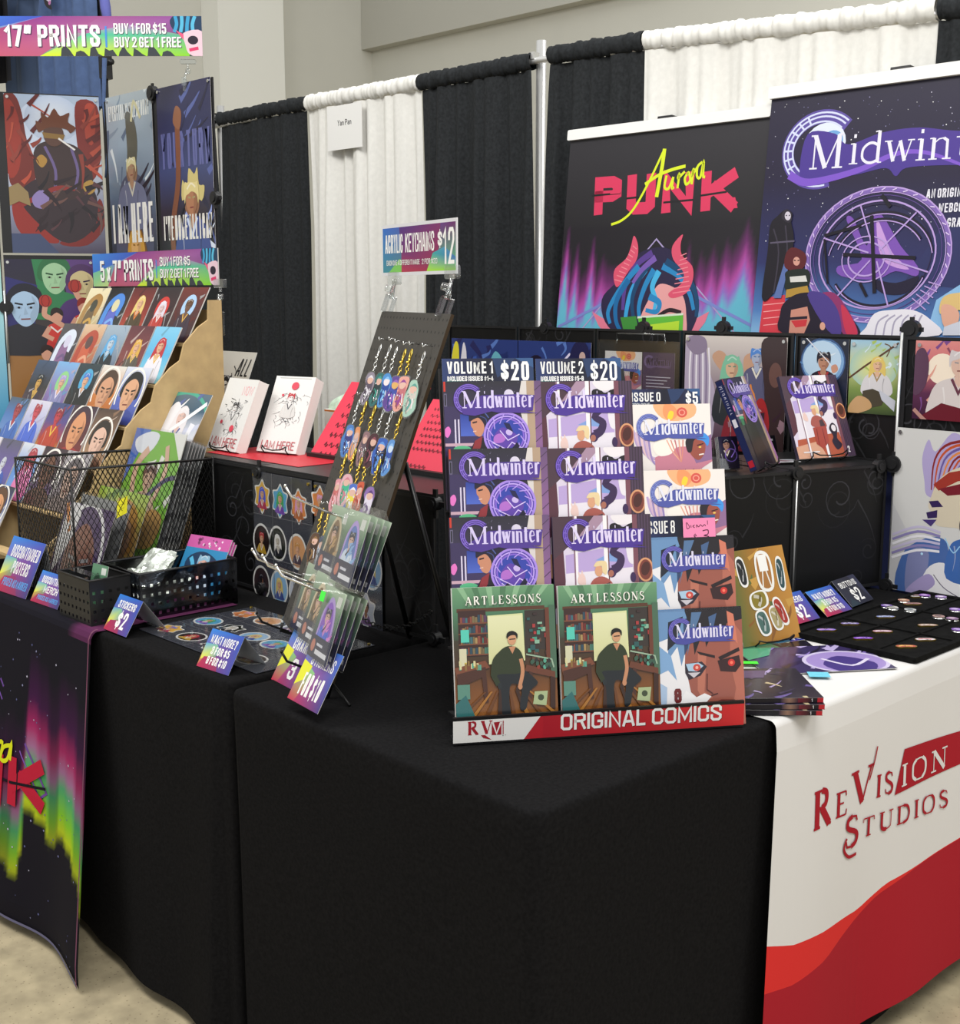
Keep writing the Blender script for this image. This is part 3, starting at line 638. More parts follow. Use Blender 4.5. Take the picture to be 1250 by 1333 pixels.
def art_aurora(A, F):
    xf = A.xf; A.xf = None
    gt, gb = xf(300, 440)[1], xf(300, 750)[1]
    rn = random.Random(8); hs = [rn.uniform(.1, 1) for _ in range(60)]
    def fn(x, y):
        t = (y - gt) / (gb - gt); i = x * 34; k = int(i); f = i - k; hgt = hs[k % 60] * (1 - f) + hs[(k + 1) % 60] * f
        base = lerps([(0, '#323035'), (.25, '#242226')], y / gt * .25) if t < 0 else rgb('#211e24')
        if t < 0: return base
        edge = abs(x - .48) * 2; s_ = max(0, min(1, (t - .55 + .6 * hgt * (.35 + edge * .75)) * 1.7))
        c = lerps([(0, '#211e24'), (.35, '#6a2a66'), (.6, '#b04aa0'), (.8, '#8a6ac0'), (1, '#63b4cc')], s_ * (1 if t < .8 else 1)); return c
    field(A, 0, 0, 1, min(A.H, gb + .25), 68, 44, fn); A.rect(0, min(A.H, gb + .24), 1, A.H, '#5a4a80')
    A.xf = xf
    PK = '#dc3a60'
    def sl(x, y): return xf(x, y - (x - 165) * .045)
    def T(t, x0, x1, yb, h):
        A.xf = None; a = sl(x0, yb); b = sl(x1, yb); hh = a[1] - sl(x0, yb - h)[1]; s_ = (b[1] - a[1]) / (b[0] - a[0])
        A.text(t, a[0], a[1], hh, PK, w=b[0] - a[0], wt=.30, cw=.5, gap=.06, skew=-.05, arcf=lambda x, y: (x, y + (x - a[0]) * s_)); A.xf = xf
    T('P', 166, 246, 410, 112); T('U', 262, 346, 413, 118); T('N', 364, 462, 413, 118); T('K', 478, 590, 413, 118)
    D = '#1e1c20'
    for P in ([(160, 352), (246, 344)], [(480, 352), (560, 340)], [(262, 360), (300, 356)], [(372, 372), (460, 364)]): A.line(P, 5, D) if False else A.line(P, .008, D)
    A.poly([(545, 362), (585, 356), (592, 388), (560, 390)], PK)
    A.line([(215, 345), (245, 343)], .006, PK); A.line([(212, 356), (240, 353)], .006, PK)
    YL = '#dfee2c'
    for P, wd in (([(218, 437), (250, 424), (285, 390), (330, 310), (376, 213)], .0105), ([(376, 213), (368, 270), (352, 356)], .018), ([(318, 318), (360, 290), (400, 274), (438, 264)], .013), ([(382, 292), (376, 326), (388, 330), (402, 296)], .0105), ([(402, 296), (398, 328), (404, 326)], .0105),
                  ([(414, 330), (420, 288), (416, 300), (436, 280)], .0105), ([(446, 284), (436, 300), (440, 318), (452, 306), (448, 284), (442, 288)], .0105), ([(456, 318), (462, 274), (458, 290), (474, 266)], .0105), ([(488, 252), (474, 266), (472, 294), (482, 296), (492, 250), (490, 292), (496, 296)], .0105)):
        A.curve(P, wd, YL, 5)
    A.line([(120, 760), (352, 480), (585, 760)], .006, '#a99ac8')
    A.line([(60, 740), (200, 668)], .012, '#7a86c8'); A.line([(470, 650), (640, 740)], .012, '#7a86c8')
    # a horned head with long blue locks
    A.poly([(162, 695), (206, 722), (226, 752), (206, 770), (180, 735)], '#e07a92'); A.poly([(508, 694), (468, 716), (450, 752), (470, 760), (496, 726)], '#e07a92')
    A.blob([(350, 505), (290, 530), (240, 600), (190, 660), (210, 740), (300, 790), (420, 790), (470, 720), (476, 650), (450, 570), (400, 515)], '#2b2444', 5)
    A.blob([(340, 640), (370, 612), (425, 640), (440, 700), (430, 780), (330, 780), (300, 730)], '#e8a2a2', 5)
    for P, c in (([(340, 520), (290, 560), (260, 620), (252, 690)], '#5b3f8f'), ([(300, 560), (250, 620), (210, 690), (215, 730)], '#2a86c0'), ([(320, 570), (280, 630), (262, 700), (262, 750)], '#3aa0d8'), ([(345, 570), (318, 620), (300, 680), (305, 730)], '#2a86c0'), ([(360, 575), (340, 620), (350, 660), (345, 690)], '#49b4e4'),
                 ([(270, 600), (235, 660), (232, 720), (250, 760)], '#1d6aa4'), ([(330, 555), (300, 600), (280, 660), (285, 720)], '#17466e'), ([(370, 560), (420, 590), (450, 640), (462, 690)], '#2a86c0'), ([(380, 545), (440, 590), (470, 650), (470, 710)], '#17466e'), ([(330, 650), (360, 668), (352, 695), (320, 690)], '#2a86c0'), ([(350, 535), (310, 570), (282, 610)], '#7a5ab0')):
        A.curve(P, .035, c, 6, t0=.8, t1=.45)
    for P in ([(286, 470), (298, 500), (294, 540), (270, 575), (238, 622), (226, 600), (230, 568), (262, 538), (276, 505)], [(430, 466), (400, 500), (402, 540), (432, 578), (426, 612), (388, 640), (400, 655), (440, 640), (460, 600), (458, 560), (428, 528), (424, 495)]): A.blob(P, '#dd5470', 4)
    for i in range(9):
        t = i / 8; A.line([(228 + 55 * t, 600 - 100 * t), (250 + 44 * t, 606 - 96 * t)], .004, '#f08a98'); A.line([(400 + 24 * t, 640 - 110 * t), (452 - 10 * t, 632 - 110 * t)], .004, '#f08a98')
    A.curve([(358, 708), (390, 690), (425, 698)], .016, '#2a1a24', 5)
    A.poly([(296, 712), (432, 702), (430, 752), (310, 756)], '#62b83e'); A.poly([(320, 735), (420, 722), (418, 750), (340, 752)], '#b8dc3a'); A.line([(296, 712), (432, 702)], .008, '#d8e4d0')
    A.poly([(246, 712), (292, 708), (300, 752), (256, 756)], '#3f8a3a')
def mwlogo(A, x, y, w, c='#e9e4f2', halo='#5b3f9c', edge=None, arcs='#cfc4ee', moon=None, word='Midwinter', sl=0.0):
    """the crescent logo: x,y is the left base of the word, w its whole width (art units)"""
    h = w * .235; cx_, cy_ = x + w * .13, y - h * .52; r = w * .165
    A.ring(cx_, cy_, r, r, r * .42, halo, 60, 320)
    if moon: A.ell(cx_ + r * .1, cy_ - r * .1, r * .62, r * .62, moon)
    for k in (.86, 1.0, 1.14): A.ring(cx_, cy_, r * k, r * k, r * .05, arcs, 75, 312)
    for a in range(100, 250, 22): A.line([(cx_ + r * .86 * math.cos(R(a)), cy_ + r * .86 * math.sin(R(a))), (cx_ + r * 1.14 * math.cos(R(a)), cy_ + r * 1.14 * math.sin(R(a)))], r * .05, arcs)
    f = lambda X, Y: (X, Y + (X - x) * sl)
    xr = x + w
    A.poly([f(x + w * .02, y - h * .05), f(x + w * .3, y - h * .72), f(xr - w * .25, y - h * .76), f(xr, y - h * .7), f(xr - w * .03, y + h * .16), f(x + w * .45, y + h * .14), f(x + w * .2, y + h * .4), f(x + w * .05, y + h * .3)], halo)
    A.poly([f(x + w * .3, y + h * .05), f(xr - w * .2, y + h * .12), f(xr + w * .04, y + h * .3), f(x + w * .5, y + h * .24)], halo)
    A.text(word[0], x + w * .03, y, h, c, font=SERIF, wt=.11, gap=.03, cw=.3, w=w * .27, arcf=f)
    A.text(word[1:], x + w * .315, y - h * .0, h, c, font=SERIF, wt=.105, gap=.03, cw=.3, w=w * .665, arcf=f)
def art_midwinter(A, F):
    xf = A.xf; A.xf = None
    gb = xf(900, 760)[1]
    field(A, 0, 0, 1, min(A.H, gb + .2), 24, 30, lambda x, y: lerps([(0, '#262138'), (.35, '#231d38'), (.7, '#2c2f62'), (.9, '#4a76b4'), (1, '#86b4dc')], y / gb - .12 * x * (y / gb)))
    A.rect(0, min(A.H, gb + .19), 1, A.H, '#39406e')
    A.dots(0, .02, 1, gb * .75, 330, .0009, .0026, ['#d8d6ea', '#8f8cb8', '#6f6a98', '#fff'], 3)
    A.xf = xf

    A.poly([(1090, 600), (1190, 452), (1250, 440), (1400, 470), (1400, 640), (1180, 620)], '#2b2f5e'); A.poly([(1180, 660), (1250, 615), (1400, 620), (1400, 760), (1150, 760)], '#8ab8e0')
    A.poly([(668, 655), (732, 645), (735, 760), (655, 760)], '#d23b48')
    for i in range(4): A.line([(668, 675 + 20 * i), (735, 668 + 20 * i)], .003, '#f0a0a0')
    # logo
    A.xf = None
    P = lambda x, y: xf(x, y)
    k = abs(P(900, 200)[0] - P(800, 200)[0]) / 100
    cx_, cy_ = P(836, 215); ry = abs(P(836, 320)[1] - cy_); rx = k * 105
    A.ring(cx_, cy_, rx * .92, ry * .92, rx * .34, '#5b4a9e', 70, 320, 30); A.ell(P(850, 197)[0], P(850, 197)[1], rx * .58, ry * .58, '#dfe6f6'); A.ell(P(872, 190)[0], P(872, 190)[1], rx * .3, ry * .3, '#6fa4d8'); A.ell(P(866, 178)[0], P(866, 178)[1], rx * .14, ry * .12, '#cfe0f4')
    for q in (.78, .92, 1.03): A.ring(cx_, cy_, rx * q, ry * q, rx * .045, '#d4d9f6', 78, 315, 30)
    for a in range(150, 262, 16): A.line([(cx_ + rx * .78 * math.cos(R(a)), cy_ + ry * .78 * math.sin(R(a))), (cx_ + rx * 1.03 * math.cos(R(a)), cy_ + ry * 1.03 * math.sin(R(a)))], rx * .05, '#d4d9f6')
    A.xf = xf
    A.blob([(775, 285), (800, 170), (880, 168), (920, 200), (1020, 165), (1130, 150), (1260, 160), (1500, 150), (1500, 270), (1300, 262), (1180, 262), (1090, 270), (1060, 294), (1030, 270), (940, 290), (850, 300), (800, 300)], '#4a3590', 5)
    A.curve([(745, 290), (790, 312), (860, 302), (960, 272), (1060, 228), (1150, 224), (1260, 262)], .022, '#7e55c8', 6, t0=1.4, t1=.4)
    A.xf = None
    a = P(798, 278); b = P(905, 272); sl = (b[1] - a[1]) / (b[0] - a[0]); hh = a[1] - P(798, 172)[1]
    A.text('M', a[0], a[1], hh, '#e8e6f2', font=SERIF, wt=.10, gap=.03, w=b[0] - a[0], arcf=lambda x, y: (x, y + (x - a[0]) * sl))
    a2 = P(918, 262); b2 = P(1420, 205); sl2 = (P(1200, 246)[1] - a2[1]) / (P(1200, 246)[0] - a2[0]); hh2 = (a2[1] - P(918, 198)[1]) / 5.4 * 8
    A.text('idwinter', a2[0], a2[1], hh2, '#e8e6f2', font=SERIF, wt=.085, gap=.045, cw=.34, w=(P(1195, 240)[0] - a2[0]) / 4.6 * 7.9, arcf=lambda x, y: (x, y + (x - a2[0]) * sl2))
    for t, x, y in (('AN ORIGINAL', 1150, 360), ('WEBCOMIC AND', 1186, 402), ('GRAPHIC NOVEL', 1211, 445)):
        a = P(x, y); A.text(t, a[0], a[1], a[1] - P(x, y - 27)[1], '#e6e4ee', cw=.27, wt=.16)
    # the great ring
    cx_, cy_ = P(1000, 527); r = k * 200; ry = (P(1000, 727)[1] - P(1000, 327)[1]) / 2; e = ry / r
    RG = '#b79ad8'
    A.blob([P(915, 425), P(935, 420), P(975, 500), P(995, 410), P(1022, 412), P(1075, 500), P(1125, 560), P(1120, 590), P(1060, 575), P(1000, 600), P(900, 590), P(890, 560), P(960, 540)], '#7a4fae', 4)
    A.blob([P(1005, 420), P(1050, 520), P(1100, 570), P(1020, 540)], '#c59ad8', 4)
    A.blob([P(990, 600), P(1060, 610), P(1130, 590), P(1090, 640), P(1020, 640)], '#1a1430', 4)
    for q, wd, c in ((.97, .05, '#8064b0'), (1.0, .018, RG), (.93, .012, RG), (.88, .010, '#5a4488'), (.80, .022, RG), (.75, .012, '#2a2040')): A.ring(cx_, cy_, r * q, r * q * e, r * wd, c, n=44)
    for a in range(0, 360, 9): A.line([(cx_ + r * .95 * math.cos(R(a)), cy_ + r * .95 * e * math.sin(R(a))), (cx_ + r * .985 * math.cos(R(a + 3)), cy_ + r * .985 * e * math.sin(R(a + 3)))], r * .014, '#d8c4ec')
    for q, a0, a1 in ((.72, 190, 350), (.62, 200, 330), (.66, 20, 150)): A.ring(cx_ + r * .05, cy_ + r * .08, r * q, r * q * e, r * .035, '#181226', a0, a1); A.ring(cx_ + r * .05, cy_ + r * .1, r * q, r * q * e, r * .014, RG, a0, a1)
    A.ring(cx_ - r * .12, cy_ + r * .05, r * .25, r * .25 * e, r * .022, RG); A.ring(cx_ - r * .12, cy_ + r * .05, r * .34, r * .34 * e, r * .016, RG)
    for a in (20, 72, 128, 200, 250, 310): A.line([(cx_ + r * .1 * math.cos(R(a)), cy_ + r * .1 * e * math.sin(R(a))), (cx_ + r * .78 * math.cos(R(a)), cy_ + r * .78 * e * math.sin(R(a)))], r * .02, RG)
    BK = '#120d1e'
    A.line([P(990, 410), P(998, 640)], r * .05, BK); A.line([P(905, 526), P(1120, 536)], r * .045, BK); A.line([P(850, 470), P(960, 440)], r * .04, BK); A.line([P(860, 612), P(850, 480)], r * .03, BK); A.line([P(1020, 350), P(1045, 385)], r * .05, BK); A.line([P(955, 610), P(975, 650)], r * .04, BK)
    for i in range(5): A.line([P(1110 + 12 * i, 655 - 12 * i), P(1150 + 11 * i, 690 - 18 * i)], r * .014, RG)
    A.xf = xf
    # small figures round the ring
    A.blob([(736, 393), (712, 412), (690, 440), (682, 520), (665, 650), (690, 652), (745, 560), (760, 480), (752, 430), (756, 405)], '#19141f', 4); A.blob([(724, 418), (728, 400), (740, 392), (752, 402), (754, 424), (742, 432)], '#2c2632', 4); A.ell(742, 412, 9, 13, '#cfc8d4'); A.line([(736, 410), (740, 411)], .004, '#2a2430'); A.line([(745, 411), (749, 410)], .004, '#2a2430'); A.curve([(700, 450), (715, 520), (700, 640)], .006, '#3a3442', 4); A.curve([(735, 440), (740, 520), (725, 600)], .006, '#3a3442', 4); A.line([(690, 492), (762, 486)], .006, '#5a5266')
    A.poly([(700, 655), (735, 540), (745, 560), (722, 655)], '#5a70a8')
    A.blob([(760, 505), (738, 520), (732, 560), (752, 575), (770, 578), (792, 560), (795, 525)], '#5a1c22', 4); A.ell(768, 546, 10, 13, '#d49a8a'); A.line([(760, 543), (766, 544)], .004, '#2a1418'); A.line([(771, 544), (777, 543)], .004, '#2a1418'); A.blob([(740, 575), (800, 570), (808, 605), (790, 630), (738, 635), (735, 600)], '#1d2620', 4); A.poly([(748, 592), (795, 588), (800, 606), (750, 608)], '#d8d6d0'); A.poly([(738, 630), (800, 618), (806, 640), (735, 655)], '#b08a3a')
    A.blob([(735, 665), (720, 700), (730, 760), (930, 765), (955, 750), (910, 690), (850, 645), (780, 640)], '#1c1226', 4)
    A.blob([(840, 645), (880, 640), (920, 690), (950, 760), (905, 760), (880, 690)], '#8c2f66', 4); A.blob([(900, 675), (930, 710), (948, 760), (915, 760)], '#c43250', 4); A.blob([(800, 645), (850, 642), (890, 690), (900, 760), (860, 750)], '#4a3a86', 4)
    A.poly([(752, 690), (800, 680), (808, 720), (790, 760), (745, 760)], '#c98a78'); A.line([(748, 716), (800, 712)], .010, '#1c1226'); A.poly([(752, 722), (800, 718), (796, 738), (765, 742)], '#c8343c'); A.ell(845, 738, 8, 12, '#d8a08a')
    A.blob([(975, 740), (1000, 700), (1050, 690), (1110, 690), (1160, 715), (1190, 765), (970, 770)], '#e6e2ea', 4)
    for i in range(6): A.curve([(1000 + 25 * i, 765), (1010 + 24 * i, 725), (1040 + 20 * i, 705)], .006, '#a8a2b8', 4)
    A.blob([(1192, 700), (1200, 655), (1240, 640), (1300, 645), (1300, 720), (1250, 690), (1230, 705)], '#d8b878', 4); A.blob([(1196, 680), (1225, 676), (1250, 700), (1240, 735), (1205, 740)], '#dba58e', 4); A.poly([(1205, 740), (1260, 720), (1320, 730), (1320, 765), (1200, 765)], '#c9ccd8')
F_au = lean(on(743, 181, 1, 2.068), 0, 5.5); F_mw = lean(on(1005, 128, 1, 2.05), 0, 5.5)
banner('shorter black banner with pink block letters and a blue-haired horned figure', F_au, ((743, 183), (1003, 161)), CR7, art_aurora)
banner('taller purple starry banner with a serif logo and a great ring', F_mw, ((1005, 129), (1250, 105)), CR7, art_midwinter, .84)

# ================================================================== black scroll panels
def scrolls(A, seed, n=9, c='#2b2b2e'):
    rn = random.Random(seed)
    for _ in range(n):
        x, y, r = rn.uniform(.05, .95), rn.uniform(.05, A.H - .05), rn.uniform(.08, .22); a = rn.uniform(0, 360); dr = rn.choice((-1, 1))
        P = [(x + r * (1 - .72 * i / 22) * math.cos(R(a + dr * i * 22)), y + r * (1 - .72 * i / 22) * math.sin(R(a + dr * i * 22))) for i in range(23)]
        A.line(P, .016, rn.choice((c, '#1f1f21', '#343438')), t0=.3, t1=1)
        if rn.random() < .6: A.curve([P[0], (P[0][0] + r * .7, P[0][1] + r * dr), (P[0][0] + r * 1.1, P[0][1] + r * 1.9 * dr)], .018, c, t0=1, t1=.2)
SCR = ink('scroll_plastic', .42, .4)
def panel(name, parent, inv, F, a0, b0, a1, b1, seed, off=0.0):
    """a thin cube panel: raised rim and a face with swirls"""
    w, h = a1 - a0, b1 - b0; mt = inv @ F.mat(a0, b0, off)
    A = Art(w, h, .004, edge='#101011'); A.bg('#0b0b0c'); scrolls(A, seed); o = A.build(name, parent, mt, SCR)
    m = MB(); e = .008
    for x0, y0, x1, y1 in ((0, 0, w, e), (0, h - e, w, h), (0, e, e, h - e), (w - e, e, w, h - e)): m.box(x0, y0, .0005, x1, y1, .004)
    m.build('rim', BLACKP, o); return o
def knob(parent, inv, F, a, b, off=0.01, r=.020):
    m = MB(); m.cyl((0, 0), r, -.014, .006, 20); m.cyl((0, 0), r * .6, .006, .010, 16)
    for a_ in (0, 90, 180, 270): m.box(-.006, 0, -.008, .006, .034, -.002, Matrix.Rotation(R(a_), 4, 'Z'))
    return m.build('connector', BLACKP, parent, inv @ F.mat(a, b, off))
F_t = Frame((-.40, 1.885, TOP), (1, 0, 0), (0, 0, 1))
def unit(label, F, name='panel_shelf', cat='display shelf', group=None):
    t = thing(name, label, cat, F.mat(0, 0, 0), group); return t, t.matrix_world.inverted()
t, inv = unit('black panel wall behind the raised shelf, carrying the framed purple prints', F_t, 'panel_wall', 'display wall')
zt = F_t.px(1180, 437)[1]; z0 = zt - .355
ed = [F_t.px(x, 434)[0] for x in (584, 777, 889, 1036, 1184)]; mid = (ed[0] + ed[1]) / 2
xs = [ed[0], mid, ed[1], ed[2], ed[3], -.004 + ed[4]]
for i in range(5): panel('scroll_panel', t, inv, F_t, xs[i] + .003, z0, xs[i + 1] - .003, zt, 40 + i)
for x in (709, 836, 940, 1185): a, b = F_t.px(x, 427 if x < 1000 else 429); knob(t, inv, F_t, a, b, -.004, .022 if x != 1185 else .026)
# the cubes the wall stands on
m = MB(); m.box(ed[0], FLOOR - TOP + .003, .06, ed[4] - .52, z0 - .004, .30); m.build('base_cubes', BLACKP, t, inv @ F_t.mat(0, 0, -.32))
# ---- end panels at the far end of the front table (turned the same way)
F_e = Frame((-.385, 1.85, TOP), (1, 0, 0), (0, 0, 1))
te, inve = unit('black panel screen at the far end of the front table', F_e, 'panel_wall', 'display wall')
zu = F_e.px(1182, 438)[1]
panel('scroll_panel', te, inve, F_e, .012, .012, .36, .352, 51); panel('scroll_panel', te, inve, F_e, .012, .366, .36, zu, 52)
m = MB(); m.tube([(0, .004, 0), (0, zu + .01, 0)], .004); m.build('corner_post', ALU, te, inve @ F_e.mat(0, 0))
knob(te, inve, F_e, 0, .355, .01, .024); knob(te, inve, F_e, .0, .012, .012, .02)
# ---- the raised shelf along the front table
zl = .36
p0 = Vector((-.775, .60, TOP)); p1 = Vector((-.405, 1.845, TOP)); d = (p1 - p0); Ls = d.length; azs = math.degrees(math.atan2(d.y, d.x))
F_s = lean(p0, azs, 0)
t, inv = unit('long black raised shelf of scroll panels on the front table behind the comic stand', F_s)
ns = 4
for i in range(ns):
    a, b = Ls * i / ns + .003, Ls * (i + 1) / ns - .003
    panel('scroll_panel', t, inv, F_s, a, .010, b, zl - .006, 60 + i)
    m = MB(); m.rbox(a, -.34 if i else -.02, b, .0, 0, .006, .01); m.build('top_panel', BLACKP, t, inv @ F_s.mat(0, zl - .006, 0) @ Matrix.Rotation(-math.pi / 2, 4, 'X') @ Matrix.Scale(-1, 4, (0, 1, 0)) @ I4(0, 0, -.006))
for i in range(ns + 1): knob(t, inv, F_s, min(max(Ls * i / ns, .02), Ls - .03), zl - .012, .004, .018)
for i in (2, 3): m = MB(); m.tube([(Ls * i / ns, .01, .006), (Ls * i / ns, zl - .02, .006)], .0025); m.build('joint_strip', ALU, t, inv @ F_s.mat(0, 0))
# ---- the raised shelf along the long table
F_l = Frame((-1.895, .535, TOP), (1, 0, 0), (0, 0, 1))
t, inv = unit('black raised shelf of scroll panels on the long table under the white books', F_l)
wl = .36
for i in range(3):
    panel('scroll_panel', t, inv, F_l, wl * i + .003, .010, wl * (i + 1) - .003, zl - .006, 70 + i)
    m = MB(); m.box(wl * i + .003, 0, zl - .006, wl * (i + 1) - .003, .34, zl); m.build('top_panel', BLACKP, t, inv @ Matrix.Translation(F_l.o))
for i in range(4): knob(t, inv, F_l, wl * i + (.02 if i == 0 else 0), zl - .02, .006, .016); knob(t, inv, F_l, wl * i + (.02 if i == 0 else 0), .02, .008, .016)
# ================================================================== comic covers
def cov_v1(A):
    A.bg('#2a2733'); A.vgrad(0, 0, 1, .3, '#2a2832', '#38304c'); A.dots(.2, 0, .8, .3, 30, .002, .005, ['#6a6680', '#8a86a0'], 2)
    A.poly([(.80, 0), (.86, 0), (.86, .62), (.80, .4), (.76, .2)], '#d9d2cf'); A.rect(.85, 0, .94, A.H, '#b39a82'); A.vgrad(.93, 0, 1, A.H, '#6a5078', '#a870a8')
    for i in range(8): A.line([(.93, .1 + .13 * i), (1, .04 + .13 * i)], .008, '#4a3450')
    A.rect(0, .25, .42, .75, '#3a2f58'); A.vgrad(.16, .33, .42, .55, '#2c3f98', '#4e66c4'); A.rect(.10, .38, .115, .68, '#d8cfe8'); A.rect(.135, .38, .15, .68, '#d8cfe8'); A.rect(0, .0, .02, .1, '#c83a2a'); A.rect(.0, .12, .03, .25, '#6a6480'); A.rect(.008, .13, .022, .24, '#1a1820')
    A.blob([(0, .48), (.04, .45), (.06, .5), (.03, .56), (0, .54)], '#e274c4'); A.rect(0, .62, .3, .65, '#c9a4b4'); A.ell(.17, .68, .09, .035, '#57b884'); A.rect(.1, .69, .22, .8, '#2f7a54')
    A.poly([(.15, A.H), (.2, .78), (.3, .6), (.42, .56), (.6, .8), (.7, A.H)], '#191320'); A.poly([(.26, .72), (.30, .6), (.38, .55), (.36, .66), (.28, .8)], '#8e2b33')
    A.blob([(.28, .36), (.36, .36), (.41, .44), (.37, .55), (.31, .54), (.285, .48), (.265, .44)], '#c8896c'); A.poly([(.28, .41), (.33, .40), (.33, .415), (.285, .425)], '#2a1a22'); A.line([(.285, .505), (.32, .5)], .009, '#e8c0b0')
    A.blob([(.25, .40), (.26, .30), (.32, .28), (.42, .28), (.5, .33), (.47, .40), (.45, .52), (.40, .54), (.40, .44), (.35, .37), (.30, .38)], '#1d1830', 4); A.curve([(.33, .31), (.40, .31), (.45, .37)], .012, '#4a5a9a', 4); A.curve([(.36, .35), (.42, .38), (.43, .45)], .01, '#3a4680', 4)
    x, y, r = .63, .555, .235
    A.ell(x, y, r, r, '#5a45a8', 0, 30); A.ell(x, y, r * .72, r * .72, '#3342a8', 0, 26); A.blob([(.5, .55), (.58, .47), (.66, .5), (.74, .56), (.7, .66), (.58, .68), (.5, .64)], '#5e3fa6')
    A.blob([(.50, .56), (.56, .53), (.62, .57), (.58, .62), (.5, .62)], '#b06cc8'); A.ell(.655, .52, .035, .03, '#c8b4e8', 20); A.poly([(.6, .42), (.66, .43), (.7, .52), (.63, .48)], '#1a1c48')
    for k, wd, c in ((.97, .022, '#a98ae6'), (.84, .012, '#c4a8f4'), (.74, .016, '#8262d0')): A.ring(x, y, r * k, r * k, wd, c, n=34)
    for a in range(0, 360, 30): A.line([(x + r * .6 * math.cos(R(a)), y + r * .6 * math.sin(R(a))), (x + r * .95 * math.cos(R(a + 24)), y + r * .95 * math.sin(R(a + 24)))], .010, '#b598ec')
    for P in ([(.5, .66), (.58, .74), (.68, .62), (.78, .68)], [(.48, .62), (.6, .68), (.7, .74)], [(.56, .5), (.64, .6), (.76, .54)]): A.line(P, .01, '#d8c4f8')
    A.poly([(.52, .69), (.56, .66), (.6, .7), (.55, .73)], '#141030'); A.poly([(.68, .68), (.73, .62), (.76, .66), (.72, .71)], '#141030')
    A.ell(.665, .135, .05, .05, '#d9d2e6'); mwlogo(A, .15, .275, .78, '#d6caf2', '#4f3690', arcs='#8d72d8', sl=0)
def cov_v2(A, low=True):
    A.bg('#d9cfe2'); A.poly([(0, 0), (.5, 0), (.1, .34), (0, .42)], '#4a3440'); A.poly([(.18, .3), (.42, 0), (.56, 0), (.28, .3)], '#a88aa0'); A.poly([(0, .42), (.1, .34), (.12, .8), (0, .9)], '#57303c')
    A.poly([(.12, .38), (.8, .28), (.8, .52), (.12, .56)], '#b9a3d6'); A.poly([(.42, .44), (.6, .36), (.72, .47)], '#7f9fd8'); A.poly([(.12, .56), (.8, .52), (.8, A.H), (.05, A.H)], '#e6dfe8')
    A.poly([(.05, .95), (.8, .86), (.85, A.H), (0, A.H)], '#b4593e'); A.poly([(.0, 1.05), (.4, .98), (.5, A.H), (0, A.H)], '#d8a488')
    A.blob([(.58, .1), (.66, .08), (.72, .12), (.84, .06), (.9, .14), (.84, .3), (.78, .42), (.70, .26), (.6, .22)], '#1b151b', 4); A.blob([(.6, 0), (.85, 0), (.83, .07), (.72, .1), (.64, .08)], '#ece6ea', 4); A.blob([(.74, .3), (.82, .34), (.82, .48), (.76, .46)], '#e8e2ea', 4)
    A.rect(.22, .0, .245, A.H, '#f2eef2'); A.rect(.205, 0, .22, A.H, '#8a6a7a'); A.rect(.51, 0, .55, A.H, '#f4f0f2'); A.rect(.55, 0, .562, A.H, '#6a4048'); A.rect(.81, 0, .86, A.H, '#7a4a58'); A.rect(.86, 0, 1, A.H, '#3f2f40'); 
    for i in range(4): A.rect(.875 + .03 * i, 0, .885 + .03 * i, A.H, '#54405a')
    A.curve([(.66, .30), (.60, .36), (.68, .42), (.66, .50), (.60, .54)], .085, '#39254e', 5, t0=.6, t1=1.1); A.ell(.585, .565, .045, .05, '#3a2450', 10); A.ell(.575, .575, .028, .034, '#a86a58', 10)
    A.blob([(.36, .76), (.38, .64), (.48, .60), (.58, .66), (.60, .78)], '#a8584e', 4); A.poly([(.5, .68), (.56, .66), (.6, .8), (.5, .8)], '#4a3438'); A.ell(.45, .545, .04, .055, '#d8a07c'); A.blob([(.40, .5), (.44, .45), (.53, .46), (.53, .58), (.49, .56), (.48, .5), (.44, .5)], '#e6cfa0', 4)
    A.blob([(.24, .66), (.24, .60), (.28, .56), (.31, .6), (.31, .68)], '#e8c8c0', 4); A.line([(.255, .60), (.245, .55)], .012, '#e8c8c0'); A.line([(.28, .58), (.28, .535)], .012, '#e8c8c0')
    A.ell(.93, .55, .075, .11, '#7a3a30', 15); A.ring(.93, .55, .075, .11, .018, '#d89a70'); A.ell(.93, .54, .045, .07, '#4a2420', 15); A.ell(.8, .62, .03, .05, '#3a2450')
    A.poly([(.36, .78), (.6, .76), (.58, 1.0), (.46, 1.1), (.36, 1.02)], '#a8483c'); A.line([(.42, .8), (.4, 1.04)], .012, '#7a2c2a'); A.line([(.52, .8), (.52, 1.04)], .012, '#7a2c2a')
    A.blob([(.64, .8), (.72, .72), (.78, .8), (.74, .95), (.8, 1.05), (.7, 1.12), (.64, 1.0), (.68, .92)], '#2c2030', 4); A.ell(.72, .8, .04, .05, '#e8e0e6')
    A.text('2', .88, A.H - .06, .09, '#f4eef0', wt=.14); A.rect(.1, A.H - .1, .38, A.H - .08, '#e8e0e0')
    mwlogo(A, .15, .275, .78, '#e0d4f4', '#4a3192', arcs='#8468d2')
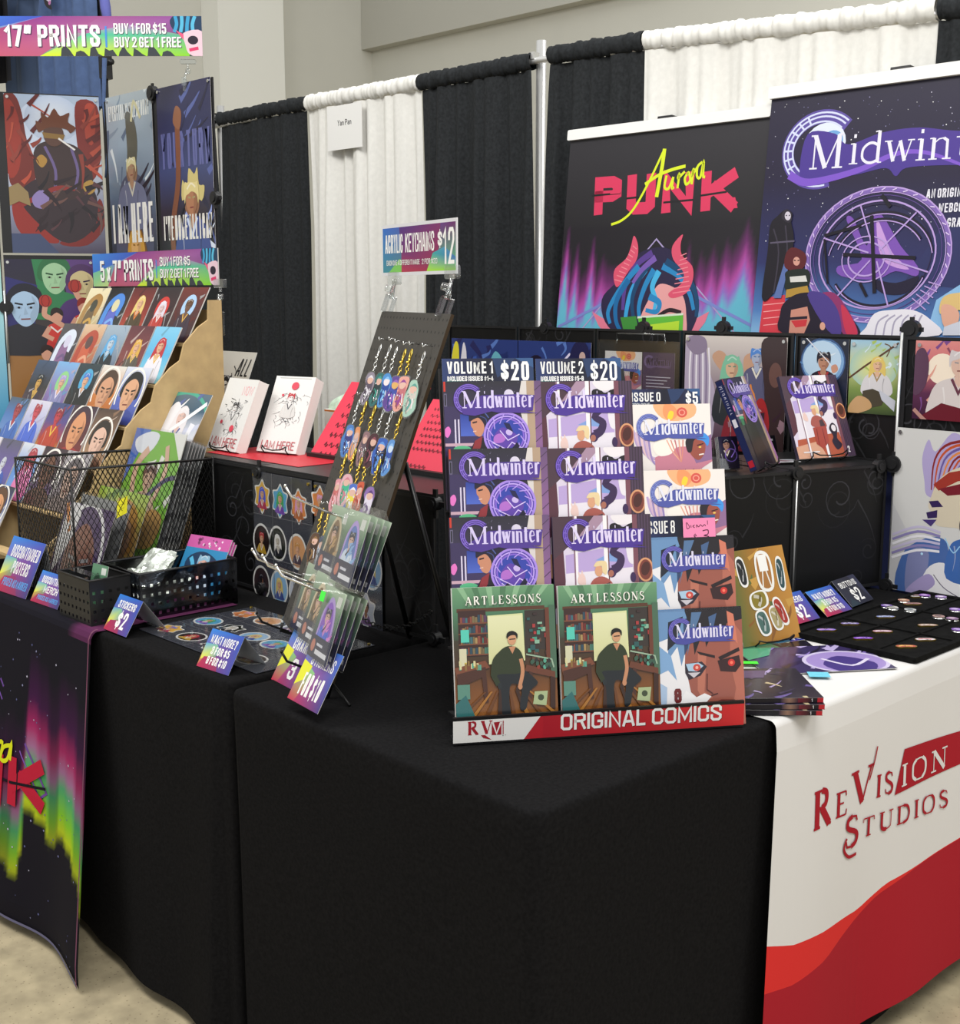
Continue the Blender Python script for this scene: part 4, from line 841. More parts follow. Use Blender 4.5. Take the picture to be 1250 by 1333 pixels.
def cov_i0(A):
    A.bg('#efe7e3'); A.blob([(.3, 0), (.5, -.05), (.8, 0), (.8, .14), (.6, .2), (.4, .16)], '#f3b483', 4); A.blob([(.44, 0), (.55, .02), (.6, .12), (.5, .2), (.42, .12)], '#ee9a66', 4); A.ell(.65, .1, .065, .06, '#d8584c'); A.ring(.65, .1, .035, .03, .012, '#f0a08c'); A.blob([(.5, .08), (.55, .1), (.52, .18), (.47, .16)], '#f5d23c', 4)
    for i in range(7): A.curve([(.05 + .03 * i, .30 + .02 * i), (.1 + .03 * i, .5 + .03 * i), (.28 + .03 * i, .62 + .02 * i), (.5, .66)], .022, ('#b8a0cc', '#d4b4cc', '#9a86bc', '#e6c4c8')[i % 4], 5, t0=1.2, t1=.4)
    A.poly([(.3, .62), (.6, .5), (1, .5), (1, .68), (.8, .8), (.5, .84), (.3, .8)], '#c97f92'); A.poly([(.72, .5), (1, .36), (1, .66), (.8, .7)], '#8f6a94'); A.blob([(.28, .48), (.4, .42), (.56, .46), (.5, .58), (.34, .6)], '#f6efe6', 4)
    for i in range(5): A.curve([(.45 + .05 * i, .42), (.52 + .03 * i, .56), (.62, .68)], .014, ('#e8a890', '#d8887c', '#c46a74')[i % 3], 4)
    A.blob([(.70, .5), (.74, .40), (.86, .38), (.92, .46), (.91, .58), (.84, .66), (.76, .62)], '#9a4e40', 4); A.blob([(.7, .56), (.68, .44), (.74, .37), (.84, .38), (.78, .44), (.75, .56)], '#241c26', 4); A.blob([(.78, .36), (.88, .33), (.97, .40), (.95, .5), (.9, .44), (.82, .42)], '#3f93e4', 4)
    A.line([(.82, .49), (.9, .47)], .012, '#2a1418'); A.ell(.855, .51, .018, .009, '#f0d060'); A.line([(.84, .6), (.9, .59)], .014, '#f0e8e0')
    A.poly([(.0, .9), (.35, .78), (.5, .86), (.4, 1.2), (0, 1.3)], '#f3ece4')
    for i in range(9): A.poly([(.38 + .05 * i, .84 + .02 * (i % 3)), (.47 + .05 * i, .76 + .03 * (i % 2)), (.44 + .05 * i, .98), (.36 + .05 * i, 1.1)], ('#3c3648', '#5a6a94', '#2a2630', '#7a92bc')[i % 4])
    A.rect(.0, 1.0, 1, A.H, '#e8dcd8'); A.poly([(.3, 1.0), (.7, .95), (.6, A.H), (.4, A.H)], '#3a3444')
    mwlogo(A, .14, .36, .78, '#e4e4f2', '#4f58a6', arcs='#8b98d8')
def cov_i8(A):
    A.bg('#e9e7ea'); A.poly([(.34, .0), (1, 0), (1, A.H), (.62, A.H), (.5, 1.05), (.36, .92), (.30, .6)], '#9a5749'); A.poly([(.86, .1), (1, .3), (1, A.H), (.8, A.H), (.9, .9), (.84, .6)], '#b46a58'); A.poly([(.46, .48), (.56, .5), (.52, .92), (.62, 1.0), (.5, 1.02), (.44, .9)], '#b8705c')
    for P, c in (([(.0, .0), (.5, 0), (.36, .3), (.26, .62), (.22, .4), (.1, .55), (.12, .3), (0, .34)], '#6a90bc'), ([(0, .38), (.14, .5), (.2, .78), (.1, .66), (0, .7)], '#7fa6d0'), ([(.3, .1), (.5, .02), (.38, .36), (.3, .5)], '#31466a'), ([(.12, .12), (.3, .06), (.2, .36), (.1, .44)], '#1e2230'),
                 ([(.32, .0), (1, 0), (1, .12), (.82, .16), (.72, .36), (.68, .2), (.56, .42), (.54, .22), (.42, .5), (.40, .28)], '#1f1a20'), ([(.4, .02), (.52, .02), (.36, .4), (.33, .52)], '#54749c'), ([(.6, .08), (.7, .04), (.62, .34)], '#44608a')): A.poly(P, c)
    A.poly([(.82, .02), (.9, .06), (.94, .4), (.84, .3)], '#d07a62'); A.poly([(.44, .46), (.66, .52), (.66, .55), (.48, .5)], '#24161a'); A.poly([(.7, .54), (.95, .44), (.96, .48), (.72, .58)], '#24161a')
    A.poly([(.30, .60), (.5, .58), (.56, .64), (.48, .74), (.34, .78), (.3, .7)], '#2c2230'); A.poly([(.31, .6), (.46, .59), (.52, .63), (.44, .69), (.34, .68)], '#a8c6de'); A.ell(.44, .645, .045, .04, '#c8463c'); A.ell(.44, .645, .018, .018, '#f2b0a0'); A.poly([(.33, .7), (.48, .7), (.4, .76)], '#c9c4cc')
    A.poly([(.69, .58), (.95, .53), (.97, .64), (.9, .72), (.72, .7)], '#33191c'); A.ell(.855, .61, .042, .04, '#c8302c'); A.ell(.855, .61, .018, .018, '#ff7a60')
    A.line([(.56, .72), (.55, .9), (.62, .95)], .014, '#5a2a26'); A.line([(.6, .97), (.68, .95)], .014, '#4a2020'); A.poly([(.60, 1.06), (.72, 1.02), (.86, 1.03), (.72, 1.08)], '#6a2c28'); A.line([(.6, 1.06), (.74, 1.045), (.88, 1.035)], .010, '#2a1214')
    A.poly([(.3, .9), (.42, .98), (.52, .94), (.60, .98), (.5, 1.08), (.64, 1.2), (.3, 1.24), (.2, 1.05)], '#f1eff0'); A.blob([(.1, 1.2), (.25, 1.12), (.42, 1.14), (.5, 1.3), (.1, 1.3)], '#27222c', 4); A.ring(.3, 1.26, .12, .09, .014, '#8a8694')
    A.poly([(0, .8), (.08, .85), (.05, 1.3), (0, 1.3)], '#a9c0dc')
    A.text('8', .16, 1.03, .16, '#6a1c20', wt=.24, cw=.3); mwlogo(A, .17, .315, .73, '#dcd8f0', '#474a9c', arcs='#7a6cc8')
def cov_art(A):
    A.vgrad(0, 0, 1, .5, '#6c9a72', '#4d7a5c', '#3c4a3a'); A.vgrad(0, .5, 1, A.H, '#3f3a2c', '#4a3220', '#7a4a22', '#8a5526')
    for i in range(7): A.poly([(.05 + .14 * i, 0), (.11 + .14 * i, 0), (.2 + .1 * i, .18), (.16 + .1 * i, .18)], '#4f7a58' if i % 2 else '#8ab48c')
    A.rect(.04, .2, .9, .235, '#5a3826'); A.rect(.05, .22, .32, .66, '#3c2420'); A.rect(.7, .24, .92, .62, '#38302c')
    rn = random.Random(5); bc = ['#8a4a3a', '#3f6a72', '#7a6a4a', '#5a3a5a', '#a88a5a', '#4a7a6a', '#6a2a2a', '#2f4a5a']
    for r_ in range(4):
        x = .07
        while x < .33:
            w = rn.uniform(.012, .026); A.rect(x, .26 + .1 * r_ + rn.uniform(0, .03), x + w, .335 + .1 * r_, rn.choice(bc)); x += w + .003
        A.rect(.05, .335 + .1 * r_, .34, .348 + .1 * r_, '#7a4a34')
    for _ in range(26):
        x, y = rn.uniform(.71, .9), rn.uniform(.25, .7); A.rect(x, y, x + rn.uniform(.02, .05), y + rn.uniform(.02, .05), rn.choice(['#4a9a84', '#2f5a5a', '#6a4a3a', '#8ab49a', '#3a2a2a', '#a83a3a']))
    A.rect(.9, .22, .94, .8, '#6a3a2a'); A.rect(.94, .2, 1, .9, '#4a6a54')
    A.poly([(.335, .275), (.68, .265), (.69, .72), (.335, .74)], '#d9dca6'); A.vgrad(.345, .285, .67, .7, '#e2e2b6', '#d2d29c')
    A.rect(.07, .4, .15, .52, '#57c8b4'); A.rect(.05, .58, .12, .75, '#d4cfae'); A.poly([(0, .76), (.3, .70), (.34, .77), (.02, .86)], '#7a4630'); A.poly([(.02, .82), (.3, .76), (.32, 1.1), (.28, 1.1), (.26, .86), (.1, .92), (.08, 1.15), (.03, 1.15)], '#4a2a20')
    for _ in range(16): x = rn.uniform(.04, .28); y = .74 - rn.uniform(0, .06); A.rect(x, y, x + .02, y + .05, rn.choice(['#c8b44a', '#8a6a3a', '#57a08a', '#d8d0a0']))
    A.poly([(.7, .76), (.98, .84), (.98, .9), (.68, .82)], '#6a3c2a'); A.poly([(.72, .82), (.76, .84), (.74, 1.1), (.7, 1.1)], '#4a2a20'); A.poly([(.93, .88), (.98, .9), (.97, 1.2), (.92, 1.18)], '#3a2018'); A.line([(.7, .66), (.95, .72), (.97, .8)], .014, '#9ab49a')
    for _ in range(14): x = rn.uniform(.74, .94); y = rn.uniform(.72, .8); A.ell(x, y, .016, .022, rn.choice(['#3a5a4a', '#8a3a2a', '#57a08a', '#2a2a2a']))
    for i in range(8): A.poly([(.02 + .13 * i, A.H), (.06 + .13 * i, A.H), (.3 + .06 * i, 1.0), (.28 + .06 * i, 1.0)], '#a8702e' if i % 2 else '#6a3e1c')
    A.rect(.02, .92, .14, 1.06, '#5a8a7a'); A.poly([(0, 1.1), (.1, 1.02), (.18, 1.22), (.1, 1.24), (0, 1.24)], '#2f6a6a')
    # seated painter in a dark green jumper
    A.poly([(.4, .8), (.42, 1.0), (.4, A.H), (.44, A.H), (.5, 1.0)], '#3a2218'); A.poly([(.6, .95), (.66, 1.15), (.63, 1.15), (.58, 1.0)], '#3a2218')
    A.blob([(.38, .78), (.5, .76), (.66, .8), (.78, .9), (.8, .95), (.72, 1.02), (.68, 1.18), (.62, 1.17), (.64, .98), (.54, .94), (.52, 1.1), (.53, 1.26), (.45, 1.26), (.44, 1.0)], '#1c2126', 4)
    A.blob([(.44, .62), (.5, .58), (.56, .575), (.62, .6), (.66, .66), (.68, .78), (.62, .84), (.42, .84), (.40, .9), (.35, .84), (.37, .7)], '#2c361f', 4); A.line([(.38, .74), (.37, .84), (.42, .94)], .05, '#2c361f'); A.curve([(.645, .7), (.66, .82), (.63, .95)], .036, '#c48a66', 4); A.ell(.63, .965, .022, .03, '#c48a66'); A.ell(.43, .95, .02, .03, '#22282c')
    A.poly([(.53, .58), (.6, .58), (.565, .65)], '#c48a66'); A.ell(.565, .51, .042, .055, '#d09a74'); A.blob([(.515, .5), (.52, .45), (.57, .43), (.62, .46), (.615, .51), (.6, .475), (.55, .475)], '#15130f', 4); A.line([(.54, .51), (.6, .508)], .010, '#15130f')
    A.poly([(.77, 1.02), (.9, 1.02), (.88, 1.16), (.75, 1.14)], '#a9b88a'); A.ell(.83, 1.08, .03, .03, '#3f4a34')
    A.text('ART LESSONS', .5, .175, .088, '#1c2a22', w=.75, font=SERIF, wt=.16, gap=.06, align='c'); A.z += LAYER; A.text('ART LESSONS', .494, .17, .088, '#f1f0e6', w=.75, font=SERIF, wt=.125, gap=.06, align='c')
def book_mesh(w, h, th, fn, edge='#d8d4cc', spine='#26222e'):
    A = Art(w, h, .0004, edge='#e8e6e2'); fn(A)
    m = MB(); m.box(.0008, .001, -th + .0004, w - .0008, h - .001, -.0004)
    b = Art(w, h, .0004, edge=spine)
    s = MB(); s.box(-.0006, 0, -th, .0006, h, 0.0)
    return A.mesh('front_cover'), m.mesh('page_block'), b.mesh('back_cover'), s.mesh('spine'), th
PAGES = M('page_edges', (.72, .70, .66), .8); SPN = M('dark_spine', (.028, .02, .045), .4); SPW = M('white_spine', (.7, .69, .67), .5)
def book(bm_, label, mtx, group, spn=None, cat='comic book', name='comic_book'):
    t = thing(name, label, cat, mtx, group); fc, pb, bc, sp, th = bm_
    for nm, me, mt, dz in (('front_cover', fc, GLOSS, 0), ('page_block', pb, PAGES, 0), ('back_cover', bc, INK, -th), ('spine', sp, spn or SPN, 0)):
        if not me.materials: me.materials.append(mt)
        o = link(nm, me, None, t, I4(0, 0, dz))
    return t
# ------------------------------------------------------------------ tiered stand
b0 = onz(590, 972); b1 = onz(968, 947); azb = math.degrees(math.atan2(b1.y - b0.y, b1.x - b0.x)); wb = (b1 - b0).length
b0.z += .0018; F_b = lean(b0, azb, 11.1); Fv = lean(b0, azb, 0)
st = thing('comic_stand', 'black tiered comic stand with a red and white name strip along its foot', 'display stand', Matrix.Translation(b0)); inv = st.matrix_world.inverted()
OFF = [-.020, -.044, -.068, -.092]
a0, bt = F_b.px(574, 500, OFF[3] - .02)
hb = F_b.px(574, 470, -.115)[1]
# back board follows the stagger of the rows: narrow at the upper left
def bp(px, py, off=-.118): return F_b.px(px, py, off)
poly = [bp(592, 955), bp(571, 480), bp(812, 480), bp(818, 520), bp(912, 520), bp(930, 640), bp(955, 740), bp(967, 930)]
m = MB(); m.prism(poly, -.006, 0); m.build('back_board', BLACKP, st, inv @ F_b.mat(0, 0, -.118))
lt = F_b.px(590, 935)[1]; lb = lt - .0
A = Art(wb, .052, .006, edge='#0e0e0f', back='#0e0e0f'); A.bg('#b01f2b'); A.hgrad(.3, 0, 1, A.H, '#a81d2a', '#c92a2e'); A.poly([(0, .006), (.295, .006), (.235, A.H - .006), (0, A.H - .006)], '#e3e1dd'); A.rect(0, 0, 1, .011, '#101012'); A.rect(0, A.H - .007, 1, A.H, '#101012')
A.text('ORIGINAL COMICS', .362, A.H - .026, .056, '#7a1018', w=.56, wt=.16, gap=.10); A.z += LAYER; A.text('ORIGINAL COMICS', .36, A.H - .028, .056, '#ecebe8', w=.56, wt=.16, gap=.10)
A.text('RV', .045, A.H - .03, .05, '#9c1f2a', w=.088, font=SERIF, wt=.14, gap=.02); A.poly([(.092, A.H - .03), (.105, A.H - .03), (.12, A.H - .018), (.128, A.H - .012), (.1, A.H - .02)], '#9c1f2a'); A.poly([(.128, .022), (.160, .020), (.160, A.H - .028), (.128, A.H - .028)], '#9c1f2a'); A.line([(.131, .022), (.144, A.H - .032), (.158, .022)], .006, '#e3e1dd'); A.line([(.166, .018), (.166, A.H - .028)], .003, '#9c1f2a'); A.dots(.164, A.H - .026, .176, A.H - .024, 3, .0015, .002, ['#555'], 1)
A.build('name_strip', st, inv @ Fv.mat(0, 0, 0.0))
m = MB(); m.box(0, 0, -.028, wb, .010, -.006); 
m.build('foot_tray', BLACKP, st, inv @ Fv.mat(0, 0, 0))
for x in (.1, wb - .12): m = MB(); m.tube([(x, .30, -.19), (x, .004, -.30), (x, .004, -.03)], .006); m.build('prop_leg', BLACKM, st, inv @ Fv.mat(0, 0, 0))
def rect_on(F, x0, y0, x1, off): 
    """left, top and width of something whose upper left and right photo points are known"""
    a, b = F.px(x0, y0, off); a2, _ = F.px(x1, y0, off); return a, b, a2 - a
aw = rect_on(F_b, 588, 766, 723, OFF[0]); hart = aw[1] - F_b.px(588, 934, OFF[0])[1]
bk_art = book_mesh(aw[2] - .003, hart, .009, cov_art, spine='#d8d6d0')
v1w = rect_on(F_b, 584, 674, 715, OFF[1])[2]; bk_v1 = book_mesh(v1w - .002, v1w * 1.27, .010, cov_v1)
v2w = rect_on(F_b, 717, 673, 846, OFF[1])[2]; bk_v2 = book_mesh(v2w - .002, v2w * 1.27, .010, cov_v2)
iw = rect_on(F_b, 856, 797, 966, OFF[0])[2]; bk_i8 = book_mesh(iw - .001, iw * 1.32, .003, cov_i8); bk_i0 = book_mesh(iw - .001, iw * 1.32, .003, cov_i0)
ledges = []
def put(bk, h, px, py, row, label, group, extra=0.0, spn=None, dz=0.0):
    off = OFF[row] + extra; a, b = F_b.px(px, py, off); ledges.append((row, a, b - h)); return book(bk, label, F_b.mat(a, b - h + dz, off), group, spn)
put(bk_art, hart, 588, 766, 0, 'art lessons book with seated painter, at the left end of the bottom row', 'art lessons books', spn=SPW)
put(bk_art, hart, 726, 763, 0, 'art lessons book in the middle of the bottom row beside the number eight comic', 'art lessons books', spn=SPW)
rows = ['bottom', 'second', 'third', 'top']
for r_, (x, y) in zip((3, 2, 1), ((577, 497), (584, 585), (585, 674))):
    put(bk_v1, v1w * 1.27, x, y, r_, 'dark purple ring comic, ' + {3: 'topmost, right under the volume one price sign', 2: 'middle one of its column of three', 1: 'lowest, right above the left art lessons book'}[r_], 'first volume comics in the left column')
for r_, (x, y) in zip((3, 2, 1), ((697, 497), (710, 584), (719, 673))):
    put(bk_v2, v2w * 1.27, x, y, r_, 'lilac upside-down-figure comic, ' + {3: 'topmost, right under the volume two price sign', 2: 'middle one of its column of three', 1: 'lowest, right above an art lessons book'}[r_], 'second volume comics in the middle column')
put(bk_i0, iw * 1.32, 818, 527, 3, 'white comic with blue-haired head, upper one, under the issue zero sign', 'issue zero comics'); put(bk_i0, iw * 1.32, 836, 613, 2, 'white comic with blue-haired head, lower one, above the pink price note', 'issue zero comics')
for k in range(3): put(bk_i8, iw * 1.32, 856 , 797, 0, 'red-eyed face comic, ' + ('front copy at the right end of the bottom row' if k == 0 else 'copy %s the front one of the bottom row' % ('just behind', 'furthest behind')[k - 1]), 'issue eight comics', -.0048 * k, SPW, .0022 * k)
for k in range(3): put(bk_i8, iw * 1.32, 847, 703, 1, 'red-eyed face comic, ' + ('front copy right under the pink price note' if k == 0 else 'copy %s the one under the pink note' % ('just behind', 'furthest behind')[k - 1]), 'issue eight comics', -.0048 * k, SPW, .0022 * k)
for row, a, b in ledges:
    m = MB(); m.box(a, b - .004, -.118, a + .12, b - .0005, OFF[row] + .002); m.build('shelf_ledge', BLACKP, st, inv @ F_b.mat(0, 0, 0))
def pricebg(A):
    A.hgrad(0, 0, 1, A.H, '#31406e', '#262a4a', '#1e1f2c', '#232640', '#2f4268')
    A.poly([(.55, 0), (.8, 0), (.7, A.H * .5), (.6, A.H * .8)], '#2c3d62'); A.poly([(.0, A.H), (.1, A.H * .8), (.3, A.H)], '#1f5a5a'); A.poly([(.8, 0), (1, 0), (1, A.H * .4)], '#3a5a88')
def card(label, F, x0, y0, x1, y1, off, fn, cat='price sign', group=None, name='price_sign', mat=None, thick=.0006):
    a, b = F.px(x0, y0, off); a2, _ = F.px(x1, y0, off); _, b2 = F.px(x0, y1, off)
    A = Art(a2 - a, b - b2, thick); fn(A); return tag(A.build(name, None, F.mat(a, b2, off), mat or INK), label, cat, group)
def vol(n, s_):
    def f(A):
        pricebg(A); A.text('VOLUME ' + n, .055, A.H * .62, A.H * .5, '#efeeec', w=.50, wt=.16); A.text('INCLUDES ISSUES #' + s_, .055, A.H * .92, A.H * .2, '#efeeec', w=.50, wt=.17, gap=.08); A.text('$20', .64, A.H * .92, A.H * .78, '#f4f3f0', w=.31, wt=.16)
    return f
card('dark blue price sign reading volume one, twenty dollars', F_b, 575, 467, 694, 499, OFF[3] - .014, vol('1', '1-4'), group='price signs on the comic stand')
card('dark blue price sign reading volume two, twenty dollars', F_b, 697, 467, 808, 499, OFF[3] - .014, vol('2', '5-8'), group='price signs on the comic stand')
def iss0(A): pricebg(A); A.text('ISSUE 0', .05, A.H * .62, A.H * .46, '#efeeec', w=.40, wt=.155); A.text('PROLOGUE', .05, A.H * .86, A.H * .16, '#d8dcdc', w=.25, wt=.15, gap=.08); A.text('$5', .80, A.H * .78, A.H * .62, '#f4f3f0', w=.17, wt=.16)
def iss8(A): pricebg(A); A.text('ISSUE 8', .04, A.H * .68, A.H * .5, '#efeeec', w=.40, wt=.155)
card('dark teal price sign reading issue zero, five dollars', F_b, 817, 507, 911, 533, OFF[3] - .006, iss0, group='price signs on the comic stand')
card('dark teal sign reading issue eight, half under a pink note', F_b, 836, 673, 931, 706, OFF[1] - .012, iss8, group='price signs on the comic stand')
def disc(A):
    A.bg('#f28cb6')
    for P in ([(.1, .12), (.12, .3), (.2, .26), (.12, .12)], [(.24, .2), (.25, .28)], [(.36, .2), (.3, .24), (.36, .28)], [(.42, .28), (.42, .2), (.48, .26), (.54, .2), (.6, .25), (.66, .2), (.7, .24)]): A.curve(P, .022, '#54203c', 4)
    A.line([(.76, .08), (.76, .2)], .02, '#54203c'); A.text('$', .32, .68, .22, '#54203c', wt=.1, cw=.3); A.curve([(.6, .38), (.76, .36), (.76, .48), (.64, .52), (.78, .56), (.76, .70), (.58, .70)], .028, '#54203c', 4)
card('pink sticky note with a handwritten three dollar discount', F_b, 889, 675, 931, 701, OFF[1] - .009, disc, 'note', name='sticky_note')
# ================================================================== generic painted people for the art prints
def fig(A, x, y, s, skin, hair, cloth, trim='#e8e0d0', hs=0, wide=2.2, drop=6):
    """a painted half figure: head at x,y with radius s"""
    rn = random.Random(int(x * 999 + y * 777 + hs * 13))
    A.blob([(x - wide * s, y + drop * s), (x - wide * .95 * s, y + 2.4 * s), (x - .9 * s, y + 1.25 * s), (x + .9 * s, y + 1.25 * s), (x + wide * .95 * s, y + 2.5 * s), (x + wide * s, y + drop * s)], cloth, 4)
    A.poly([(x - .35 * s, y + .7 * s), (x + .35 * s, y + .7 * s), (x + .45 * s, y + 1.5 * s), (x, y + 2.1 * s), (x - .45 * s, y + 1.5 * s)], skin)
    A.line([(x - .7 * s, y + 1.3 * s), (x, y + 2.6 * s), (x + .7 * s, y + 1.3 * s)], .28 * s, trim); A.curve([(x - 1.5 * s, y + 2.1 * s), (x - 1.3 * s, y + 3.4 * s), (x - 1.5 * s, y + 5 * s)], .18 * s, mixc(cloth, '#fff', .3), 4, t1=.2); A.curve([(x + 1.3 * s, y + 2.2 * s), (x + 1.1 * s, y + 3.6 * s), (x + 1.4 * s, y + 5 * s)], .2 * s, mixc(cloth, '#000', .4), 4, t1=.2)
    if hs in (1, 3): A.blob([(x - 1.2 * s, y - .6 * s), (x, y - 1.5 * s), (x + 1.3 * s, y - .5 * s), (x + 1.5 * s, y + 1.8 * s), (x + .6 * s, y + 1.2 * s), (x - .6 * s, y + 1.2 * s), (x - 1.6 * s, y + 2.2 * s)], hair, 4)
    A.ell(x, y, .82 * s, 1.05 * s, skin); A.blob([(x + .25 * s, y - .8 * s), (x + .8 * s, y - .2 * s), (x + .6 * s, y + .7 * s), (x + .2 * s, y + .95 * s), (x + .35 * s, y)], mixc(skin, '#401810', .3), 4)
    A.line([(x - .5 * s, y - .22 * s), (x - .12 * s, y - .16 * s)], .14 * s, mixc(hair, '#000', .5)); A.line([(x + .15 * s, y - .16 * s), (x + .52 * s, y - .22 * s)], .14 * s, mixc(hair, '#000', .5)); A.line([(x - .25 * s, y + .55 * s), (x + .25 * s, y + .53 * s)], .1 * s, '#7a3030')
    if hs != 2:
        top = [(x - .95 * s, y + .25 * s), (x - 1.05 * s, y - .5 * s)] + [(x + (-.9 + 1.8 * i / 6) * s, y - (1.05 + rn.uniform(.05, .32)) * s) for i in range(7)] + [(x + 1.05 * s, y - .4 * s), (x + .92 * s, y + .3 * s), (x + .75 * s, y - .35 * s), (x + .1 * s, y - .62 * s), (x - .4 * s, y - .45 * s), (x - .78 * s, y - .3 * s)]
        A.blob(top, hair, 3); A.curve([(x - .6 * s, y - .8 * s), (x, y - 1.2 * s), (x + .6 * s, y - .9 * s)], .14 * s, mixc(hair, '#fff', .35), 4)
def face(A, x, y, s, skin, hair, cloth, bald=False, sh=.35):
    """a large painted face filling the print"""
    dk = mixc(skin, '#3a1410', sh)
    A.blob([(x - 1.9 * s, y + 3 * s), (x - 1.5 * s, y + 1.6 * s), (x - .5 * s, y + 1.1 * s), (x + .6 * s, y + 1.1 * s), (x + 1.6 * s, y + 1.6 * s), (x + 2 * s, y + 3 * s)], cloth, 4)
    if not bald: A.blob([(x - 1.0 * s, y + .3 * s), (x - 1.15 * s, y - .6 * s), (x - .6 * s, y - 1.35 * s), (x + .2 * s, y - 1.5 * s), (x + .95 * s, y - 1.1 * s), (x + 1.15 * s, y - .3 * s), (x + .95 * s, y + .4 * s)], hair, 4)
    A.blob([(x - .8 * s, y - .55 * s), (x, y - (1.25 if bald else 1.0) * s), (x + .8 * s, y - .55 * s), (x + .82 * s, y + .35 * s), (x + .5 * s, y + 1.0 * s), (x, y + 1.28 * s), (x - .5 * s, y + 1.0 * s), (x - .82 * s, y + .35 * s)], skin, 5)
    A.blob([(x + .45 * s, y - .7 * s), (x + .8 * s, y - .2 * s), (x + .78 * s, y + .4 * s), (x + .4 * s, y + 1.05 * s), (x + .3 * s, y + .5 * s), (x + .55 * s, y)], dk, 4)
    for sx in (-1, 1):
        A.poly([(x + sx * .15 * s, y - .02 * s), (x + sx * .55 * s, y - .06 * s), (x + sx * .58 * s, y + .12 * s), (x + sx * .2 * s, y + .14 * s)], dk); A.ell(x + sx * .37 * s, y + .05 * s, .09 * s, .07 * s, '#1a1010', n=10); A.line([(x + sx * .12 * s, y - .14 * s), (x + sx * .62 * s, y - .24 * s)], .11 * s, mixc(hair, '#000', .6))
    A.poly([(x, y), (x + .18 * s, y + .48 * s), (x - .1 * s, y + .52 * s)], dk); A.line([(x - .28 * s, y + .8 * s), (x + .3 * s, y + .78 * s)], .09 * s, '#7a3a34'); A.line([(x - .3 * s, y + .5 * s), (x - .42 * s, y + .75 * s)], .05 * s, dk)
def brush(A, n, cols, seed, x0=0, y0=0, x1=1, y1=None, l=.3, w=.05):
    rn = random.Random(seed); y1 = y1 or A.H
    for _ in range(n):
        x, y = rn.uniform(x0, x1), rn.uniform(y0, y1); a = rn.uniform(-60, -20) if rn.random() < .6 else rn.uniform(20, 120); q = rn.uniform(.3, 1) * l
        A.curve([(x, y), (x + q * .5 * math.cos(R(a)) + .02, y + q * .5 * math.sin(R(a))), (x + q * math.cos(R(a)), y + q * math.sin(R(a)))], w * rn.uniform(.4, 1.2), rn.choice(cols), 4, t0=1.2, t1=.2)
def pin(m, x, y): m.cyl((x, y), .005, 0, .002, 10)
# ------------------------------------------------------------------ prints on the back wall of panels
def p_crowd(A):
    A.bg('#2d3c78'); brush(A, 40, ['#3a58a8', '#243068', '#5a7ac0', '#28285a'], 3, l=.2, w=.03)
    for P, c in (([(0, .12), (.03, .02), (.06, .06), (.05, .3), (0, .3)], '#e8dc3c'), ([(.05, .3), (.08, .08), (.1, .02), (.12, .1), (.1, .3)], '#e6e2ea'), ([(0, .2), (.04, .14), (.06, .3), (0, .3)], '#c83a6a'), ([(.11, .3), (.13, .16), (.15, .14), (.17, .3)], '#d8d840'), ([(.24, .35), (.28, .16), (.34, .09), (.38, .14), (.40, .35)], '#3a3a44'), ([(.30, .12), (.34, .06), (.39, .1), (.38, .16), (.33, .16)], '#6ab0c0'), ([(.42, .4), (.43, .2), (.48, .12), (.55, .1), (.6, .18), (.58, .4)], '#191524'), ([(.54, .2), (.60, .08), (.68, .1), (.66, .3), (.58, .36)], '#20182e'), ([(.62, .35), (.65, .22), (.68, .22), (.72, .35)], '#d8d4e4')): A.blob(P, c, 4)
    A.ring(.78, .36, .17, .20, .02, '#a58ad8'); A.ring(.78, .36, .13, .15, .014, '#c4acec'); A.ell(.78, .36, .11, .13, '#6a4aa0'); A.line([(.7, .2), (.86, .06), (.97, .1)], .012, '#e0d8f0'); A.blob([(.86, .1), (.9, .0), (.98, .02), (1, .2), (.92, .24)], '#20204a', 4); A.ell(.945, .07, .02, .025, '#c8a8a0'); A.line([(.895, .1), (.9, .24)], .01, '#d8d4e8')
    A.rect(.502, 0, .506, A.H, '#1a1a2a')
def p_hair(A):
    A.vgrad(0, 0, 1, A.H, '#d9cfc8', '#8a7484', '#4a2c40'); A.blob([(.0, .1), (.1, .02), (.2, .08), (.26, .3), (.32, .5), (.28, .9), (0, 1.0)], '#b7a9c0', 4)
    for i in range(7): A.curve([(.06 + .03 * i, .1), (.05 + .035 * i, .35), (.08 + .03 * i, .8)], .016, ('#efe8f0', '#8f7f9e')[i % 2], 4)
    A.blob([(.0, .06), (.08, 0), (.2, .02), (.22, .12), (.1, .16)], '#8d7d96', 4)
    A.blob([(.28, .18), (.34, .12), (.42, .16), (.4, .3)], '#c89c80', 4); A.blob([(.6, .16), (.7, .14), (.66, .32), (.6, .28)], '#c89c80', 4)
    fig(A, .48, .26, .075, '#d8b090', '#7fc0a0', '#30343a', hs=1); fig(A, .72, .17, .06, '#a8b0c8', '#4f86d0', '#5a5a7a', hs=0); fig(A, .60, .50, .085, '#e0b090', '#e08a40', '#8a2c38', hs=1); A.blob([(.76, .05), (.9, .0), (1, .05), (1, .9), (.84, .8), (.80, .4)], '#3b2a2c', 4); A.ell(.9, .3, .06, .1, '#6a4a44'); A.blob([(.72, .55), (.8, .5), (.86, .7), (.8, .95), (.72, .85)], '#a8282c', 4); fig(A, .74, .66, .07, '#d0a090', '#9a2a30', '#5a1c2a', hs=1)
    brush(A, 16, ['#3a2432', '#6a3a4a', '#9a7a86'], 9, y0=.6, l=.2)
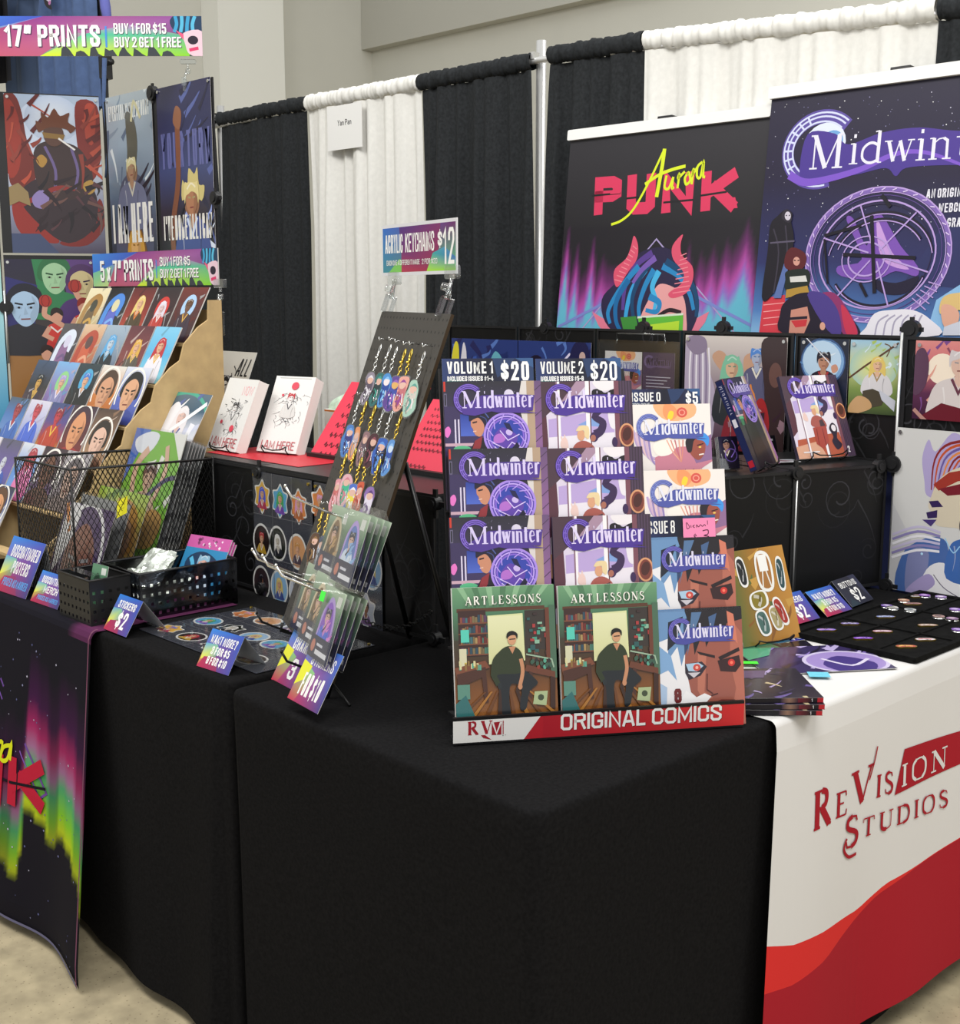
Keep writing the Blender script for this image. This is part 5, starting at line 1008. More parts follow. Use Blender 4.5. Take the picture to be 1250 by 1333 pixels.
def p_moon(A):
    A.bg('#182034'); A.ell(.48, .42, .44, .40, '#7fa8d4'); A.ell(.46, .40, .40, .36, '#bcd6ec'); A.ring(.48, .42, .45, .42, .03, '#3a5a8c'); brush(A, 10, ['#dce8f4', '#5a86ba'], 4, l=.15); fig(A, .5, .42, .14, '#b8846a', '#1c1626', '#22182a', '#a8282c'); A.line([(.1, -.02), (.6, .42), (.72, .55)], .02, '#e0e0e8'); A.blob([(.66, .5), (.76, .46), (.8, .56), (.7, .62)], '#c89078', 4)
def p_gold(A):
    A.vgrad(0, 0, 1, A.H, '#9cc4dc', '#c8cc8c', '#7c9448', '#3a4a2a'); A.glow(.5, .5, .5, .4, '#e8e07a', '#a8c8b8'); brush(A, 14, ['#7fb4d8', '#d8e8f0', '#a8c060'], 6, l=.2, y1=.6); A.curve([(.0, .72), (.3, .5), (.6, .3), (.98, .04)], .035, '#5a3a24', 5); A.curve([(.75, .3), (.82, .12), (.7, .06)], .02, '#6a4a2c', 4)
    fig(A, .58, .46, .11, '#e0b494', '#e0c468', '#d9d6d8', '#a88a5a', hs=1, wide=2.6, drop=5); A.poly([(.3, .95), (.5, .9), (.8, 1.0), (.7, 1.2), (.3, 1.3)], '#4a4434'); A.blob([(.02, 1.25), (.2, 1.05), (.42, 1.1), (.5, 1.25), (.3, 1.35), (.05, 1.4)], '#c8a070', 4); A.poly([(.62, .9), (.98, 1.1), (.96, 1.3), (.7, 1.1)], '#c9ccd6')
def p_pink(A):
    A.vgrad(0, 0, 1, A.H, '#d98a86', '#c86a72', '#5a2a4a', '#3a1a34'); A.ell(.38, .36, .2, .2, '#f4e4d0'); brush(A, 22, ['#8a4a62', '#e0a090', '#4a2440', '#7a4a8a'], 8, l=.3); A.blob([(0, .2), (.12, .1), (.2, .3), (.16, .6), (0, .7)], '#5a3a52', 4); fig(A, .62, .3, .14, '#d8b4a4', '#cfc6c8', '#d6ccca', '#6a3a4a', hs=0, wide=2.7); A.poly([(.1, 1.0), (.4, .8), (.9, .9), (.9, 1.2), (.1, 1.2)], '#6a1c2a'); A.curve([(.02, .9), (.2, 1.05), (.35, 1.12)], .05, '#b88a80', 4)
def pr(label, F, x0, y0, x1, y1, off, fn, mat=None, group=None, name='art_print', thick=.001, pins=False, cat='art print', edge='#dcdad6'):
    a, b = F.px(x0, y0, off); a2, _ = F.px(x1, y0, off); _, b2 = F.px(x0, y1, off)
    A = Art(a2 - a, b - b2, thick, edge=edge); fn(A)
    if not pins: return tag(A.build(name, None, F.mat(a, b2, off), mat or GLOSS), label, cat, group)
    t = thing(name, label, cat, F.mat(a, b2, off), group); A.build('print_sheet', t, None, mat or GLOSS)
    w, h = a2 - a, b - b2
    for k, (x, y) in enumerate(((.012, h - .012), (w - .012, h - .012))): m = MB(); m.cyl((x, y), .0055, .001, .004, 12); m.build('pin', CHROME, t)
    return t
G1 = 'prints on the back wall of panels'
pr('wide blue crowd print on the back wall, behind the volume price signs', F_t, 588, 440, 770, 560, .008, p_crowd, group=G1)
pr('large print of long-haired people on the back wall', F_t, 893, 436, 1026, 580, .008, p_hair, group=G1, pins=True)
pr('print of a dark-haired man before a blue moon', F_t, 1043, 440, 1106, 545, .008, p_moon, group=G1, pins=True)
pr('print of a blonde woman holding a wooden staff', F_t, 1108, 442, 1172, 537, .008, p_gold, group=G1, pins=True)
pr('reddish sunset print of a white-haired man on the corner screen', F_e, 1193, 443, 1290, 545, .008, p_pink, group=G1, pins=True)
def p_flame(A):
    A.bg('#d6d5d3'); A.poly([(0, A.H), (0, .8), (.25, 1.2), (.3, A.H)], '#c9c8ca')
    A.blob([(.30, .30), (.36, .10), (.44, .22), (.60, .02), (.75, .04), (1, 0), (1, .7), (.6, .75), (.42, .7), (.36, .66), (.34, .54)], '#b3a6d2', 4)
    for i in range(8): A.curve([(.42 + .03 * i, .62), (.44 + .05 * i, .3), (.6 + .06 * i, .12 + .02 * i), (1, .06 + .04 * i)], .03, ('#8a2c2c', '#c4562e', '#6d5a9e', '#e08a4a')[i % 4], 4, t0=.4, t1=1.2)
    A.blob([(.42, .7), (.5, .5), (.7, .36), (1, .3), (1, .95), (.7, .98), (.5, .98), (.48, .9), (.40, .8)], '#d9cdb6', 4)
    for P, c in (([(.44, .56), (.6, .42), (.9, .34), (1, .34), (1, .42), (.7, .5), (.5, .62)], '#a23a30'), ([(.5, .6), (.8, .5), (1, .52), (.9, .6), (.6, .66)], '#7a2430'), ([(.4, .74), (.5, .72), (.56, .78), (.44, .8)], '#3a2a5a'), ([(.38, .86), (.5, .82), (.5, .9), (.4, .92)], '#3a2a5a'), ([(.34, .94), (.5, .92), (.44, 1.0)], '#4a3a78')): A.poly(P, c)
    A.ell(.84, .56, .08, .03, '#efe8dc'); A.line([(.76, .55), (.92, .56)], .016, '#2a1a2a')
    A.blob([(.1, A.H), (.14, 1.34), (.3, 1.18), (.5, 1.1), (.64, 1.2), (.6, A.H)], '#4a6aa8', 4); A.blob([(.2, 1.36), (.3, 1.24), (.44, 1.3), (.36, A.H), (.2, A.H)], '#7f84b0', 4)
    for i in range(6): A.curve([(.02, 1.14 + .05 * i), (.3, 1.02 + .05 * i), (.55, 1.05 + .04 * i)], .026, ('#c8c0dc', '#8f86b8', '#eeecf2')[i % 3], 4)
    A.blob([(.42, 1.46), (.6, 1.36), (.8, 1.5), (1, 1.56), (1, A.H), (.4, A.H)], '#e9e8ea', 4); A.blob([(.2, A.H), (.3, 1.6), (.45, 1.5), (.52, 1.6), (.36, A.H)], '#a79ac8', 4); A.curve([(.5, 1.5), (.62, 1.62), (.8, 1.7)], .01, '#6a6478', 4)
    fig(A, .84, .98, .09, '#d8a890', '#221c30', '#3f6ab0', '#7fb0e0', hs=0); A.ring(.81, .99, .035, .028, .008, '#1a1a22'); A.ring(.89, .99, .035, .028, .008, '#1a1a22'); A.curve([(.6, 1.1), (.7, 1.24), (.78, 1.16), (.86, 1.3)], .012, '#9fd0f4', 4); A.ell(.36, 1.3, .014, .014, '#bfe4ff')
pr('large white poster of a flame-haired profile, low on the corner screen', F_e, 1168, 556, 1290, 768, .009, p_flame, pins=True, name='art_poster', cat='poster')
# ------------------------------------------------------------------ clear pouch with two small cards
a, b = F_t.px(780, 433, .011); a2, _ = F_t.px(887, 433, .011); _, b2 = F_t.px(780, 560, .011); w, h = a2 - a, b - b2
t = thing('hanging_pouch', 'clear hanging pouch holding a white and a purple comic card', 'pouch', F_t.mat(a, b2, .012))
m = MB(); m.box(0, 0, 0, w, h - .03, .0008); m.build('back_sheet', BLACKP, t); m = MB(); m.box(0, 0, .004, w, h - .022, .0045); m.build('front_sheet', SLEEVE, t)
m = MB(); m.tube([(w * .24, h - .035, .003), (w * .24, h, .003), (w * .82, h, .003), (w * .82, h - .035, .003)], .003); m.build('hang_tab', CLEAR, t)
A = Art(w * .46, h * .72, .0006); cov_i0(A); A.build('white_card', t, I4(w * .09, h * .1, .0015)); A = Art(w * .38, h * .72, .0006); A.bg('#4b3a5c'); mwlogo(A, .1, .32, .8, '#2a2036', '#6a5680', arcs='#8a76a4')
for i in range(9): A.line([(.12, .6 + .08 * i), (.88 - .1 * (i % 3), .6 + .08 * i)], .022, '#c9c2d2')
A.build('purple_card', t, I4(w * .56, h * .1, .0015))
# ------------------------------------------------------------------ wire easels
def easel(label, F, w, d=.10, lip=.035, mat=None):
    """F: the leaning frame of what it carries, origin at its lower left corner"""
    t = thing('wire_easel', label, 'easel', F.mat(0, 0, 0)); inv = t.matrix_world.inverted(); z0 = F.o.z
    def G(a, b, n=0): return inv @ F.at(a, b, n)
    dn = Vector((0, 0, 0)); nb = Vector((F.n.x, F.n.y, 0)).normalized()
    for s, a in (('hook', w * .2), ('hook', w * .8)):
        m = MB(); m.tube([G(a, lip * .4, .018), G(a, .004, .016), G(a, -.003, .0), G(a, -.003, -.02), G(a, .10, -.012)], .002, 6); m.build(s, BLACKM, t)
    m = MB(); m.tube([G(w * .2, lip * .4, .018), G(w * .3, lip * .1, .02), G(w * .5, .0, .021), G(w * .7, lip * .1, .02), G(w * .8, lip * .4, .018)], .002, 6); m.build('front_wire', BLACKM, t)
    m = MB(); q = F.at(w * .5, .12, -.016); e = F.at(w * .5, 0, -.004) - nb * d; m.tube([inv @ q, inv @ Vector((e.x, e.y, z0 + .002)), G(w * .5, -.002, -.01)], .002, 6); m.build('back_leg', BLACKM, t)
    return t
# ------------------------------------------------------------------ books and bits on the raised shelf
F1 = lean((-.568, 1.655, TOP + zl + .006), 71.3, 25)
bkL = book_mesh(.200, .245, .012, cov_v2); book(bkL, 'volume two comic with a lilac window scene leaning on an easel on the raised shelf', F1.mat(0, 0, .004), None)
easel('black wire easel under the lilac volume two comic', F1, .2)
F2 = lean((-.522, 1.385, TOP + zl + .006), 103, 25)
bkS = book_mesh(.165, .255, .020, cov_v1); b_ = book(bkS, 'comic seen nearly edge on with a navy spine, leaning on the raised shelf', F2.mat(0, 0, .004), None)
A = Art(.018, .25, .0004, edge='#1c2450'); A.bg('#1c2450'); A.xf = lambda x, y: (.5 + (y - .5), x * 13.5); A.text('Midwinter', .05, .72, .5, '#d8d4ec', w=.34, font=SERIF, wt=.13); A.xf = None; A.rect(.1, 12.4, .9, 13.4, '#b02030'); A.rect(.2, 6, .8, 7.2, '#d8d4dc')
A.build('spine_label', b_, Matrix.Translation((-.0012, .002, -.019)) @ Matrix.Rotation(-math.pi / 2, 4, 'Y') )
easel('black wire easel under the comic with the navy spine', F2, .165)
q = onz(938, 612, TOP + zl); Fc = lean((q.x, q.y, TOP + zl), 62, 16)
t = thing('card_holder', 'clear acrylic holder with small purple comic cards on the raised shelf', 'card holder', Fc.mat(0, 0, 0))
m = MB(); m.box(-.002, 0, -.03, .062, .085, -.028); m.box(-.002, 0, .004, .062, .03, .006); m.box(-.002, 0, -.03, .062, .002, .006); m.build('holder', CLEAR, t)
tc = Fc
for k in range(4):
    A = Art(.056, .086, .0016); A.bg('#2a2440'); fig(A, .4, .4, .2, '#b88a78', '#1c1830', '#2a2036', hs=0); A.ring(.6, .9, .3, .3, .04, '#8a6ad0'); A.curve([(.7, .2), (.85, .6), (.6, 1.0)], .05, '#9a7ae0', 4)
    tag(A.build('comic_card', None, Fc.mat(.001, .003, .0005 - .0055 * k), GLOSS), 'small purple comic card in the clear holder, ' + ('front one', 'second from the front', 'third from the front', 'backmost one')[k], 'card', 'cards in the clear holder')
q = onz(1030, 604, TOP + zl + .001); A = Art(.09, .055, .0008); A.bg('#cfd2da'); A.poly([(.1, .1), (.5, .05), (.9, .4), (.5, .5)], '#8a6a72'); tag(A.build('leaflet', None, flat((q.x - .05, q.y - .02, TOP + zl + .001), 60).mat(0, 0, .001), GLOSS), 'small pale leaflet lying flat beside the volume two comic', 'leaflet')
q = onz(1003, 590, TOP + zl); Fk = lean((q.x - .02, q.y, TOP + zl), 75, 20); A = Art(.05, .05, .001, edge='#111'); A.bg('#15151c'); A.rect(.15, .2, .8, .32, '#c9c9cf'); A.rect(.15, .5, .7, .6, '#c9c9cf'); tag(A.build('price_card', None, Fk.mat(0, 0, .001)), 'tiny dark price card on the raised shelf between the two leaning comics', 'price sign')

# ------------------------------------------------------------------ on the white runner: tents, sticker sheet, comics, button tray
RT = TOP + .0045
def signart(A, l1, l2, l3=None, style=0):
    if style == 2:
        A.hgrad(0, 0, 1, A.H, '#2a2c3c', '#23232e'); A.poly([(.7, 0), (1, 0), (1, A.H)], '#32344a'); A.poly([(0, A.H), (.2, A.H * .7), (.4, A.H)], '#2b3a44')
    else:
        A.poly([(0, 0), (1, 0), (1, A.H), (0, A.H)], ['#2f7fd4', '#2f55b0', '#4a4a9c', '#8a2a58']); A.poly([(0, A.H * .45), (.46, A.H * .55), (.30, A.H), (0, A.H)], ['#cfd84a', '#6aa880', '#a84a68', '#b82a50']); A.poly([(0, A.H * .38), (.36, A.H * .36), (.52, A.H * .58), (.02, A.H * .8)], ['#5aa0c8', '#7ab49a', '#5a8ab0', '#e4e23c']); A.poly([(0, A.H), (.1, A.H * .72), (.5, A.H * .66), (.62, A.H)], ['#b8264c', '#a83058', '#8a3a6a', '#94305e'])
    w_ = '#f2f1ee'; H = A.H
    if l3:
        A.text(l1, .5, H * .36, H * .22, w_, w=.80, wt=.16, align='c'); A.text(l2, .52, H * .62, H * .2, w_, w=.56, wt=.16, align='c'); A.text(l3, .52, H * .88, H * .2, w_, w=.60, wt=.16, align='c')
    else: A.text(l1, .5, H * .34, H * .20, w_, w=.72, wt=.16, align='c'); A.text(l2, .55, H * .88, H * .46, w_, w=.38, wt=.16, align='c')
def tent(label, F, w, h, lines, style=0, group=None, back='#b9bcc2'):
    t = thing('price_tent', label, 'price sign', F.mat(0, 0, 0), group)
    A = Art(w, h, .0006, edge='#d8d8d8', back=back); signart(A, *lines, style=style); A.build('front_panel', t, None)
    lf = math.asin(max(-1, min(1, F.u.z))); m = MB()
    top = F.at(0, h, -.001); nb = -Vector((F.n.x, F.n.y, 0)).normalized(); zt_ = top.z - F.o.z
    inv = t.matrix_world.inverted(); foot = Vector((top.x, top.y, F.o.z + .0006)) + nb * (zt_ * .75)
    P = [top, top + F.w * w, foot + F.w * w, foot]; n2 = Vector((0, 0, .0006)); m.add([inv @ p for p in P] + [inv @ (p - n2) for p in P], [(0, 1, 2, 3), (7, 6, 5, 4), (0, 4, 5, 1), (1, 5, 6, 2), (2, 6, 7, 3), (3, 7, 4, 0)]); m.build('back_panel', M('card_back', (.42, .44, .47), .5), t); return t
GT = 'price tents by the button tray'
tent('blue tent sign pricing stickers at two dollars, beside the easel sticker sheet', lean((-.330, 1.288, TOP + .0065), 88, 45.8), .114, .087, ('STICKERS', '$2'), group=GT)
tent('blue want-more tent sign, middle of the three by the button tray', lean((-.318, 1.424, TOP + .0065), 90, 52), .120, .086, ('WANT MORE?', '3 FOR $5', '8 FOR $10'), group=GT)
tent('dark tent sign pricing buttons at two dollars', lean((-.328, 1.562, TOP + .0065), 94, 46.4), .123, .087, ('BUTTONS', '$2'), style=2, group=GT)
F3 = lean((-.296, 1.025, RT + .003), 78, 20)
t = thing('sticker_sheet', 'orange-brown sticker sheet with an easel and paint tubes, leaning on a wire stand', 'sticker sheet', F3.mat(0, 0, .002))
A = Art(.185, .225, .001); A.hgrad(0, 0, 1, A.H, '#5a6a34', '#a8742e', '#c08a3e'); brush(A, 12, ['#8a5a2a', '#c89a4a', '#5a6a3a'], 5, l=.4, w=.08)
A.build('sheet', t, None, GLOSS)
def st_(x, y, w, h, c, rot=0, kind=0):
    B = Art(w, h, .0008, edge='#efeee8'); B.xf = None; B.V = []; B.F = []; B.C = []
    B.blob([(.5, .0), (.9, .12 * B.H), (1, .5 * B.H), (.88, .9 * B.H), (.5, B.H), (.1, .88 * B.H), (0, .5 * B.H), (.12, .1 * B.H)], '#f0efe9', 4); B.blob([(.5, .08 * B.H), (.82, .18 * B.H), (.88, .5 * B.H), (.78, .84 * B.H), (.5, .92 * B.H), (.2, .82 * B.H), (.12, .5 * B.H), (.2, .16 * B.H)], c, 4)
    if kind == 1: B.xf = None; B.poly([(.25, .1 * B.H), (.75, .1 * B.H), (.75, .5 * B.H), (.25, .5 * B.H)], '#f4f3ee'); B.line([(.4, .5 * B.H), (.25, .9 * B.H)], .07, '#e8e6de'); B.line([(.6, .5 * B.H), (.75, .9 * B.H)], .07, '#e8e6de')
    else: B.curve([(.3, .2 * B.H), (.6, .45 * B.H), (.4, .8 * B.H)], .14, mixc(c, '#fff', .4), 4); B.curve([(.65, .25 * B.H), (.5, .6 * B.H)], .1, mixc(c, '#000', .5), 4)
    B.build('sticker', t, I4(x, y, .0012) @ Matrix.Rotation(R(rot), 4, 'Z'), GLOSS)
for q in ((.028, .135, .03, .075, '#22252a', 4), (.083, .118, .055, .10, '#a8733a', 0, 1), (.145, .115, .026, .085, '#2a4a50', -3), (.05, .075, .06, .045, '#8a7a2c', 10), (.062, .012, .04, .065, '#4a6a64', 12), (.108, .02, .035, .062, '#a89a6a', 14), (.135, .028, .03, .075, '#a8342a', 20)): st_(*q)
easel('black wire stand under the orange-brown sticker sheet', F3, .185, lip=.02)
Ft = flat(onz(1020, 841, RT), 68); A = Art(.115, .078, .0006); A.hgrad(0, 0, 1, A.H, '#2c8a94', '#2434a0', '#1e2478'); A.rect(0, 0, .42, A.H, '#1f5a78'); A.text('ENAMEL PINS', .05, A.H * .3, A.H * .2, '#efeeec', w=.5, wt=.16); A.text('$8', .46, A.H * .88, A.H * .5, '#efeeec', w=.32, wt=.16)
tag(A.build('price_card', None, flat((-.268, 1.118, RT), 72).mat(0, 0, .0008)), 'blue eight-dollar price card lying flat in front of the button tray', 'price sign')
def p_purp(A):
    A.bg('#3a2f5e'); brush(A, 26, ['#8f7ac4', '#c3b4e4', '#2a1f4a', '#5a4a9a', '#1f1a2e'], 12, l=.35, w=.06); A.ell(.7, .45, .3, .26, '#a892d2'); A.ring(.7, .45, .31, .27, .03, '#d6ccec'); A.blob([(.5, .5), (.7, .3), (.9, .5), (.8, .7), (.6, .72)], '#4a3a86', 4); A.curve([(.55, .35), (.7, .55), (.9, .4)], .03, '#e4dcf4', 4); A.poly([(0, 0), (.3, 0), (.2, .2), (0, .3)], '#49a07a')
def p_purp2(A):
    A.bg('#1d1a26'); brush(A, 22, ['#4a5a54', '#8a9a90', '#2f2a44', '#6a5a9a', '#a0b0a0'], 22, l=.3, w=.05); A.poly([(.2, .1), (.6, .0), (.7, .3), (.3, .4)], '#3f7a5a')
tag((lambda A: (p_purp2(A), A)[1])(Art(.25, .19, .001)).build('art_print', None, flat((-.24, .88, RT), 52).mat(0, 0, .0004), GLOSS), 'dark green-black art print lying flat under the purple one', 'art print')
tag((lambda A: (p_purp(A), A)[1])(Art(.30, .20, .001)).build('art_print', None, flat((-.135, .885, RT), 56).mat(0, 0, .003), GLOSS), 'purple art print with a great ring lying flat on the white runner', 'art print')
A = Art(.045, .036, .0004, edge='#6cc3dc'); A.bg('#74cde4'); A.line([(.3, .4), (.7, .42)], .03, '#57aac0'); p = onz(1054, 884, RT); tag(A.build('sticky_note', None, flat((p.x, p.y, RT), 42).mat(0, 0, .0055)), 'pale blue sticky note stuck on the purple print', 'note')
A = Art(.05, .02, .0004, edge='#3fe43a'); A.bg('#4cf23c'); p = onz(958, 868, RT); tag(A.build('price_sticker', None, flat((p.x, p.y, RT), 44).mat(0, 0, .0075)), 'bright green sticker beside the number eight comic', 'sticker')
def cov_s(A):
    A.bg('#1e1a28'); brush(A, 20, ['#2a2440', '#6a5a9a', '#b0a0d0', '#3a3050', '#c8b890'], 31, l=.4, w=.06); A.poly([(.1, .1), (.6, .1), (.5, .4), (.1, .4)], '#54406a')
pS = onz(1070, 931, RT) - Vector((.17 * .688, .17 * .725, 0))
bm_s = book_mesh(.17, .20, .0095, cov_s)
for k in range(3):
    Fs = flat((pS.x + .004 * (k == 1), pS.y + .004 * k, RT + .0005 + .0105 * (k + 1)), 46.5 + (k - 1) * 2)
    b_ = book(bm_s, 'dark volume one comic lying flat by the stand, %s of three' % ('bottom', 'middle', 'top')[k], Fs.mat(.0, .0, 0), 'flat stack of volume one comics')
    A = Art(.168, .0092, .0004, edge='#15101a'); A.bg('#15111a'); A.hgrad(.5, 0, .7, A.H, '#2a2036', '#8a6a5a', '#3a2030'); A.hgrad(.7, 0, .86, A.H, '#6a1c2c', '#241018'); A.text('1', .86, A.H * .85, A.H * .7, '#e8e4ea', wt=.16, cw=.4); A.rect(.93, 0, 1, A.H, '#b01f2c')
    A.build('spine_label', b_, Matrix.Translation((.001, -.0008, -.0093)) @ Matrix.Rotation(math.pi / 2, 4, 'X'))
# ------------------------------------------------------------------ velvet tray of buttons and pins
c1 = onz(1192, 857, TOP + .018); xt0 = onz(1041, 818, TOP + .018).x; yt1 = 1.83
tw, th_ = c1.x - xt0, yt1 - c1.y; t = thing('button_tray', 'flat black velvet tray of buttons and pins on the white runner', 'tray', Matrix.Translation((xt0, c1.y, RT)))
m = MB(); m.rbox(0, 0, tw, th_, 0, .008, .012); m.build('base', VELVET, t)
for x0, y0, x1, y1 in ((0, 0, tw, .014), (0, th_ - .014, tw, th_), (0, .014, .014, th_ - .014), (tw - .014, .014, tw, th_ - .014)): m = MB(); m.box(x0, y0, .008, x1, y1, .0135); m.build('rim', VELVET, t)
for x in (tw * .36, tw * .68): m = MB(); m.box(x - .003, .014, .008, x + .003, th_ - .014, .012); m.build('divider', VELVET, t)
for y in (th_ * .34, th_ * .67): m = MB(); m.box(.014, y - .003, .008, tw - .014, y + .003, .012); m.build('divider', VELVET, t)
BT = [(1085, 777, 'r', 'purple face', '#8a6ac0', '#d8c8ec'), (1156, 769, 'w', 'white triangle', '#e4e0dc', '#8a7a74'), (1179, 772, 'w', 'pale pink', '#dcb8b4', '#a8706a'), (1204, 776.6, 'r', 'violet swirl', '#9a5fc0', '#d8b8e8'), (1225, 778.6, 'r', 'lilac crescent', '#a582c8', '#e8d8f0'), (1142, 776.6, 'r', 'small orange', '#c89070', '#e8c8a0'), (1188, 786, 'w', 'tan two-headed', '#c0927a', '#7a4a5a'), (1162, 792.5, 'r', 'white round', '#d8d4d0', '#9a9a98'), (1185, 795.4, 'r', 'silver round', '#cfd0cc', '#7f8a86'), (1153, 803, 'w', 'blue and silver', '#8f9ad0', '#d8dcec'), (1107, 812, 'w', 'long purple-white', '#8a7ab8', '#e4dcf0'),
      (1222, 804, 'r', 'brown face', '#b08878', '#5a3a34'), (1240, 807, 'r', 'brown-violet', '#9a7490', '#d8b8c8'), (1244, 795, 'r', 'bright violet', '#a878d0', '#e0c8f0'), (1208, 814, 'w', 'tan hat', '#c8a488', '#e8e0d4'), (1149, 822, 'w', 'long pink-white', '#d8a8b8', '#f0e8ec'), (1247, 821.5, 'r', 'deep purple', '#8a5ab0', '#c8a8e0'), (1076, 820, 'w', 'rainbow', '#9a86e0', '#e0a0c8'), (1124, 831, 'w', 'bright purple bar', '#8a4fd0', '#d0b0f0'), (1205, 832.5, 'w', 'white and red', '#e8dcdc', '#c83a3a'), (1180, 841.5, 'w', 'red and yellow', '#c8502c', '#ecd060')]
for px, py, k, nm, c, c2 in BT:
    p = onz(px, py, RT + .010)
    if not (xt0 + .03 < p.x < c1.x - .03): p.x = max(xt0 + .03, min(c1.x - .03, p.x))
    if p.y > yt1 - .03: continue
    F_ = flat((p.x, p.y, RT + .0082), 46 if k == 'w' else 20)
    if k == 'r':
        m = MB(); m.lathe([(0.0, 0), (.016, 0), (.0165, .002), (.012, .005), (0, .006)], k=20); t = thing('button_badge', nm + ' round button badge on the velvet tray', 'button', F_.mat(0, 0, 0), 'buttons on the velvet tray')
        m.build('badge_back', CHROME, t); A = Art(.030, .030, 0); A.ell(.5, .5, .5, .5, c); A.ell(.45, .45, .28, .3, c2, 20); A.curve([(.25, .6), (.5, .75), (.75, .55)], .1, mixc(c, '#000', .5), 4); A.build('face', t, I4(-.015, -.015, .0062), GLOSS)
    else:
        t = thing('enamel_pin', nm + ' enamel pin on the velvet tray', 'pin', F_.mat(0, 0, 0), 'enamel pins on the velvet tray')
        P = [(.5, .02), (.85, .05), (1, .25), (.8, .42), (.45, .4), (.1, .44), (0, .2), (.2, .04)]; m = MB(); m.prism([((x - .5) * .05, (.22 - y) * .05) for x, y in cat(P, True, 3)][::-1], 0, .003); m.build('pin_body', GOLD, t)
        A = Art(.05, .0225, 0); A.blob([(.5, .05), (.82, .08), (.95, .24), (.78, .39), (.45, .37), (.12, .4), (.04, .2), (.2, .08)], c, 3); A.curve([(.15, .28), (.4, .15), (.8, .25)], .09, c2, 4); A.dots(.3, .1, .7, .35, 5, .03, .06, [c2, '#222'], int(px)); A.build('face', t, I4(-.025, -.0112, .0032), GLOSS)
# ================================================================== posters at the far left
F_x = Frame((0, 1.0, TOP), (1, 0, 0), (0, 0, 1))
cx0, cz0 = F_x.px(133, 131)
F_w = Frame((cx0, 1.0, TOP), (.433, .898, 0), (0, 0, 1))
def rackpanel(t, inv, F, a0, b0, a1, b1):
    m = MB(); m.box(a0, b0, -.006, a1, b1, 0); m.build('panel', BLACKP, t, inv @ F.mat())
tp = thing('poster_panels', 'folding black panel screen carrying the posters on the left', 'display wall', Matrix.Translation((cx0, 1.0, TOP))); inv = tp.matrix_world.inverted()
xr_, zr_ = F_x.px(276, 104); xm_ = F_x.px(199, 118)[0]
for a0, a1 in ((cx0 + .012, xm_ - .003), (xm_ + .003, xr_)): rackpanel(tp, inv, F_x, a0, .002, a1, zr_ + .01)
zw = F_w.px(60, 122)[1]; w1 = F_w.px(4, 330)[0]; wl_ = F_w.px(-60, 200)[0]
hm = F_w.px(60, 331)[1]
for a0, a1, b0_, b1_ in ((w1, -.012, hm + .004, zw), (w1, -.012, .002, hm - .004), (wl_, w1 - .008, .002, zw)): rackpanel(tp, inv, F_w, a0, b0_, a1, b1_)
knob(tp, inv, F_x, xm_, zr_ + .0, .006, .026); knob(tp, inv, F_x, xr_ - .0, F_x.px(280, 258)[1], .006, .022); knob(tp, inv, F_w, w1, F_w.px(6, 400)[1], .006, .026)
m = MB(); m.tube([(w1 - .004, hm * .58, .01), (w1 - .004, hm * .86, .01)], .004); m.build('joint_strip', ALU, tp, inv @ F_w.mat())
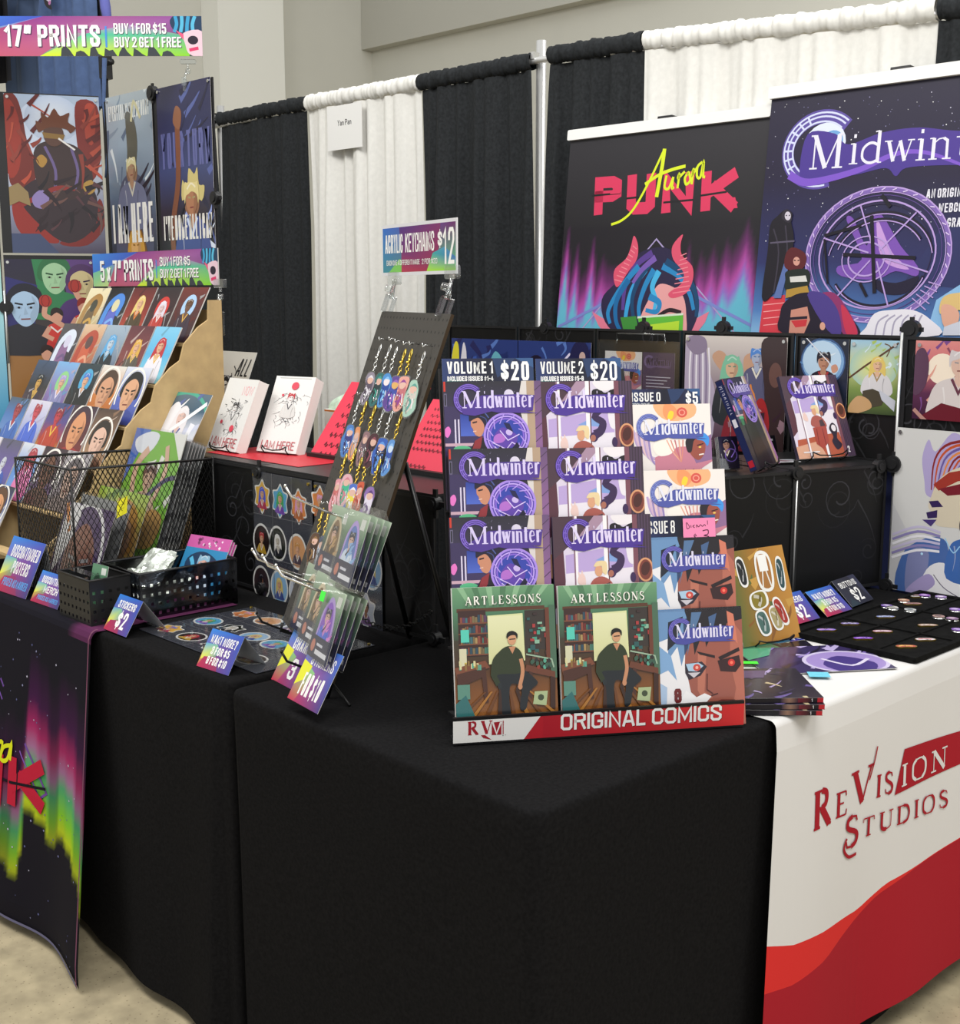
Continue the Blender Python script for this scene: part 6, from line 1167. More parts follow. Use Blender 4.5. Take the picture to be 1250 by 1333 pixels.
def p_wing(A):
    A.vgrad(0, 0, 1, A.H, '#9fb0c8', '#cfd6e0', '#8f94aa', '#4a4258'); A.ell(.48, .34, .36, .33, '#c6d2e6'); A.glow(.5, .25, .3, .25, '#e4eaf2', '#b4c2da')
    for P, c in (([(0, .02), (.12, .02), (.18, .2), (.22, .5), (.32, .8), (.2, 1.0), (.05, 1.0), (0, .8)], '#6e2822'), ([(0, .1), (.1, .12), (.16, .4), (.12, .8), (0, .85)], '#943226'), ([(.76, .06), (.98, .1), (1, .6), (.9, .9), (.78, .7), (.74, .4)], '#7c2a24'), ([(.85, .1), (.96, .12), (.92, .5), (.84, .44)], '#a8402e'), ([(.02, 1.22), (.1, 1.1), (.3, 1.3), (.5, 1.56), (.4, 1.6), (.1, 1.5)], '#8e2c26'), ([(.5, 1.6), (.8, 1.4), (.96, 1.1), (1, 1.4), (.8, 1.62)], '#7a2622'), ([(.3, .9), (.6, .86), (.9, 1.0), (.9, 1.4), (.6, 1.6), (.3, 1.4), (.1, 1.1)], '#33262c')): A.blob(P, c, 4)
    A.blob([(.28, .62), (.4, .5), (.62, .5), (.8, .6), (.9, .9), (.76, 1.1), (.45, 1.1), (.3, .95)], '#3a2a2a', 4); A.curve([(.4, .55), (.5, .8), (.48, 1.05)], .03, '#6a5a8a', 4); A.curve([(.68, .56), (.74, .8), (.7, 1.0)], .03, '#6a5a8a', 4)
    A.blob([(.3, .7), (.36, .64), (.42, .7), (.36, .78)], '#a8803a', 4); A.blob([(.78, .96), (.88, .9), (.92, 1.0), (.84, 1.06)], '#b08a42', 4); A.curve([(.1, 1.2), (.3, 1.1), (.5, 1.0), (.7, 1.0)], .05, '#8a2c28', 4)
    A.blob([(.24, 1.1), (.34, 1.02), (.42, 1.1), (.36, 1.22), (.26, 1.2)], '#8a7ab0', 4); brush(A, 26, ['#2a1c22', '#54343a', '#1e161c', '#6a4a44'], 14, .25, .9, .95, 1.5, .35, .05); brush(A, 14, ['#8a3a2e', '#5a1c1a', '#b04a34'], 15, 0, .1, .3, 1.0, .4, .04); brush(A, 12, ['#8a3a2e', '#5a1c1a', '#b04a34'], 16, .76, .1, 1, .9, .4, .04)
    A.poly([(0, 1.0), (.1, .95), (.2, 1.05), (.22, 1.2), (.1, 1.15), (0, 1.2)], '#8f7a52'); A.poly([(0, 1.5), (.3, 1.5), (.5, A.H), (0, A.H)], '#3f4a6a')
    A.ell(.5, .42, .11, .13, '#5a3c30'); A.poly([(.38, .40), (.62, .42), (.6, .47), (.4, .46)], '#8a6a34'); A.blob([(.34, .40), (.32, .28), (.38, .3), (.38, .18), (.45, .24), (.52, .14), (.58, .22), (.68, .18), (.66, .28), (.74, .34), (.68, .4), (.64, .36), (.5, .34), (.42, .36)], '#6a3a22', 3); A.line([(.55, .46), (.72, .58)], .02, '#e8e4e0')
def p_here(A):
    A.vgrad(0, 0, 1, A.H, '#a8b4bc', '#8fa0b0', '#55647a', '#33343e'); brush(A, 16, ['#cfd8dc', '#7f90a0', '#5a6a80'], 4, l=.5, w=.05, y1=1.2)
    A.text('EVERYTHING WILL BE OKAY', .06, .26, .16, '#dfe2de', w=.88, wt=.12)
    A.blob([(.44, .2), (.62, .3), (.66, .6), (.52, .95), (.40, .9), (.44, .6)], '#5a5a4e', 4); A.curve([(.55, .3), (.62, .1), (.75, .28)], .04, '#c9c49c', 4); A.blob([(.2, 1.1), (.4, .85), (.7, .88), (.9, 1.15), (.86, 1.9), (.14, 1.9)], '#4f5266', 4); A.ell(.52, .82, .12, .14, '#8a6a52'); brush(A, 24, ['#2a2c3a', '#7a8098', '#a8b0bc', '#1e1e28'], 7, .2, .9, .85, 1.8, .4, .06)
    A.blob([(.4, 1.5), (.55, 1.35), (.72, 1.5), (.84, 1.9), (.8, 2.4), (.3, 2.4), (.32, 1.9)], '#7a5420', 4); A.ell(.55, 1.62, .12, .15, '#d0a060'); A.curve([(.4, 1.72), (.56, 1.45), (.72, 1.75)], .04, '#e8c060', 4); A.blob([(.4, 1.9), (.8, 1.85), (.8, 2.5), (.4, 2.5)], '#c9952c', 4); fig(A, .55, 1.62, .13, '#d8a868', '#c8963a', '#a8782a', '#e8c860', 3, 2.2, 5); fig(A, .52, .80, .10, '#a88468', '#d8cfa0', '#6a6e88', '#c9c4b4', 0, 3.0, 6); A.poly([(.14, 1.9), (.3, 1.85), (.26, 2.7), (.05, 2.7)], '#3a2c2a'); A.rect(0, 2.45, 1, A.H, '#26242a')
    A.text('HERO CLASS', .5, 2.4, .06, '#e8e4da', w=.3, align='c') if False else None
    A.text('I AM HERE', .06, A.H - .1, .42, '#e8e6e0', w=.88, wt=.13)
def p_turn(A):
    A.vgrad(0, 0, 1, A.H, '#2a2a4e', '#262a52', '#3a4470', '#2c2433', '#1c161c'); brush(A, 22, ['#3c4478', '#1e1e3a', '#54609a'], 6, l=.5, w=.06)
    A.text('NOW IT IS', .5, .20, .08, '#4a5088', w=.3, align='c') if False else None
    A.text('YOUR TURN', .06, .78, .34, '#5d6298', w=.9, wt=.13)
    A.curve([(.3, 3.0), (.28, 2.0), (.22, 1.4), (.36, .9), (.38, .3)], .09, '#7a4a34', 5); A.blob([(.3, .35), (.36, .2), (.46, .26), (.42, .42)], '#8a5a40', 4); A.ell(.6, 1.12, .14, .15, '#8a6048'); A.blob([(.42, 1.1), (.44, .9), (.52, 1.0), (.56, .8), (.66, .86), (.72, .8), (.74, .96), (.84, .98), (.78, 1.12), (.6, 1.02)], '#c8b878', 3)
    A.blob([(.3, 1.5), (.5, 1.25), (.8, 1.3), (.95, 1.6), (.9, 2.4), (.3, 2.4)], '#2c3054', 4); brush(A, 30, ['#8fa0d8', '#1a1a2c', '#c8542c', '#e0a050', '#d8e0f0', '#3a58b0'], 9, .3, 1.2, .9, 2.5, .4, .06); A.glow(.62, 2.1, .3, .3, '#e8d8b0', '#3a3444'); A.ell(.6, 2.1, .11, .14, '#a87a58'); A.poly([(.3, 2.4), (.9, 2.35), (.9, 2.75), (.3, 2.75)], '#5a1c1c'); fig(A, .6, 1.1, .13, '#a87454', '#d8c88a', '#3a4a8a', '#c8d4f0', 0, 2.3, 5); fig(A, .6, 2.05, .12, '#c89068', '#3a2a2a', '#7a2a20', '#e0b060', 0, 2.2, 5); A.rect(0, 2.7, 1, A.H, '#211a20')
    A.text("I'VE DONE ALL I CAN", .06, A.H - .12, .24, '#e6e2da', w=.9, wt=.14)
def p_team(A):
    A.vgrad(0, 0, 1, A.H, '#26223a', '#2b2a34', '#4a3c34', '#8a5c34', '#b07c44'); A.poly([(.3, 0), (.62, 0), (.66, .5), (.4, .7)], '#2f7a4c'); A.poly([(.62, 0), (1, 0), (1, .5), (.7, .6)], '#5a3a78'); A.poly([(0, .2), (.35, .3), (.3, .8), (0, .9)], '#2c2c6a'); A.poly([(0, 1.1), (.4, 1.0), (1, 1.3), (1, A.H), (0, A.H)], '#9a6c3a'); brush(A, 20, ['#b8864a', '#7a5228', '#a8763e'], 3, 0, 1.2, 1, A.H, .5, .06)
    face(A, .55, .2, .16, '#9cc49a', '#2c6a40', '#2f7a4c', sh=.2); face(A, .85, .28, .15, '#c8b888', '#4a2c5c', '#4a2c6a', sh=.2); face(A, .2, .55, .18, '#a4c0dc', '#1c1c2a', '#26262e', sh=.2)
    RD, SK, HB = '#b8322e', '#cf9a82', '#2a1c1c'
    def ply(x, y, s, hair, arm):
        A.line([(x - .4 * s, y + 4 * s), (x - .7 * s, y + 6.4 * s), (x - .5 * s, y + 8 * s)], .8 * s, SK); A.line([(x + .4 * s, y + 4 * s), (x + .8 * s, y + 6 * s), (x + .6 * s, y + 8 * s)], .8 * s, SK)
        A.blob([(x - 1.2 * s, y + 3 * s), (x + 1.2 * s, y + 3 * s), (x + 1.5 * s, y + 5.4 * s), (x, y + 5 * s), (x - 1.5 * s, y + 5.4 * s)], RD, 3); A.blob([(x - 1.1 * s, y + 1.2 * s), (x + 1.1 * s, y + 1.2 * s), (x + 1.15 * s, y + 3.4 * s), (x - 1.15 * s, y + 3.4 * s)], '#c83a34', 3); A.line([(x - .9 * s, y + 1.4 * s), (x, y + 2.2 * s), (x + .9 * s, y + 1.4 * s)], .2 * s, '#e8e0dc')
        A.curve([(x + 1.0 * s, y + 1.5 * s)] + [(x + a_ * s, y + b_ * s) for a_, b_ in arm], .7 * s, SK, 4); A.line([(x - 1.0 * s, y + 1.5 * s), (x - 1.7 * s, y + 2.6 * s), (x - .6 * s, y + 3.2 * s)], .62 * s, SK); A.ell(x, y, .75 * s, .95 * s, SK); A.blob([(x - .8 * s, y), (x - .7 * s, y - .9 * s), (x, y - 1.2 * s), (x + .75 * s, y - .8 * s), (x + .8 * s, y), (x, y - .5 * s)], hair, 3)
        bx, by = x + arm[-1][0] * s, y + arm[-1][1] * s; A.ell(bx, by - .5 * s, .85 * s, .85 * s, '#a8322a'); A.ring(bx, by - .5 * s, .5 * s, .8 * s, .1 * s, '#6a1c1c')
    ply(.55, .66, .085, HB, [(-.6, .4), (-1.6, -.2), (-1.4, -1.6)]); ply(.86, .55, .09, '#8a2a24', [(.2, -.4), (-.6, -1.2), (-1.0, -2.2)]); ply(.42, 1.1, .09, HB, [(1.2, 3), (.6, 3.2)]); ply(.74, 1.24, .08, '#b03a2c', [(1.0, 2.8), (.2, 3)])
GP = 'large posters on the black panel screen'
pr('large poster of a winged crouching figure with red wings', F_w, 4, 121, 128, 329, .004, p_wing, group=GP, name='art_poster', cat='poster', pins=True)
pr('basketball poster of players in red, left of the small print rack', F_w, 5, 337, 122, 560, .004, p_team, group=GP, name='art_poster', cat='poster', pins=True)
pr('tall grey poster lettered with a hero slogan, middle of the top posters', F_x, 137, 128, 197, 330, .004, p_here, group=GP, name='art_poster', cat='poster', pins=True)
pr('tall navy poster with a raised arm, right end of the top posters', F_x, 203, 116, 274, 330, .004, p_turn, group=GP, name='art_poster', cat='poster', pins=True)
A = Art(.3, 1.0, .001); A.vgrad(0, 0, 1, A.H, '#bfe0cc', '#9fd0d8', '#5aa8d0', '#2f7fb8'); a, b = F_w.px(1, 560); tag(A.build('art_poster', None, F_w.mat(wl_ + .02, .06, .004) if False else F_w.mat(w1 - .012 - .3, F_w.px(0, 640)[1], .004), GLOSS), 'pale green and blue poster cut by the left picture edge', 'poster', GP)
# ------------------------------------------------------------------ garments on a rack behind the posters
BLU = M('blue_garment', (.07, .115, .24), .9, noise=(30, .1, .2, .002)); BLU2 = M('slate_garment', (.10, .15, .27), .9); BLK2 = M('black_garment', (.012, .012, .016), .9)
gy = 1.75
def gx(px, py): p = on(px, py, 1, gy); return p.x, p.z
def garment(label, px0, px1, mat, seed, zb_, dy):
    x0, zt_ = gx(px0, 0); x1, _ = gx(px1, 0); zt_ += .16; rn = random.Random(seed); t = thing('hanging_shirt', label, 'shirt', Matrix.Translation(((x0 + x1) / 2, gy + dy, zt_ - .02)), 'garments on the rack behind the posters')
    m = MB(); rows = []; L = x1 - x0; ph = rn.uniform(0, 6)
    for j in range(16):
        d = j / 15; row = []; ww = L * (.55 + .45 * min(1, d * 3)); z = -(zt_ - zb_) * d
        for i in range(41):
            u = i / 40; x = (u - .5) * ww; sh = -.05 * abs(u - .5) * 4 * max(0, 1 - d * 6); k = .022 * (1 - (2 * u - 1) ** 4)
            row.append((x, k * math.sin(u * 19 + ph + d) + .012 * math.sin(u * 43 + 2 * ph) - .03 * (1 - (2 * u - 1) ** 2), z + sh))
        rows.append(row)
    back = [[(p[0], .05 + .5 * p[1] * -1, p[2]) for p in r] for r in rows]; m.grid(rows); m.grid(back); m.build('cloth_body', mat, t)
    m = MB(); m.tube([(-L * .3, 0, -.01), (0, .01, .05), (L * .3, 0, -.01)], .006); m.tube([(0, .01, .05), (0, .01, .12), (.02, .01, .15), (0, .01, .175)], .003); m.build('hanger', BLACKP, t); return t
zb1 = gx(60, 150)[1]
garment('black and blue shirt at the far left edge behind the wide print sign', -40, 34, BLK2, 2, gx(20, 108)[1], -.16); garment('slate blue shirt hanging above the winged poster', -30, 72, BLU2, 5, zb1, .13); t = garment('bright blue shirt next to the black rack post', 50, 128, BLU, 8, zb1, -.02)
A = Art(.10, .12, 0); A.blob([(.2, .1), (.6, 0), (.95, .2), (.9, .7), (.6, .9), (.3, .7)], '#e0d0e8', 4); A.blob([(.1, .3), (.3, .5), (.8, .8), (.95, 1.1), (.5, .95), (.2, .7)], '#1c1826', 4); A.ell(.75, .75, .14, .1, '#c77ab8'); A.ell(.1, .3, .1, .12, '#d8c8d8')
pp = on(66, 4, 1, gy - .10); A.build('chest_print', t, t.matrix_world.inverted() @ Frame((pp.x - .05, gy - .118, pp.z - .05), (1, 0, 0), (0, 0, 1)).mat(), INK)
t = thing('garment_rack', 'black upright garment rack post behind the posters', 'garment rack', Matrix.Translation((gx(129, 60)[0], gy + .02, FLOOR)))
H_ = gx(129, 0)[1] + .25 - FLOOR; m = MB(); m.tube([(0, 0, 0), (0, 0, H_)], .018); m.build('post', BLACKM, t); kz = gx(135, 82)[1] - FLOOR
m = MB(); m.box(-.03, -.03, kz - .07, .03, .03, kz + .04); m.build('clamp', BLACKP, t); m = MB(); m.tube([(0, -.01, kz), (.10, -.01, kz)], [.012, .016]); m.build('knob', BLACKP, t); m = MB(); m.box(-.3, -.2, 0, .3, .2, .012); m.build('foot', BLACKM, t); m = MB(); m.tube([(-1.0, 0, H_ - .03), (.05, 0, H_ - .03)], .012); m.build('rail', BLACKM, t)
m = MB(); m.tube([(0, -.02, .0), (-.03, -.02, -.2), (.02, -.02, -.4), (-.05, -.02, -.56)], [.012, .010, .018, .004], 6); o = m.build('hanging_strap', BLU, None, Matrix.Translation(on(141, 76, 1, gy - .01))); tag(o, 'narrow blue strap hanging from the rack knob', 'strap')
m = MB(); m.tube([(-.02, 0, .1), (.0, 0, -.02), (.03, 0, -.14)], [.02, .026, .016], 6); tag(m.build('hanging_strap', M('violet_cloth', (.12, .13, .42), .8), None, Matrix.Translation(on(137, 4, 1, gy - .05))), 'violet strap beside the top of the rack post', 'strap')
# ================================================================== signs with clear clips
def clip(parent, m4, up=.05, s=1.0):
    """clear two-jaw clip with a ball joint stem; origin at the lower jaw"""
    m = MB(); s_ = s
    m.rbox(-.011 * s_, 0, .011 * s_, .034 * s_, .004, .010, .004); m.rbox(-.009 * s_, -.02 * s_, .009 * s_, .03 * s_, -.012, -.006, .004); m.tube([(0, .03 * s_, 0), (.006, .045 * s_, .004), (.012, .06 * s_, 0)], .006 * s_, 8); m.lathe([(.0, 0), (.008, .003), (.009, .011), (.008, .019), (0, .022)], (.014, .06 * s_, -.01), 10); m.tube([(.014, .07 * s_, 0), (.014, .07 * s_ + up, 0)], .004 * s_, 8); m.rbox(-.012, .07 * s_ + up, .042, .088 * s_ + up, -.006, .008, .004)
    return m.build('clip', CLEAR, parent, m4)
def s_prints(big):
    def f(A):
        H = A.H; A.poly([(0, 0), (1, 0), (1, H), (0, H)], ['#3a80d8', '#b86aa8', '#2a4030', '#7cb890']); A.poly([(0, 0), (.4, 0), (0, H * .62)], ['#3f86dc', '#3c50b8', '#3f74cc']); A.poly([(.0, H * .58), (.17, H * .4), (.13, H), (0, H)], ['#7ac0a0', '#7ab888', '#c8d88a', '#9ccc8a'])
        A.poly([(.13, H), (.2, H * .36), (.4, 0), (.62, 0), (.52, H * .4), (.38, H)], ['#c0566a', '#a8486a', '#8a3a8a', '#9a5088', '#a85a90', '#b85a78']); A.poly([(.62, 0), (1, 0), (1, H), (.52, H * .4)], ['#9a5088', '#8a4a98', '#2a2a34', '#b070a0']); A.poly([(.38, H), (.55, H * .45), (.72, H * .2), (.95, H * .5), (.95, H)], ['#d4e82a', '#4cc09a', '#b87ac0', '#5ab088', '#88d030'])
        for i in range(8): x = .46 + .055 * i; A.poly([(x, H), (x + .004, H * (.80 + .1 * (i % 3 == 1))), (x + .02, H * (.74 + .12 * (i % 2))), (x + .034, H * (.84 + .05 * (i % 3))), (x + .05, H)], '#3a3f44')
        A.blob([(.88, H * .1), (.93, -.02), (1, -.01), (1, H * .45), (.95, H * .5), (.9, H * .4)], '#1f3a58', 4)
        for i in range(4): A.curve([(.90 + .025 * i, 0), (.905 + .02 * i, H * .2), (.895 + .024 * i, H * .4)], .013, ('#3a9ac8', '#57b4d8')[i % 2], 4)
        A.blob([(.93, H * .42), (1, H * .38), (1, H), (.95, H * .95), (.935, H * .7)], '#e4c4d0', 4); A.ell(.965, H * .6, .02, .016, '#2a2030'); A.poly([(.90, H * .35), (.93, H * .45), (.93, H * .6)], '#e05a80'); A.curve([(.95, H * .85), (.985, H * .8)], .012, '#d83a6a', 4)
        w_ = '#f3f2ef'; sh_ = '#4a3050'
        if big: A.text('17” PRINTS', .25, H * .76, H * .54, w_, w=.362, wt=.17, gap=.09, shadow=sh_)
        else: A.text('5 x 7” PRINTS', .067, H * .84, H * .62, w_, w=.45, wt=.16, gap=.09, shadow=sh_)
        d = .632 if big else .54
        A.rect(d, H * .25, d + .007, H * .78, '#4a8ad8'); d += .033
        A.text('BUY 1 FOR $15' if big else 'BUY 1 FOR $5', d, H * .44, H * .26, w_, w=.20 if big else .23, wt=.155, gap=.09, shadow=sh_); A.text('BUY 2 GET 1 FREE', d, H * .78, H * .26, w_, w=.255 if big else .29, wt=.155, gap=.09, shadow=sh_)
    return f
pc = on(243, 106, 1, 1.0); F17 = Frame((pc.x, .985, pc.z), (math.cos(R(46.5)), math.sin(R(46.5)), 0), (0, 0, 1))
a1, b0_ = F17.px(264, 73); _, b1_ = F17.px(266, 21); a0 = F17.px(-78, 72)[0]
t = thing('price_sign', 'long colourful sign for seventeen-inch prints on a clear clip above the posters', 'price sign', F17.mat(a0, b0_, 0)); A = Art(a1 - a0, b1_ - b0_, .003); s_prints(True)(A); A.build('sign_board', t); clip(t, t.matrix_world.inverted() @ F17.mat(F17.px(240, 106)[0], F17.px(240, 112)[1], 0), .016, .8)
zs_ = Frame((0, .80, TOP), (1, 0, 0), (0, 0, 1)); a0, b1_ = zs_.px(120, 331); a1, _ = zs_.px(283, 322); _, b0_ = zs_.px(284, 371)
t = thing('price_sign', 'long colourful sign for five by seven prints above the kraft print rack', 'price sign', zs_.mat(a0, b0_, 0)); A = Art(a1 - a0, b1_ - b0_, .003); s_prints(False)(A); A.build('sign_board', t); clip(t, t.matrix_world.inverted() @ zs_.mat(zs_.px(289, 425)[0], zs_.px(289, 424)[1], .01), .012, 1.5)
# ================================================================== kraft rack of small prints
RX0, RX1 = -2.888, -2.108
r = thing('print_rack', 'stepped kraft board rack holding rows of small prints', 'print rack', Matrix.Translation((RX0, .12, TOP)))
ST = [(.75 - .103 * k, 1.59 - .1215 * k) for k in range(6)]       # y and z of the top of each row's prints
LEN = .19; DY, DZ = LEN * math.sin(R(28)), LEN * math.cos(R(28))
prof = [(.12, TOP + .002)]
for y, z in ST[::-1]: prof += [(y - DY - .012, z - DZ - .004), (y - DY + .04, z - DZ - .004 + .05), (y - DY + .075, z - .10)]
prof += [(.74, 1.55), (.785, 1.55), (.785, TOP + .002)]
def side(x, nm):
    m = MB(); n = len(prof); v = [(x - RX0, y - .12, z - TOP) for y, z in prof] + [(x + .008 - RX0, y - .12, z - TOP) for y, z in prof]; m.add(v, [tuple(range(n)), tuple(range(n, 2 * n))[::-1]] + [(i, n + i, n + (i + 1) % n, (i + 1) % n) for i in range(n)]); m.build(nm, KRAFT, r)
side(RX1 + .004, 'side_panel'); side(RX0 - .012, 'side_panel'); side((RX0 + RX1) / 2 - .004, 'side_panel')
for k, (y, z) in enumerate(ST): m = MB(); m.box(0, y - DY - .01 - .12, z - DZ - .012 - TOP, RX1 - RX0, y - DY + .035 - .12, z - DZ - .004 - TOP); m.build('shelf', KRAFT, r)
m = MB(); m.box(0, .657, .002, RX1 - RX0, .664, .77); m.build('back_panel', KRAFT, r)
def gp(bgc, fn): return bgc, fn
def mk(bg, kind, *a):
    def f(A):
        A.vgrad(0, 0, 1, A.H, *bg)
        brush(A, 9, [mixc(bg[0], '#000', .35), mixc(bg[-1], '#fff', .3), bg[len(bg) // 2]], len(bg) * 7 + len(str(a)), l=.5, w=.07)
        if kind == 'f': fig(A, *a)
        elif kind == 'F': A.ring(a[0], a[1], a[2] * 1.5, a[2] * 1.7, .05, '#f0ece4', 150, 390); face(A, *a)
        elif kind == 'h': A.ell(a[0], a[1], .26, .28, a[8]); fig(A, *a[:8])
        elif kind == 'm': A.curve([(.15, 1.2), (.2, .5), (.5, .25), (.75, .35), (.7, .7)], .2, a[0], 5); A.blob([(.3, .6), (.6, .5), (.7, .9), (.6, 1.3), (.3, 1.3)], a[1], 4); A.ell(.52, .45, .15, .16, a[2]); A.curve([(.35, .9), (.6, .8), (.8, 1.1)], .08, a[3], 4)
    return f
SK1, SK2, SK3 = '#d8a888', '#a87458', '#8a5844'
PR = [[('cream print of a brown draped figure', mk(['#e8dcb8', '#d8c49a', '#a8864a'], 'm', '#a87a3a', '#6a4a2a', '#3a2a20', '#c8963a')), ('black print of a blue coiling figure', mk(['#1c1a20', '#26242c'], 'm', '#4a86d8', '#5a62c0', '#d8d0a8', '#7aa8e8')), ('dark red print of a blond knight in orange', mk(['#5a2224', '#8a2c26', '#c04a2c'], 'f', .55, .4, .14, SK1, '#e0c478', '#4a3a24', '#e07a2c', 1)), ('black print of a pale figure in a red ring', mk(['#241c24', '#3a1c22', '#1c1a2a'], 'h', .5, .5, .12, '#d8b8b8', '#d8d0dc', '#b83a34', '#e8e0e0', 1, '#c83430')), ('print of a dark figure before a pale disc', mk(['#6a2824', '#4a2428', '#2a1c28'], 'h', .5, .45, .13, '#6a4a3a', '#5a3a22', '#3a2a3a', '#d8a84a', 0, '#a8c8e8'))],
      [('violet-brown print of a white plumed bird shape', mk(['#4a3038', '#3a2434', '#2c2030'], 'm', '#d8dcec', '#8a5a8a', '#cfc8e0', '#6a4a7a')), ('tan print of a red windblown figure', mk(['#d8b896', '#c07a5a', '#8a4a3a'], 'm', '#b0402c', '#c85a3a', '#5a3a3a', '#e0a080')), ('grey print of a blue-haired person in a dark coat', mk(['#9fb0c0', '#7f90a4', '#4a5468'], 'f', .48, .45, .15, '#b8c8d8', '#5aa4d8', '#1e2430', '#7ab0d0', 1)), ('maroon print of a blonde beside a pale moon', mk(['#5c2c38', '#7a3a3e', '#8a4a34'], 'f', .6, .5, .13, SK1, '#d8a848', '#5a5248', '#e8c060', 1)), ('sky blue print of a white-robed figure', mk(['#7fc4e4', '#5ab0dc', '#8fd0d8'], 'f', .5, .45, .14, SK1, '#b8303a', '#e8e4ea', '#e0b02c', 3))],
      [('dark gold print of a masked figure', mk(['#3a4a6a', '#2a2428', '#5a3a4a'], 'f', .5, .55, .15, '#c89a4a', '#1c1a20', '#3a2a3a', '#d8b04a', 0)), ('pastel print of a lilac-haired person', mk(['#7ab0e0', '#8a7ab0', '#6a4a8a'], 'h', .55, .5, .14, SK1, '#a89ad0', '#8a8ab8', '#e8e0f0', 0, '#8fce8a')), ('black print of a blue-haired person in black', mk(['#2a3a44', '#1a1c24', '#26222a'], 'h', .55, .4, .14, SK1, '#4a7ac8', '#17171f', '#d8d8e0', 0, '#4aa4d0')), ('orange-brown print of a stern dark-haired face', mk(['#e0dcd4', '#c87a3a', '#a85a26'], 'F', .5, .58, .32, '#d09a78', '#4a3428', '#c07a2c')), ('white print of a calm black-haired face', mk(['#d8dce8', '#5a6ab8', '#3a4a9a'], 'F', .5, .58, .32, '#d8a480', '#17161c', '#3a4a98'))],
      [('blue print of a red-hooded rider', mk(['#4a5a6a', '#4a78b8', '#6a90c8', '#a84a54'], 'f', .6, .35, .16, '#a8404a', '#8a2c3a', '#3f6ab8', '#d8e0ec', 0)), ('pale blue-white print of a red-masked figure', mk(['#d8d4e4', '#a8b0d8', '#7a6aa8'], 'f', .5, .3, .16, '#c84a58', '#a83a48', '#4a6ad0', '#e8e8f0', 0)), ('indigo print of a red figure in flames', mk(['#3f5080', '#5a4a88', '#a83a2c', '#e0b84a'], 'f', .5, .32, .16, '#b83a48', '#8a2c3a', '#b8402c', '#e8c04a', 0)), ('print of a bald smiling man', mk(['#3a2a3c', '#5a2c34', '#8a2c2c'], 'F', .5, .56, .34, '#d8966c', '#8a6a54', '#a02c30', True)), ('brown print of a pale dark-haired person', mk(['#4a3a34', '#8a6a54', '#b8906c'], 'F', .5, .7, .3, '#e0b8a4', '#2a2220', '#6a4a3a'))],
      [('white print of a red heart-faced figure', mk(['#e0dce4', '#c8b8cc', '#a85a4a'], 'f', .5, .35, .16, '#b8404a', '#8a2c34', '#c8502c', '#e8e0e8', 0)), ('violet-grey print of a small robot on a blue base', mk(['#5a5a70', '#6a58a0', '#4a5a9a'], 'f', .5, .55, .14, '#c8ccd8', '#5a4a9a', '#3a5ab0', '#e8e8f0', 2)), ('light blue print of a red and pink dancer', mk(['#d8dce4', '#5a8ad0', '#7aa8e0'], 'f', .62, .3, .15, '#c04a5a', '#a83a48', '#e07ab0', '#e8c8d8', 1)), ('dark brown print of a dark-skinned singer face', mk(['#3a2c38', '#4a3440', '#6a4a8a'], 'F', .5, .55, .3, '#6a4434', '#1c1418', '#5a3a30', True)), ('grey print of a shaded face', mk(['#a8a4a8', '#8a8088', '#6a5a60'], 'F', .5, .6, .3, '#b89a8c', '#5a5458', '#7a6a68'))],
      [('purple and blue print', mk(['#8a9ad8', '#a87ac8', '#c88ad0'], 'f', .5, .4, .16, '#d8c8e8', '#5a4ab0', '#8a5ab8', '#e8d8f0', 0)), ('purple-black print of a yellow horned mask', mk(['#3a2c6a', '#4a3a58', '#3a3a4a', '#7a8aa8'], 'f', .5, .35, .15, '#d8a83a', '#e0b02c', '#6a3a3a', '#b84a34', 0)), ('print of a brown-haired man in a blue collar', mk(['#2a2c3a', '#3a4a8a', '#c8ccd8', '#2f6a4a'], 'F', .5, .5, .3, '#d89a6c', '#5a3a24', '#2a2430')), None, None]]
rn = random.Random(21); wp = (RX1 - RX0) / 5
ORD = ['top', 'second', 'third', 'fourth', 'fifth', 'bottom']
for k, row in enumerate(PR):
    y, z = ST[k]
    for i, it in enumerate(row):
        if it is None: continue
        F = lean((RX0 + wp * i + .002, y - DY + .001 * i, z - DZ), 0, 28); A = Art(wp - .005, LEN, .004, edge='#d6d4d0'); it[1](A)
        tag(A.build('art_print', None, F.mat(0, 0, 0, R(rn.uniform(-.7, .7))), GLOSS), 'small ' + it[0] + ', ' + ORD[k] + ' row of the rack', 'art print', 'small prints on the kraft rack')
